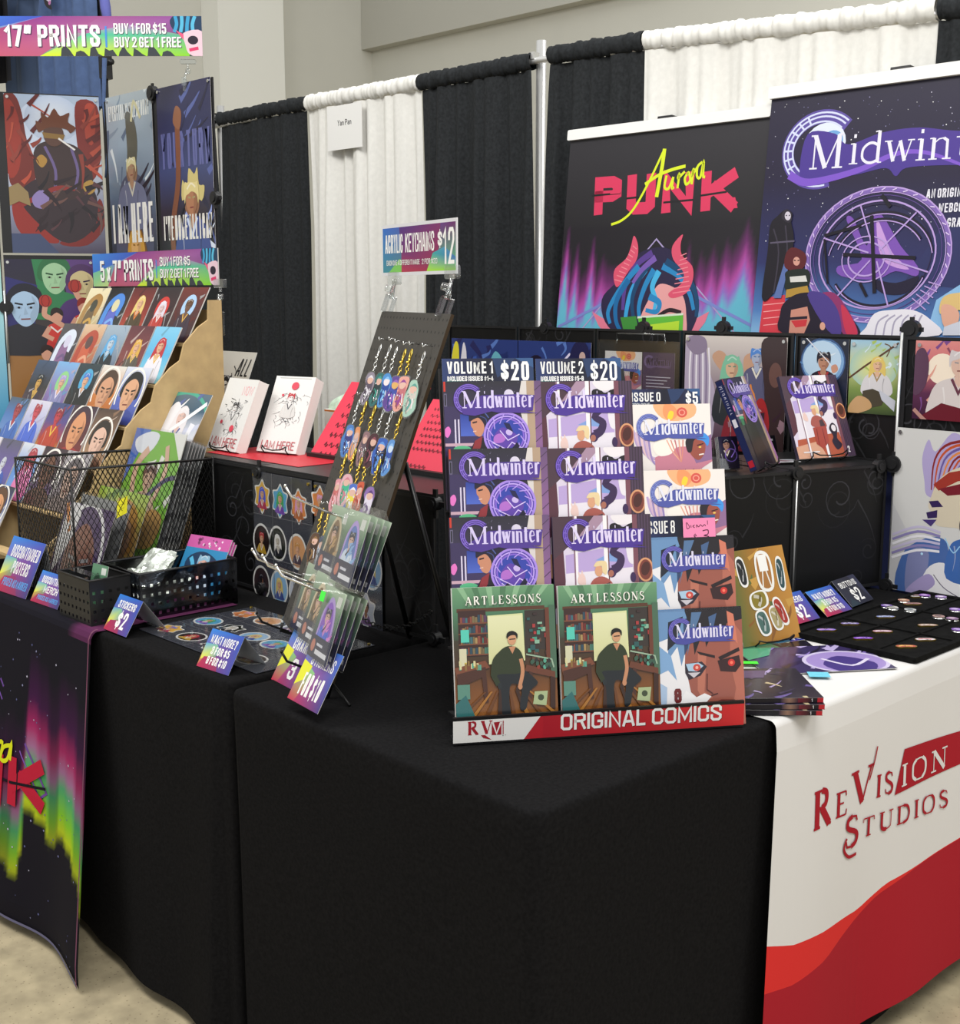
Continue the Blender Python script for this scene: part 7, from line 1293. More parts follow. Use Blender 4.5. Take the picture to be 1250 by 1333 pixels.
# ================================================================== on the raised shelf: white booklets, red notes, package
SH = TOP + zl + .0015
A = Art(.46, .20, .0006, edge='#c8202c', back='#c8202c'); A.bg('#c02030'); tag(A.build('red_sheet', None, Frame((-1.885, .585, SH), (1, 0, 0), (0, 1, 0)).mat()), 'red paper sheet lying under the two white booklets', 'paper')
def cov_here(seed, c):
    def f(A):
        A.bg('#e6e4e0'); rn = random.Random(seed)
        A.text('NOW', .58, .3, .17, '#e8a8ac', w=.34, wt=.12) if seed == 1 else A.rect(.1, .03, .9, .05, '#b8b8b4')
        for _ in range(60):
            x, y = rn.gauss(.52, .14), rn.uniform(.35, 1.0); a = rn.uniform(0, 180); q = rn.uniform(.05, .2); A.curve([(x, y), (x + q * .5 * math.cos(R(a)) + .03, y + q * .5 * math.sin(R(a))), (x + q * math.cos(R(a)), y + q * math.sin(R(a)))], .012, rn.choice(['#2a2a2c', '#54545a', '#8a8a8c']), 4, t1=.3)
        fig(A, .52, .46 if seed == 2 else .55, .085, '#e0dedb', '#3a3a3e' if seed == 1 else '#b82c34', '#d4d2ce', '#4a4a4e', 0, 2.0, 4.5)
        for x, y, r_ in c: A.ell(x, y, r_, r_ * .9, '#d8475a')
        A.text('I AM HERE', .08, A.H - .06, .17, '#c05058', w=.84, wt=.10)
    return f
bh = book_mesh(.168, .222, .034, cov_here(1, [(.22, .82, .04), (.62, .92, .07)]), spine='#d8d6d2'); bh2 = book_mesh(.150, .235, .038, cov_here(2, [(.55, .2, .09), (.3, .4, .03)]), spine='#d8d6d2')
Fh = lean((-1.945, .625, SH + .004), -2.3, 23.2); book(bh, 'white booklet with red lettering and a large pink blot, left of two', Fh.mat(0, 0, .003), None, SPW, 'booklet', 'booklet'); easel('black wire easel under the left white booklet', Fh, .168)
Fh2 = lean((-1.772, .685, SH + .004), 14, 25); book(bh2, 'white booklet with a small red-capped figure, right of two', Fh2.mat(0, 0, .003), None, SPW, 'booklet', 'booklet'); easel('black wire easel under the right white booklet', Fh2, .15)
def p_all(A):
    A.bg('#dcd9d0'); rn = random.Random(4)
    for _ in range(70): x, y = rn.uniform(.05, .8), rn.uniform(.2, A.H); a = rn.uniform(0, 180); q = rn.uniform(.05, .25); A.curve([(x, y), (x + q * .5 * math.cos(R(a)) + .03, y + q * .5 * math.sin(R(a))), (x + q * math.cos(R(a)), y + q * math.sin(R(a)))], .018, rn.choice(['#1e1e20', '#3a3a3c', '#6a6a6a']), 4, t1=.3)
    fig(A, .48, .5, .13, '#dcd9d0', '#2a2a2c', '#c9c6be', '#3a3a3c', 0)
    A.text('ALL', .66, .34, .24, '#2a2a2c', w=.28, wt=.09, skew=.2)
Fa = lean((-1.90, .86, SH), 0, 23); a, b = Fa.px(281, 456); a2, _ = Fa.px(335, 458)
A = Art(a2 - a, b - .006, .002, edge='#d8d6d0'); p_all(A); tag(A.build('art_print', None, Fa.mat(a, .006, 0), INK), 'black ink drawing print standing behind the left white booklet', 'art print')
easel('black wire easel under the black ink drawing', Frame(Fa.at(a, .006), Fa.w, Fa.u), a2 - a, .12)
def wr(A, x0, y0, n, seed, wmax=.7):
    rn = random.Random(seed)
    for i in range(n):
        x = x0; 
        while x < x0 + wmax * rn.uniform(.6, 1): q = rn.uniform(.03, .07); A.curve([(x, y0 + .095 * i), (x + q * .3, y0 - .03 + .095 * i), (x + q * .6, y0 + .01 + .095 * i), (x + q, y0 - .015 + .095 * i)], .010, '#5a0f1c', 3); x += q + .02
def red_note(label, px0, py0, px1, pyt, seed, cat='note'):
    o = onz(px0, py0, SH + .012); F = lean((o.x, o.y, SH + .012), 0, 38); w = onz(px1, py0 + (px1 - px0) * .165, SH + .012).x - o.x; h = F.px(px0 + 55, pyt)[1]
    t = thing('note_stand', label, 'sign', F.mat(0, 0, 0)); A = Art(w, h, .001, edge='#e0384c', back='#d83048'); A.bg('#dc3850'); wr(A, .12, .15, 7, seed); wr(A, .1, .95, 3, seed + 5, .5); A.build('red_note', t); inv_ = t.matrix_world.inverted()
    m = MB(); m.box(o.x - .005, o.y - .012, SH - .001, o.x + w + .005, o.y + .03, SH + .011); m.build('base', BLACKP, t, inv_); top = F.at(w / 2, h * .8, -.002); m = MB(); m.tube([inv_ @ top, inv_ @ Vector((top.x, top.y + .03, SH + .004))], .004); m.build('strut', BLACKP, t)
red_note('red handwritten note on a black stand, left of the keychain pegboard', 405, 588, 500, 497, 3); red_note('red handwritten note on a black stand, right of the keychain pegboard', 516, 606, 585, 520, 7)
bx = onz(402, 588, SH); bo = Matrix.Translation((bx.x - .06, bx.y + .10, SH)); t = thing('cardboard_box', 'small brown cardboard box beneath the mint green package', 'box', bo); m = MB(); m.box(0, 0, 0, .18, .12, .055); m.build('box_body', KRAFT, t); m = MB(); m.box(.004, -.001, .04, .17, 0, .053); m.build('tape_strip', PAPER, t)
t = thing('soft_package', 'mint green soft package with a white and orange label band', 'package', bo @ I4(.0, .005, .0555)); rows = []
for j in range(13):
    a = math.pi * j / 12; rows.append([(.18 * u, .055 - .055 * math.cos(a) * (1 - .25 * abs(2 * u - 1) ** 3), .060 + .055 * math.sin(a) * (.55 + .45 * math.sin(math.pi * min(.999, max(.001, u)))) ) for u in [i / 14 for i in range(15)]])
m = MB(); m.grid(rows); m.build('wrapper', M('mint_wrapper', (.52, .66, .52), .4, noise=(40, .2, .6, .004)), t); m = MB(); m.box(0, .0, 0, .18, .11, .060); m.build('label_band', PAPER, t); A = Art(.18, .058, 0); A.bg('#dcd8d0'); A.rect(0, 0, 1, .03, '#c8743a'); A.rect(.55, .07, .78, .28, '#d8862c'); 
for i in range(4): A.line([(.57, .1 + .045 * i), (.76, .1 + .045 * i)], .008, '#a85a1c')
A.build('label', t, Matrix.Translation((0, -.0008, .001)) @ Matrix.Rotation(math.pi / 2, 4, 'X'))
# ------------------------------------------------------------------ large loose print on a wire stand in front of the rack
Fb = lean((-2.055, .535, SH + .012), 0, 30)
def p_white(A):
    A.vgrad(0, 0, 1, A.H, '#5a7080', '#3a5a70', '#c8ccd8', '#e0e0e6'); A.ring(.55, .5, .6, .5, .04, '#4aa890', 200, 340); brush(A, 18, ['#e8e8ee', '#c8cce0', '#5a6aa0', '#f2f2f2'], 12, l=.5, w=.1); A.blob([(.3, .9), (.25, .4), (.4, .12), (.55, .2), (.6, .5), (.8, .6), (.7, .9)], '#e9e9ef', 4); fig(A, .62, .28, .09, '#d8b8b0', '#e4e0e4', '#e2e2ea', '#4a5a9a', 1, 2.0, 4); A.line([(.5, .45), (.98, .1)], .05, '#f2f2f4'); A.blob([(.5, .55), (.65, .5), (.7, .6), (.55, .68)], '#5a6ab0', 4); A.poly([(.7, .8), (.82, .74), (.78, .86)], '#e8d840')
w_ = Fb.px(276, 516)[0]; h_ = Fb.px(215, 508)[1]; a_ = Fb.px(188, 557)[0]
A = Art(w_ - a_, h_, .002); p_white(A); tag(A.build('art_print', None, Fb.mat(a_, 0, 0), GLOSS), 'larger print of a white-clad swordfighter on a wire stand before the rack', 'art print')
easel('black wire easel under the white swordfighter print', Frame(Fb.at(a_, 0), Fb.w, Fb.u), w_ - a_, .1)
# ================================================================== wire mesh basket of sleeved prints
BX0, BX1, BY0, BY1, BZ = -2.095, -1.755, .10, .525, 1.116
t = thing('mesh_basket', 'black wire mesh basket filled with sleeved prints', 'basket', Matrix.Translation((BX0, BY0, TOP))); bw, bd, bh_ = BX1 - BX0, BY1 - BY0, BZ - TOP
m = MB(); m.tube([(0, 0, bh_), (bw, 0, bh_), (bw, bd, bh_ - .008), (0, bd, bh_ - .008)], .0035, 8, True); m.build('rim_wire', BLACKM, t)
for x, y in ((0, 0), (bw, 0), (bw, bd), (0, bd)): m = MB(); m.tube([(x, y, .002), (x, y, bh_)], .003); m.build('corner_wire', BLACKM, t)
def meshside(o, u, v, lu, lv, nm, p=.0125):
    o, u, v = Vector(o), Vector(u), Vector(v); n = u.cross(v); m = MB()
    for sg in (1, -1):
        k = -lv * .6
        while k < lu + lv * .6:
            a, b = (k, 0.0), (k + sg * lv * .6, lv); 
            def cl(a, b):
                dx = b[0] - a[0]; t0, t1 = 0.0, 1.0
                if dx > 0: t0, t1 = max(t0, -a[0] / dx), min(t1, (lu - a[0]) / dx)
                else: t0, t1 = max(t0, (lu - a[0]) / dx), min(t1, -a[0] / dx)
                return (t0, t1) if t1 > t0 + .01 else None
            c = cl(a, b)
            if c:
                P = [o + u * (a[0] + (b[0] - a[0]) * q) + v * (lv * q) for q in c]; w = u * .0008; m.add([P[0] - w, P[0] + w, P[1] + w, P[1] - w, P[0] - w + n * .0012, P[0] + w + n * .0012, P[1] + w + n * .0012, P[1] - w + n * .0012], [(0, 1, 2, 3), (7, 6, 5, 4), (0, 3, 7, 4), (1, 5, 6, 2)])
            k += p * 1.25
    m.build(nm, BLACKM, t)
meshside((0, 0, .002), (1, 0, 0), (0, 0, 1), bw, bh_ - .003, 'wire_mesh'); meshside((bw, 0, .002), (0, 1, 0), (0, 0, 1), bd, bh_ - .006, 'wire_mesh'); meshside((0, 0, .002), (0, 1, 0), (0, 0, 1), bd, bh_ - .006, 'wire_mesh'); meshside((0, bd, .002), (1, 0, 0), (0, 0, 1), bw, bh_ - .012, 'wire_mesh')
m = MB(); m.box(0, 0, 0, bw, bd, .002); m.build('base', BLACKM, t)
def p_green(A):
    A.bg('#78b83c'); brush(A, 14, ['#5a9a34', '#9cd050', '#e8e8e0'], 3, l=.5, w=.08); A.poly([(0, 0), (.3, 0), (0, .6)], '#4a70c0'); A.blob([(.05, .12), (.3, .02), (.5, .05), (.4, .22), (.15, .25)], '#e4e6ee', 4); A.poly([(.75, 0), (1, 0), (1, .3)], '#eceae6'); fig(A, .5, .5, .12, '#c8a48c', '#5a3a34', '#d8b8a0', '#8a4a5a', 0, 2.2, 5); A.curve([(.25, .7), (.2, .4), (.36, .2)], .09, '#d8ae98', 4); A.curve([(.7, .7), (.78, .4), (.7, .14)], .07, '#d8ae98', 4); A.curve([(0, 1.0), (.4, .78), (.8, .5), (1, .44)], .05, '#3f3a6a', 5); A.blob([(.5, 1.0), (.7, .8), (.95, .86), (.9, 1.15), (.6, 1.2)], '#c89a5a', 4)
def p_dark(A):
    A.bg('#4a2f62'); A.blob([(.05, .1), (.25, .0), (.35, .15), (.2, .5), (.05, .7)], '#e8e4e4', 4); A.line([(.02, .02), (.2, .3)], .06, '#e08a3a'); face(A, .52, .6, .34, '#8a5444', '#e8e4e8', '#e4e0e2', True, .5); A.ring(.52, .5, .42, .52, .05, '#efecec', 170, 370)
def p_tan(A): A.vgrad(0, 0, 1, A.H, '#a8c850', '#c8a05a', '#8a8a5a'); brush(A, 20, ['#d8b060', '#8ab840', '#e8e0d0', '#5a7a3a'], 8, l=.4, w=.1); face(A, .6, .5, .28, '#d0a080', '#b8843a', '#8a7a5a')
def p_grey(A): A.bg('#8a8a8c'); brush(A, 24, ['#5a5a5e', '#c8c8c8', '#3a3a40', '#a8a4a0'], 6, l=.4, w=.05)
specs = [(.108, .24, p_dark, 'purple print of a dark face with white headband, frontmost in the mesh basket'), (.15, .255, p_grey, 'grey sketch print second from the front in the mesh basket'), (.20, .275, p_tan, 'green and tan print halfway back in the mesh basket'), (.27, .445, p_green, 'bright green print of a dancing figure sticking out of the mesh basket')]
for i in range(6): specs.append(((.285 + .011 * i), .425 - .004 * i, p_grey, 'sleeved grey print in the mesh basket, %s behind the green one' % ('first', 'second', 'third', 'fourth', 'fifth', 'backmost')[i]))
for y, h, fn, lb in specs:
    ph = 20; F = lean((BX0 + .018 + (.0 if fn is not p_green else -.006), BY0 + y - .05, TOP + .004 + .004), 0, ph); t = thing('sleeved_print', lb, 'art print', F.mat(0, 0, 0), 'sleeved prints in the mesh basket')
    A = Art(.285, h, .0015, edge='#cfcfcc', back='#b8b8b4'); fn(A); A.build('print_sheet', t, None, GLOSS)
    m = MB(); m.add([(-.004, -.002, .002), (.292, -.002, .002), (.292, h + .006, .002), (-.004, h + .006, .002)], [(0, 1, 2, 3)]); m.build('sleeve', SLEEVE, t)
A = Art(.05, .05, .0004, edge='#e8e020'); A.bg('#efe62a'); A.line([(.2, .3), (.8, .35)], .04, '#b8a820'); A.line([(.2, .55), (.7, .6)], .04, '#b8a820')
Fd = lean((BX0 + .018, BY0 + .058, TOP + .008), 0, 20); a, b = Fd.px(160, 662, .004); tag(A.build('price_sticker', None, Fd.mat(a - .02, b - .03, .0035, R(25))), 'yellow price sticker on the purple print in the mesh basket', 'sticker')
# ================================================================== smoky perforated baskets
def perf(label, x0, y0, x1, y1, h, mat):
    t = thing('plastic_basket', label, 'basket', Matrix.Translation((x0, y0, TOP))); w, d = x1 - x0, y1 - y0; m = MB(); m.box(0, 0, 0, w, d, .003); m.build('base', mat, t)
    def wall(o, u, L):
        o, u = Vector(o), Vector(u); v = Vector((0, 0, 1)); nu, nv = max(2, int(L / .021)), max(2, int(h / .021)); du, dv = L / nu, h / nv; hs = .0042; m = MB()
        for i in range(nu):
            for j in range(nv):
                c = (du * (i + .5), dv * (j + .5)); O = [(du * i, dv * j), (du * (i + 1), dv * j), (du * (i + 1), dv * (j + 1)), (du * i, dv * (j + 1))]
                if j == nv - 1: m.add([o + u * p[0] + v * p[1] for p in O], [(0, 1, 2, 3)]); continue
                I = [(c[0] - hs, c[1] - hs), (c[0] + hs, c[1] - hs), (c[0] + hs, c[1] + hs), (c[0] - hs, c[1] + hs)]; m.add([o + u * p[0] + v * p[1] for p in O + I], [(0, 1, 5, 4), (1, 2, 6, 5), (2, 3, 7, 6), (3, 0, 4, 7)])
        ob = m.build('side_wall', mat, t); s_ = ob.modifiers.new('thick', 'SOLIDIFY'); s_.thickness = .0018; s_.offset = 0
    wall((0, 0, .003), (1, 0, 0), w); wall((w, 0, .003), (0, 1, 0), d); wall((w, d, .003), (-1, 0, 0), w); wall((0, d, .003), (0, -1, 0), d)
    m = MB(); m.tube([(0, 0, h), (w, 0, h), (w, d, h), (0, d, h)], .003, 6, True); m.build('rim', BLACKP, t); return t
perf('small black perforated basket beside the sticker price tent', -1.70, .025, -1.53, .135, .118, BLACKP); perf('long smoky perforated basket of shiny bags in front of the raised shelf', -1.70, .145, -1.50, .43, .122, SMOKE)
FOIL = M('clear_bag_film', (.62, .66, .60), .18, .55, noise=(45, .5, .9, .006))
def bag(label, loc, rz, tilt, s, seed):
    rn = random.Random(seed); rows = []
    for j in range(9): rows.append([((i / 8 - .5) * .10 * s, (j / 8 - .5) * .13 * s, rn.uniform(-.006, .006) + .012 * math.sin(i / 8 * math.pi)) for i in range(9)])
    m = MB(); m.grid(rows, False); m.grid([[(x, y, -z * .6 - .006) for x, y, z in r_] for r_ in rows], False); o = m.build('foil_bag', FOIL, None, Matrix.Translation(loc) @ Matrix.Rotation(R(rz), 4, 'Z') @ Matrix.Rotation(R(tilt), 4, 'X')); tag(o, label, 'bag', 'shiny bags in the smoky basket')
bag('shiny crumpled clear bag topmost in the smoky basket', (-1.60, .235, TOP + .105), 20, 40, .95, 1); bag('shiny crumpled bag lowest in the smoky basket', (-1.60, .29, TOP + .05), -10, 30, .9, 2); bag('shiny crumpled bag nearest the small black basket', (-1.61, .195, TOP + .06), 40, 55, .8, 3)
def p_blue(A): A.bg('#2f86b8'); A.rect(0, 0, 1, .22, '#c85aa0'); A.text('CHARM SET', .1, .17, .1, '#f0dce8', w=.7, wt=.16) if False else A.dots(.05, .05, .9, .18, 16, .02, .04, ['#f0e0ec', '#8a3a70'], 3); A.blob([(.1, .5), (.3, .3), (.6, .3), (.9, .5), (.8, .9), (.3, 1.0)], '#1f3a5a', 4); fig(A, .52, .5, .13, '#d8a898', '#8fb8d0', '#c8d8e8', '#c83a4a', 0); A.curve([(.0, .9), (.3, .6), (.2, .4)], .08, '#5ab8e0', 4)
Fq = lean((-1.685, .335, TOP + .02), 12, 30)
for k in range(3): A = Art(.16, .165 - .004 * k, .0025); p_blue(A); tag(A.build('art_card', None, Fq.mat(.004 * k, 0, -.006 * k), GLOSS), 'blue card with a pink top in the smoky basket, ' + ('front one', 'middle one', 'back one')[k], 'card', 'blue cards in the smoky basket')
A = Art(.07, .10, .001); A.bg('#5a8a6a'); A.rect(.6, .1, .9, .35, '#d8dcd4'); A.blob([(.2, .6), (.4, .3), (.6, .6), (.5, 1.0)], '#2f4a3a', 4); tag(A.build('art_card', None, lean((-1.62, .06, TOP + .045), 5, 14).mat(), GLOSS), 'green card standing in the small black basket', 'card')
m = MB(); m.box(0, 0, 0, .12, .028, .118); m.build('x', SLEEVE).name = 'clear_packet_stack'; tag(bpy.data.objects['clear_packet_stack'], 'block of clear packets in the small black basket', 'packet'); bpy.data.objects['clear_packet_stack'].matrix_world = Matrix.Translation((-1.675, .04, TOP + .006))
# ================================================================== tents on the long table
GL = 'price tents on the long table'; TZ = TOP + .0045
def signart2(A, big):
    signart(A, '', '', style=0) if False else None
def tent2(label, F, w, h, l1, l2, l3):
    t = tent(label, F, w, h, ('A', 'B'), group=GL) if False else thing('price_tent', label, 'price sign', F.mat(0, 0, 0), GL); A = Art(w, h, .0006, back='#b9bcc2'); H = A.H
    A.poly([(0, 0), (1, 0), (1, H), (0, H)], ['#2f86dc', '#3a58b8', '#3f3a78', '#b02a4c']); A.poly([(0, H * .5), (.4, H * .5), (.26, H), (0, H)], ['#d8dc3c', '#6aa880', '#b84058', '#b8284c']); A.poly([(0, H * .36), (.34, H * .38), (.4, H * .52), (.0, H * .72)], ['#5aa4d0', '#7ab8a8', '#6a9ac0', '#e8e43a']); A.poly([(0, H), (.16, H * .72), (.5, H * .68), (.7, H)], ['#b8264c', '#a83058', '#8a3a70', '#8a305e'])
    A.text(l1, .53, H * .36, H * .22, '#f2f1ee', w=.82, wt=.16, align='c'); A.text(l2, .55, H * .64, H * .22, '#f2f1ee', w=.5, wt=.16, align='c'); A.text(l3, .55, H * .88, H * .14, '#5aa8ec', w=.74, wt=.16, align='c'); A.build('front_panel', t)
    top = F.at(0, h, -.001); nb = -Vector((F.n.x, F.n.y, 0)).normalized(); inv_ = t.matrix_world.inverted(); foot = Vector((top.x, top.y, F.o.z + .0006)) + nb * ((top.z - F.o.z) * .12); P = [top, top + F.w * w, foot + F.w * w, foot]; n2 = Vector((0, 0, .0006)); m = MB(); m.add([inv_ @ p for p in P] + [inv_ @ (p - n2) for p in P], [(0, 1, 2, 3), (7, 6, 5, 4), (0, 4, 5, 1), (1, 5, 6, 2), (2, 6, 7, 3), (3, 7, 4, 0)]); m.build('back_panel', M('card_back', (.42, .44, .47), .5), t)
tent2('large blue discontinued-posters tent at the left end of the table', lean((-2.10, .018, TZ), 3, 26), .185, .158, 'DISCONTINUED', 'POSTERS', 'PRICED AS MARKED'); tent2('smaller blue discontinued-merch tent beside the black perforated basket', lean((-1.895, .032, TZ), 2.3, 28), .148, .088, 'DISCONTINUED', 'MERCH', 'PRICED AS MARKED')
tent('blue tent sign pricing stickers at two dollars, in front of the smoky basket', lean((-1.489, .036, TZ), 0, 32), .114, .094, ('STICKERS', '$2'), group=GL); tent('blue want-more tent sign in front of the flat sticker sheets', lean((-1.062, .040, TOP + .001), 4.8, 32), .115, .090, ('WANT MORE?', '3 FOR $5', '8 FOR $10'), group=GL)
# ================================================================== sticker sleeves: on the shelf front and flat on the table
SL = M('dark_sleeve', (.050, .052, .066), .22, spec=.6)
def stk(t, x, y, w, h, c, rng, rot=0, shape='o', m4=None):
    B = Art(w, h, 0); H = B.H
    if shape == 'o': P = [(.5 + .5 * math.cos(R(a)), H / 2 + H / 2 * math.sin(R(a))) for a in range(0, 360, 15)]
    else: P = [(.5 + (.5 if i % 2 else .36) * math.cos(R(a)), H / 2 + (.5 if i % 2 else .36) * H * math.sin(R(a))) for i, a in enumerate(range(0, 360, 30))]; P = [(max(0, min(1, x_)), max(0, min(H, y_))) for x_, y_ in cat(P, True, 3)]
    B.poly(P, '#e6e4e0'); q = [(.5 + (p[0] - .5) * .87, H / 2 + (p[1] - H / 2) * .87) for p in P]; B.poly(q, c[0]); hw = .12
    B.xf = lambda X, Y: (X, Y * H); fig(B, .5, .42, .13, c[1], c[2], c[3], '#e8e0d8', rng.choice((0, 1, 3)), 1.9, 3.2); B.xf = None
    B.build('sticker', t, I4(x - w / 2, y - h / 2, .0012) @ Matrix.Rotation(R(rot), 4, 'Z'), GLOSS)
PAL = [('#e0b04a', SK1, '#4a5ad0', '#b83a5a'), ('#5aa8d0', SK1, '#4aa860', '#7a4ab0'), ('#e08a4a', SK1, '#e0a0c8', '#b86a3a'), ('#2a1c1c', SK1, '#b82c34', '#c8a03a'), ('#1c2018', '#c8c0b0', '#e8e4e0', '#2c2c34'), ('#d8a070', SK1, '#c89050', '#5a4a54'), ('#3a2c30', SK2, '#2a2430', '#3a3444'), ('#8fb8dc', SK1, '#e0c878', '#4a5a9a'), ('#c8ccd8', SK2, '#1c1c28', '#8a6a9a'), ('#7a4a8a', SK1, '#3a9ab0', '#c85a7a')]
def sleeve_sheet(label, mtx, w, h, cells, seed, flat_=False):
    t = thing('sticker_sleeve', label, 'sticker sheet', mtx, 'clear sleeves of stickers'); rng = random.Random(seed); m = MB(); m.box(0, 0, 0, w, h, .001); m.build('sleeve_back', SL, t)
    m = MB(); m.mi = 0
    for i in (1, 2): m.box(0, h * i / 3 - .001, .001, w, h * i / 3 + .001, .0016); m.box(w * i / 3 - .001, 0, .001, w * i / 3 + .001, h, .0016)
    m.build('pocket_seam', M('sleeve_seam', (.12, .12, .13), .3), t)
    for cx_, cy_, sw, sh, pi, shp in cells: stk(t, cx_ * w, cy_ * h, sw, sh, PAL[pi], rng, rng.uniform(-5, 5), shp)
    m = MB(); m.add([(0, 0, .0024), (w, 0, .0024), (w, h, .0024), (0, h, .0024)], [(0, 1, 2, 3)]); m.build('sleeve_film', SLEEVE, t)
    for x in (.03, .95): m = MB(); m.cyl((w * x, h * .97), .004, .0025, .005, 10); m.build('pin', GOLD, t)
    return t
a0, b1_ = F_l.px(331, 612); a1, _ = F_l.px(408, 625); _, b0_ = F_l.px(331, 774); w, h = a1 - a0, b1_ - b0_
def cc(F, pts, a0, b0, w, h, sw, sh):
    out = []
    for px, py, pi, shp in pts: a, b = F.px(px, py); out.append(((a - a0) / w, (b - b0) / h, sw, sh, pi, shp))
    return out
sleeve_sheet('clear sleeve of nine stickers on the shelf front, left of the pegboard', F_l.mat(a0, b0_, .0045), w, h, cc(F_l, [(343, 645, 0, 's'), (366, 651, 1, 's'), (391, 659, 2, 's'), (342, 702, 3, 'o'), (365, 709, 4, 'o'), (389, 717, 5, 'o'), (342, 757, 6, 'o'), (366, 764, 7, 'o'), (390, 772, 8, 'o')], a0, b0_, w, h, .082, .098), 3)
a2, b2_ = F_l.px(411, 627); a3 = F_l.px(499, 700)[0]; _, b4 = F_l.px(499, 816)
sleeve_sheet('clear sleeve of stickers on the shelf front, behind the pegboard', F_l.mat(a2, b0_, .0045), a3 - a2, b2_ - b0_, cc(F_l, [(418, 655, 2, 's'), (452, 660, 1, 's'), (484, 668, 0, 's'), (420, 722, 5, 'o'), (452, 730, 4, 'o'), (485, 741, 7, 'o'), (420, 778, 8, 's'), (450, 786, 9, 'o'), (478, 794, 8, 's')], a2, b0_, a3 - a2, b2_ - b0_, .085, .10), 4)
Ff = flat((-1.43, .10, TOP + .002), 0)
cells = [((i + .5) / 3, (j + .5) / 3, .088, .07, (i * 3 + j) % 10, 'o' if (i + j) % 2 else 's') for i in range(3) for j in range(3)]
sleeve_sheet('clear sleeve of oval stickers lying flat beside the smoky basket', Ff.mat(0, 0, .0), .31, .33, cells, 6); sleeve_sheet('clear sleeve of stickers lying flat, partly under the pegboard', Ff.mat(.315, .0, .0), .20, .33, [c for c in cells if c[0] < .7], 9)
# ================================================================== keychain pegboard on its easel
az_p, ln_p = -24.34, 19.31
Wp, Lp = .529, .770
br_ = Vector((-.625, .086, .80)); wdir = Vector((math.cos(R(az_p)), math.sin(R(az_p)), 0))
F_p = lean(br_ - wdir * Wp, az_p, ln_p)
pb = thing('pegboard', 'tall black pegboard leaning back, hung with keychains and packs', 'pegboard', F_p.mat(0, 0, 0)); inv = pb.matrix_world.inverted()
A = Art(Wp, Lp, .007, edge='#3a2c1c', back='#2a241c'); A.bg('#474440')
A.z += LAYER
for i in range(20):
    for j in range(29): x, y = (i + .5) / 20, (j + .5) / 29 * A.H; A.poly([(x + .006 * math.cos(R(a)), y + .006 * math.sin(R(a))) for a in range(0, 360, 60)], '#171615', False)
A.build('board', pb, None, ink('hardboard_face', .6, .3))
# hooks: pairs of photo points, tip and root
def hook(px0, py0, px1, py1, mat, nm='peg_hook', ext=.0):
    a, b = F_p.px(px1, py1, .003); p1 = F_p.at(a, b, .003); r0 = ray(px0, py0)
    # the hook leaves the board along its normal, rising a little
    best = min((abs((CAM + r0 * ((p1 + F_p.n * d + Vector((0, 0, d * .12)) - CAM).dot(_fw))) .__sub__(p1 + F_p.n * d + Vector((0, 0, d * .12))).length), d) for d in [i * .005 for i in range(8, 60)])[1]
    d = best; loc = lambda v: inv @ v; q = p1 + F_p.n * d + Vector((0, 0, d * .10)); m = MB(); m.tube([loc(p1), loc(p1 + F_p.n * d * .5 + Vector((0, 0, d * .03))), loc(q), loc(q + F_p.n * .012 + Vector((0, 0, .018)))], .0028, 8); m.lathe([(0, -.003), (.004, -.002), (.004, .002), (0, .003)], tuple(loc(q + F_p.n * .012 + Vector((0, 0, .018)))), 8); m.build(nm, mat, pb); return a, b
H1 = hook(386, 629, 467, 681, CHROME); H2 = hook(342, 711, 414, 757, CHROME); H3 = hook(354, 725, 434, 768, CHROME); H4 = hook(368, 741, 452, 781, CHROME); H5 = hook(341, 806, 376, 822, BLACKM); H6 = hook(375, 856, 406, 872, BLACKM)
# easel
t = thing('easel', 'black metal easel holding up the keychain pegboard', 'easel', Matrix.Translation((br_.x - wdir.x * Wp / 2, br_.y - wdir.y * Wp / 2, TOP))); ie = t.matrix_world.inverted()
nb = Vector((F_p.n.x, F_p.n.y, 0)).normalized()
for s_ in (.10, Wp - .06):
    top = F_p.at(s_, Lp * .62, -.016); bot = F_p.at(s_, -.0, -.016); ft = Vector((bot.x, bot.y, TOP + .002)) + nb * .012; m = MB(); m.tube([ie @ top, ie @ bot, ie @ ft], .006); m.build('front_leg', BLACKM, t)
    m = MB(); m.tube([ie @ F_p.at(s_, .01, -.016), ie @ F_p.at(s_, -.007, -.012), ie @ F_p.at(s_, -.007, .022), ie @ F_p.at(s_, .012, .024)], .004); m.build('rest_hook', BLACKM, t)
for s_ in (.12, Wp - .05):
    top = F_p.at(s_, Lp * .60, -.02); m = MB(); m.tube([ie @ top, ie @ (Vector((top.x, top.y, TOP + .002)) - nb * .12 - wdir * (.04 if s_ < .2 else -.02))], .006); m.build('back_leg', BLACKM, t)
m = MB(); e0 = F_p.at(Wp - .06, .0, -.016); m.tube([ie @ Vector((e0.x, e0.y, TOP + .03)), ie @ (Vector((e0.x, e0.y, TOP + .0025)) + wdir * .07 - nb * .02)], .003); m.build('foot_wire', BLACKM, t)
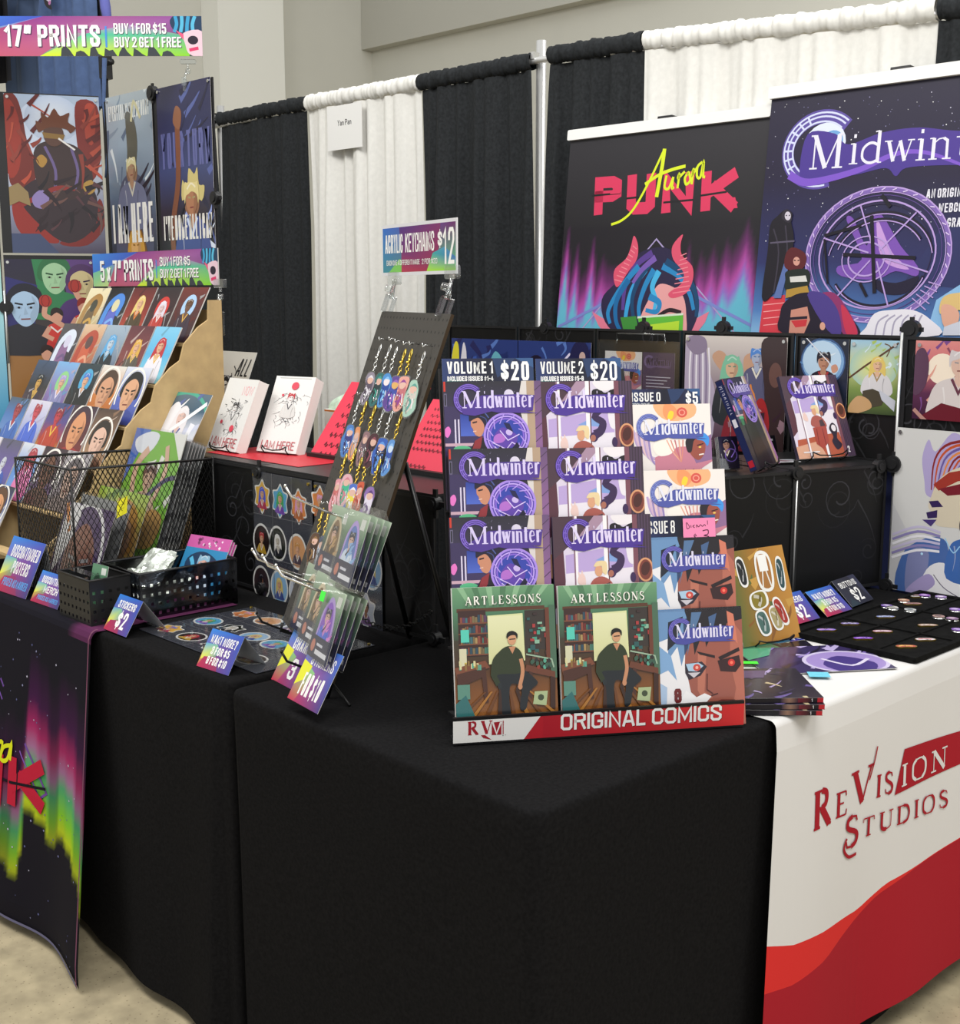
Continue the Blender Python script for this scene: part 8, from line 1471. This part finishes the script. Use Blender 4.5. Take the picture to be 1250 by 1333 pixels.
# sign above, two clear clips
pc = F_p.at(*F_p.px(543, 405)); Fk = Frame(pc + Vector((0, 0, .0)), (math.cos(R(-14)), math.sin(R(-14)), 0), (0, 0, 1))
a0, b1_ = Fk.px(497, 294); a1, _ = Fk.px(595, 282); _, b0_ = Fk.px(600, 356)
t = thing('price_sign', 'small colourful sign for acrylic keychains at twelve dollars, clipped above the pegboard', 'price sign', Fk.mat(a0, b0_, 0)); A = Art(a1 - a0, b1_ - b0_, .002, edge='#e8e8ea'); H = A.H
A.bg('#d8d8dc'); A.poly([(.015, .02), (.985, .02), (.985, H - .02), (.015, H - .02)], ['#2f6ac0', '#6a2466', '#5ab88a', '#3a8a9a']); A.poly([(.25, .02), (.8, .02), (.75, H - .02), (.28, H - .02), (.28, H * .5)], ['#4a2a7a', '#7a2a66', '#9a2a4a', '#b0304a', '#6a2a70']); A.poly([(.1, H - .02), (.25, H * .68), (.28, H * .7), (.28, H - .02)], '#7ac05a'); A.poly([(.62, H - .02), (.7, H * .6), (.85, H * .5), (.985, H * .7), (.985, H - .02)], ['#a8e02a', '#3aa0a0', '#4a90b8', '#3f70b0', '#88d030'])
A.text('ACRYLIC', .05, H * .56, H * .36, '#f2f1ee', w=.25, wt=.16, gap=.07); A.text('KEYCHAINS', .335, H * .56, H * .36, '#f2f1ee', w=.385, wt=.16, gap=.07); A.text('$', .765, H * .5, H * .3, '#f2f1ee', w=.055, wt=.18); A.text('12', .83, H * .82, H * .66, '#f2f1ee', w=.14, wt=.16); A.text('EACH ONE A DIFFERENT IMAGE', .07, H * .80, H * .1, '#e8e8e4', w=.46, wt=.16); A.text('2 FOR $20', .56, H * .80, H * .1, '#e8e8e4', w=.2, wt=.16)
A.build('sign_board', t); ti = t.matrix_world.inverted()
for px, py, tx, ty in ((503, 400, 514, 366), (575, 405, 589, 358)):
    a, b = F_p.px(px, py, .0); q = F_p.at(a, b); tp_ = Fk.at(*Fk.px(tx, ty)); m = MB(); m.rbox(-.012, -.012, .012, .03, .001, .008, .005); m.rbox(-.010, -.02, .010, .03, -.016, -.010, .005); c = m.build('clip', CLEAR, t, ti @ F_p.mat(a, b, 0)); ci = (ti @ F_p.mat(a, b, 0)).inverted() @ ti
    m = MB(); q2 = F_p.at(a, b + .028, -.004); P = [q2, q2 + (tp_ - q2) * .35 + Vector((0, 0, .004)), q2 + (tp_ - q2) * .7, tp_]; m.tube([ci @ p for p in P], [.007, .005, .004, .006], 8); m.lathe([(0, 0), (.008, .003), (.009, .010), (.008, .017), (0, .020)], tuple(ci @ (q2 + (tp_ - q2) * .42)), 10); m.build('clip_stem', CLEAR, c)
    m = MB(); m.rbox(-.024, -.008, .024, .020, -.006, .006, .006); m.build('clip_jaw', CLEAR, c, ci @ Fk.mat(*Fk.px(tx, ty), 0))
# ------------------------------------------------------------------ keychains
def keychain(label, hx, hy, cx_, cy_, gold, cols, ln=.075, wd=.036, tall=0):
    a, b = F_p.px(hx, hy, .012); a2, b2 = F_p.px(cx_, cy_, .012); mt = GOLD if gold else CHROME
    ang = math.atan2(a2 - a, b - b2) * .5; t = thing('keychain', label, 'keychain', F_p.mat(a, b, .012, ang), 'keychains on the pegboard'); D = max(.06, math.hypot(a2 - a, b - b2) - ln * .5 + .004)
    m = MB(); m.tube([(0, .012, -.012), (0, .010, .004), (0, .004, .008), (0, .012, .010)], .0012, 6); m.build('peg', CHROME, t)
    c = min(.030, D * .42); m = MB(); m.tube([(.006 * math.cos(R(k)) , -.004 - c * .4 + c * .45 * math.sin(R(k)), 0) for k in range(0, 360, 30)], .0017, 6, True); m.lathe([(.003, 0), (.0035, .003), (.002, .006)], (0, -.004 - c * .9 - .006, 0), 8, Matrix.Identity(4)); m.tube([(0, -c * .84, 0), (0, -c - .008, 0)], .003, 8); m.build('clasp', mt, t)
    y = -c - .008; n = max(2, int((D + y) / .0085)); m = MB(); st = (D + y) / n
    for i in range(n):
        yc = y - st * (i + .5); pts = [(.0034 * math.cos(R(k)), yc + st * .62 * math.sin(R(k)), 0) for k in range(0, 360, 45)]; pts = pts if i % 2 == 0 else [(0, p[1], p[0]) for p in pts]; m.tube(pts, .0012, 5, True)
    m.build('chain', mt, t)
    rng = random.Random(int(hx * 7 + hy)); Hh = ln / wd; P = [(.5, 0), (rng.uniform(.62, .85), .05 * Hh), (rng.uniform(.7, 1), .25 * Hh), (rng.uniform(.6, 1), .5 * Hh), (rng.uniform(.7, 1), .75 * Hh), (.7, .97 * Hh), (.35, Hh), (rng.uniform(0, .3), .78 * Hh), (rng.uniform(0, .38), .5 * Hh), (rng.uniform(0, .3), .25 * Hh), (.2, .05 * Hh)]
    o = cat(P, True, 3); m = MB(); m.prism([((x - .5) * wd, -D - y_ * wd) for x, y_ in o][::-1], -.0015, .0015); ch = m.build('charm', CLEAR, t, Matrix.Rotation(R(rng.uniform(12, 30)), 4, 'Y'))
    A = Art(wd, ln, 0); q = [(.5 + (x - .5) * .9, Hh / 2 + (y_ - Hh / 2) * .93) for x, y_ in o]; A.poly(q, cols[0]); A.blob([(.25, .3 * Hh), (.5, .2 * Hh), (.75, .35 * Hh), (.7, .7 * Hh), (.4, .85 * Hh)], cols[1], 4); A.ell(.5, .26 * Hh, .2, .2, cols[2]); A.blob([(.28, .24 * Hh), (.5, .12 * Hh), (.74, .24 * Hh), (.6, .2 * Hh), (.4, .2 * Hh)], cols[3], 3); A.curve([(.3, .5 * Hh), (.55, .6 * Hh), (.4, .85 * Hh)], .12, cols[3], 4); A.curve([(.62, .5 * Hh), (.7, .75 * Hh)], .05, '#e8e4ea', 4); A.curve([(.4, .45 * Hh), (.36, .7 * Hh), (.5, .9 * Hh)], .07, mixc(cols[1], '#000', .5), 4); A.dots(.25, .3 * Hh, .75, .9 * Hh, 7, .03, .06, [cols[3], cols[0], '#e8e0e8', mixc(cols[0], '#000', .5)], int(hx))
    A.build('artwork', ch, I4(-wd / 2, -D - ln, .0016), GLOSS); return t
SKN = '#d8b0a0'
KC = [(497, 447, 482, 503, 0, 'silver-chained keychain with a pale grey charm, first in the top row', ('#8a8290', '#5a5060', SKN, '#d8d4dc')), (510, 447, 492, 505, 0, 'silver-chained keychain with a teal charm, second in the top row', ('#2f6a6a', '#20343c', SKN, '#3a9a8a')), (518, 450, 504, 503, 0, 'silver-chained keychain with a sky blue charm, third in the top row', ('#4a8ac8', '#2a4a9a', '#e8dce0', '#7fb8e8')), (529, 453, 515, 507, 1, 'gold-chained keychain with a violet charm, fourth in the top row', ('#5a3f8a', '#3a4aa0', '#d8a860', '#8a5ab0')), (537, 453, 528, 506, 1, 'gold-chained keychain with a coral pink charm, fifth in the top row', ('#d89a8c', '#b86a70', SKN, '#8a3a8a')), (554, 456, 539, 512, 0, 'silver-chained keychain with a mint and white charm, last in the top row', ('#9fc0b0', '#c8c0b8', SKN, '#5a9a90')),
      (469, 518, 456, 571, 0, 'silver-chained keychain with a blue charm, first in the second row', ('#4a78b8', '#3a3a7a', SKN, '#6a9ad8')), (478, 521, 466, 571, 1, 'gold-chained keychain with an orange-topped charm, second in the second row', ('#d88a5a', '#b8a8b0', SKN, '#e0a070')), (490, 526, 477, 574, 1, 'gold-chained keychain with a dusty mauve charm, third in the second row', ('#8a6a70', '#5a4a58', SKN, '#b08a8c')), (502, 528, 487, 576, 0, 'silver-chained keychain with a dark wine charm, fourth in the second row', ('#4a2a34', '#2a1c28', SKN, '#8a4a5a')), (512, 533, 500, 576, 0, 'silver-chained keychain with a deep blue charm, fifth in the second row', ('#2f5ab0', '#1f2c5a', SKN, '#5a90d8')), (525, 534, 509, 589, 1, 'gold-chained keychain with a long blue oval charm, last in the second row', ('#5a90d0', '#2a50a8', '#c8d8ec', '#8ab8e8')),
      (452, 589, 445, 621, 1, 'gold-chained keychain with a pink charm, first in the third row', ('#d8909c', '#c86a6a', SKN, '#e8b0b8')), (464, 582, 455, 627, 1, 'gold-chained keychain with a pink and green charm, second in the third row', ('#d8a8b0', '#3fae8a', SKN, '#c87a8a')), (472, 594, 464, 632, 1, 'gold-chained keychain with a blue and yellow charm, third in the third row', ('#4a6ac0', '#e0d04a', SKN, '#e8e4ec')), (480, 591, 474, 638, 1, 'gold-chained keychain with a red-orange charm, fourth in the third row', ('#c8563a', '#d88a7a', SKN, '#a83a2c')), (496, 596, 485, 643, 1, 'gold-chained keychain with a purple and white charm, last in the third row', ('#8a6aa8', '#d8d0e0', SKN, '#5a3a7a')),
      (422, 660, 413, 706, 1, 'gold-chained keychain with a brown charm, first in the lowest row', ('#5a4030', '#3a2a24', SKN, '#8a6a44')), (430, 660, 423, 712, 1, 'gold-chained keychain with a navy and white charm, second in the lowest row', ('#3a4a6a', '#c8d0e0', SKN, '#20283c')), (437, 665, 431, 722, 0, 'silver-chained keychain with a grey-blue charm, last in the lowest row', ('#5a6a8a', '#8a8aa0', SKN, '#2a3050'))]
for hx, hy, cx_, cy_, g, lb, cl in KC: keychain(lb, hx, hy, cx_, cy_, g, cl, .082, .048)
# ------------------------------------------------------------------ bagged acrylic charms stacked on the long hooks
def pack_art(A, c):
    A.vgrad(0, 0, 1, A.H, '#b4c8ae', '#5f8066', '#2c4450', '#1c2440'); A.rect(.68, .10, .88, .30, '#dfe1dc'); A.blob([(.2, .45), (.45, .16), (.74, .4), (.86, .9), (.74, 1.36), (.4, 1.44), (.14, 1.2), (.16, .8)], '#d8c8a8' if c[0] == 'b' else '#b89ae0', 4); A.blob([(.26, .5), (.46, .26), (.68, .46), (.78, .9), (.66, 1.28), (.42, 1.34), (.22, 1.15)], c[1], 4); fig(A, .47, .56, .13, SKN, c[3], c[2], c[4], 0, 2.0, 4.5); brush(A, 12, [c[2], c[3], c[4]], 6, .24, .6, .74, 1.25, .3, .09)
    A.rect(0, A.H - .42, 1, A.H, '#1c2148'); A.ell(.18, A.H - .22, .09, .12, '#c87a6a'); A.rect(.34, A.H - .30, .62, A.H - .25, '#d8d8e4'); A.rect(.34, A.H - .18, .9, A.H - .09, '#e8e8f0')
CB, CW, CP = ('b', '#8a6a4a', '#5a4430', '#3a2a22', '#c8a070'), ('w', '#5a7ac0', '#d8e4f4', '#20243c', '#8fb8e8'), ('p', '#8a4ac8', '#4a6ae0', '#2a2050', '#e08ad8')
def packs(label, x0, y0, c, n, hook_d, pw=.112, ph=.165):
    for k in range(n):
        a, b = F_p.px(x0, y0, hook_d); o = F_p.at(a, b, hook_d - .012 * k); F = lean(o, -16, 19 + 1.0 * k)
        t = thing('charm_pack', label + (', ' + ('front pack', 'second pack', 'third pack', 'rear pack')[k]), 'packet', F.mat(0, 0, 0), 'bagged acrylic charms on the pegboard hooks'); A = Art(pw - .006, ph - .02, .0006); pack_art(A, c); A.build('backing_card', t, I4(.003, .003, 0), GLOSS)
        m = MB(); e = .0045; P = [(0, 0), (pw, 0), (pw, ph)]; m.add([(0, 0, e), (pw, 0, e), (pw, ph - .02, e), (pw * .62, ph, .001), (pw * .38, ph, .001), (0, ph - .02, e), (0, 0, -.001), (pw, 0, -.001)], [(0, 1, 2, 3, 4, 5), (0, 6, 7, 1)]); m.build('bag_film', SLEEVE, t)
packs('bagged brown figure charm on the upper hook', 408, 742, CB, 3, .05); packs('bagged blue and white charm on the upper hook', 428, 754, CW, 4, .06)
packs('bagged brown charm on the lower hooks, left stack', 376, 816, CB, 3, .05); packs('bagged tan charm on the lower hooks, middle stack', 387, 830, ('b', '#7a5a3a', '#4a3a2a', '#2a201c', '#d8b088'), 3, .055); packs('bagged purple charm on the lower hooks, right stack', 398, 852, CP, 4, .06)
A = Art(.02, .02, .0004, edge='#3fe04a'); A.bg('#4cf04c'); 
a, b = F_p.px(419, 782, .065); tag(A.build('price_sticker', None, lean(F_p.at(a, b, .066), -10, 19).mat(0, 0, .006)), 'bright green price dot on the middle stack of bagged charms', 'sticker')
def ptag(label, x, y, off, l1, l2):
    a, b = F_p.px(x, y, off); F = lean(F_p.at(a, b, off), -8, 30); A = Art(.125, .12, .0008); H = A.H
    A.poly([(0, 0), (1, 0), (1, H), (0, H)], ['#3a8ad8', '#3a6ac0', '#4a3a7a', '#b82a50']); A.poly([(0, H * .3), (.45, H * .45), (.2, H), (0, H)], ['#7ac0a0', '#8ac07a', '#b83a58', '#b8284c']); A.poly([(0, H * .3), (.3, H * .36), (.24, H * .6), (0, H * .75)], '#e0e03c'); A.text(l1, .55, H * .34, H * .22, '#f0efec', w=.7, wt=.155, align='c'); A.text(l2, .52, H * .86, H * .38, '#f0efec', w=.62 if len(l2) > 3 else .2, wt=.16, align='c')
    tag(A.build('price_tag', None, F.mat(0, 0, 0)), label, 'price sign', 'price tags under the bagged charms')
ptag('blue and red price tag with a three, hanging lowest-left under the pegboard packs', 353, 884, .06, 'CHARMS', '3'); ptag('blue and red ten-dollar price tag at the foot of the pegboard', 374, 908, .075, 'STICKERS', 'FOR $10')
m = MB(); n = 26; p0 = F_l.at(*F_l.px(470, 790), .03); p1 = onz(562, 795, TOP + .12); 
for i in range(n):
    u = (i + .5) / n; c = p0 + (p1 - p0) * u - Vector((0, 0, .045 * 4 * u * (1 - u))); d = (p1 - p0) / n * .62; q = Vector((0, 0, .005)) if i % 2 else (p1 - p0).cross(Vector((0, 0, 1))).normalized() * .005
    m.tube([c + d * math.cos(R(k)) + q * math.sin(R(k)) for k in range(0, 360, 45)], .0014, 5, True)
tag(m.build('chain', BLACKM), 'thin dark chain sagging behind the pegboard', 'chain')
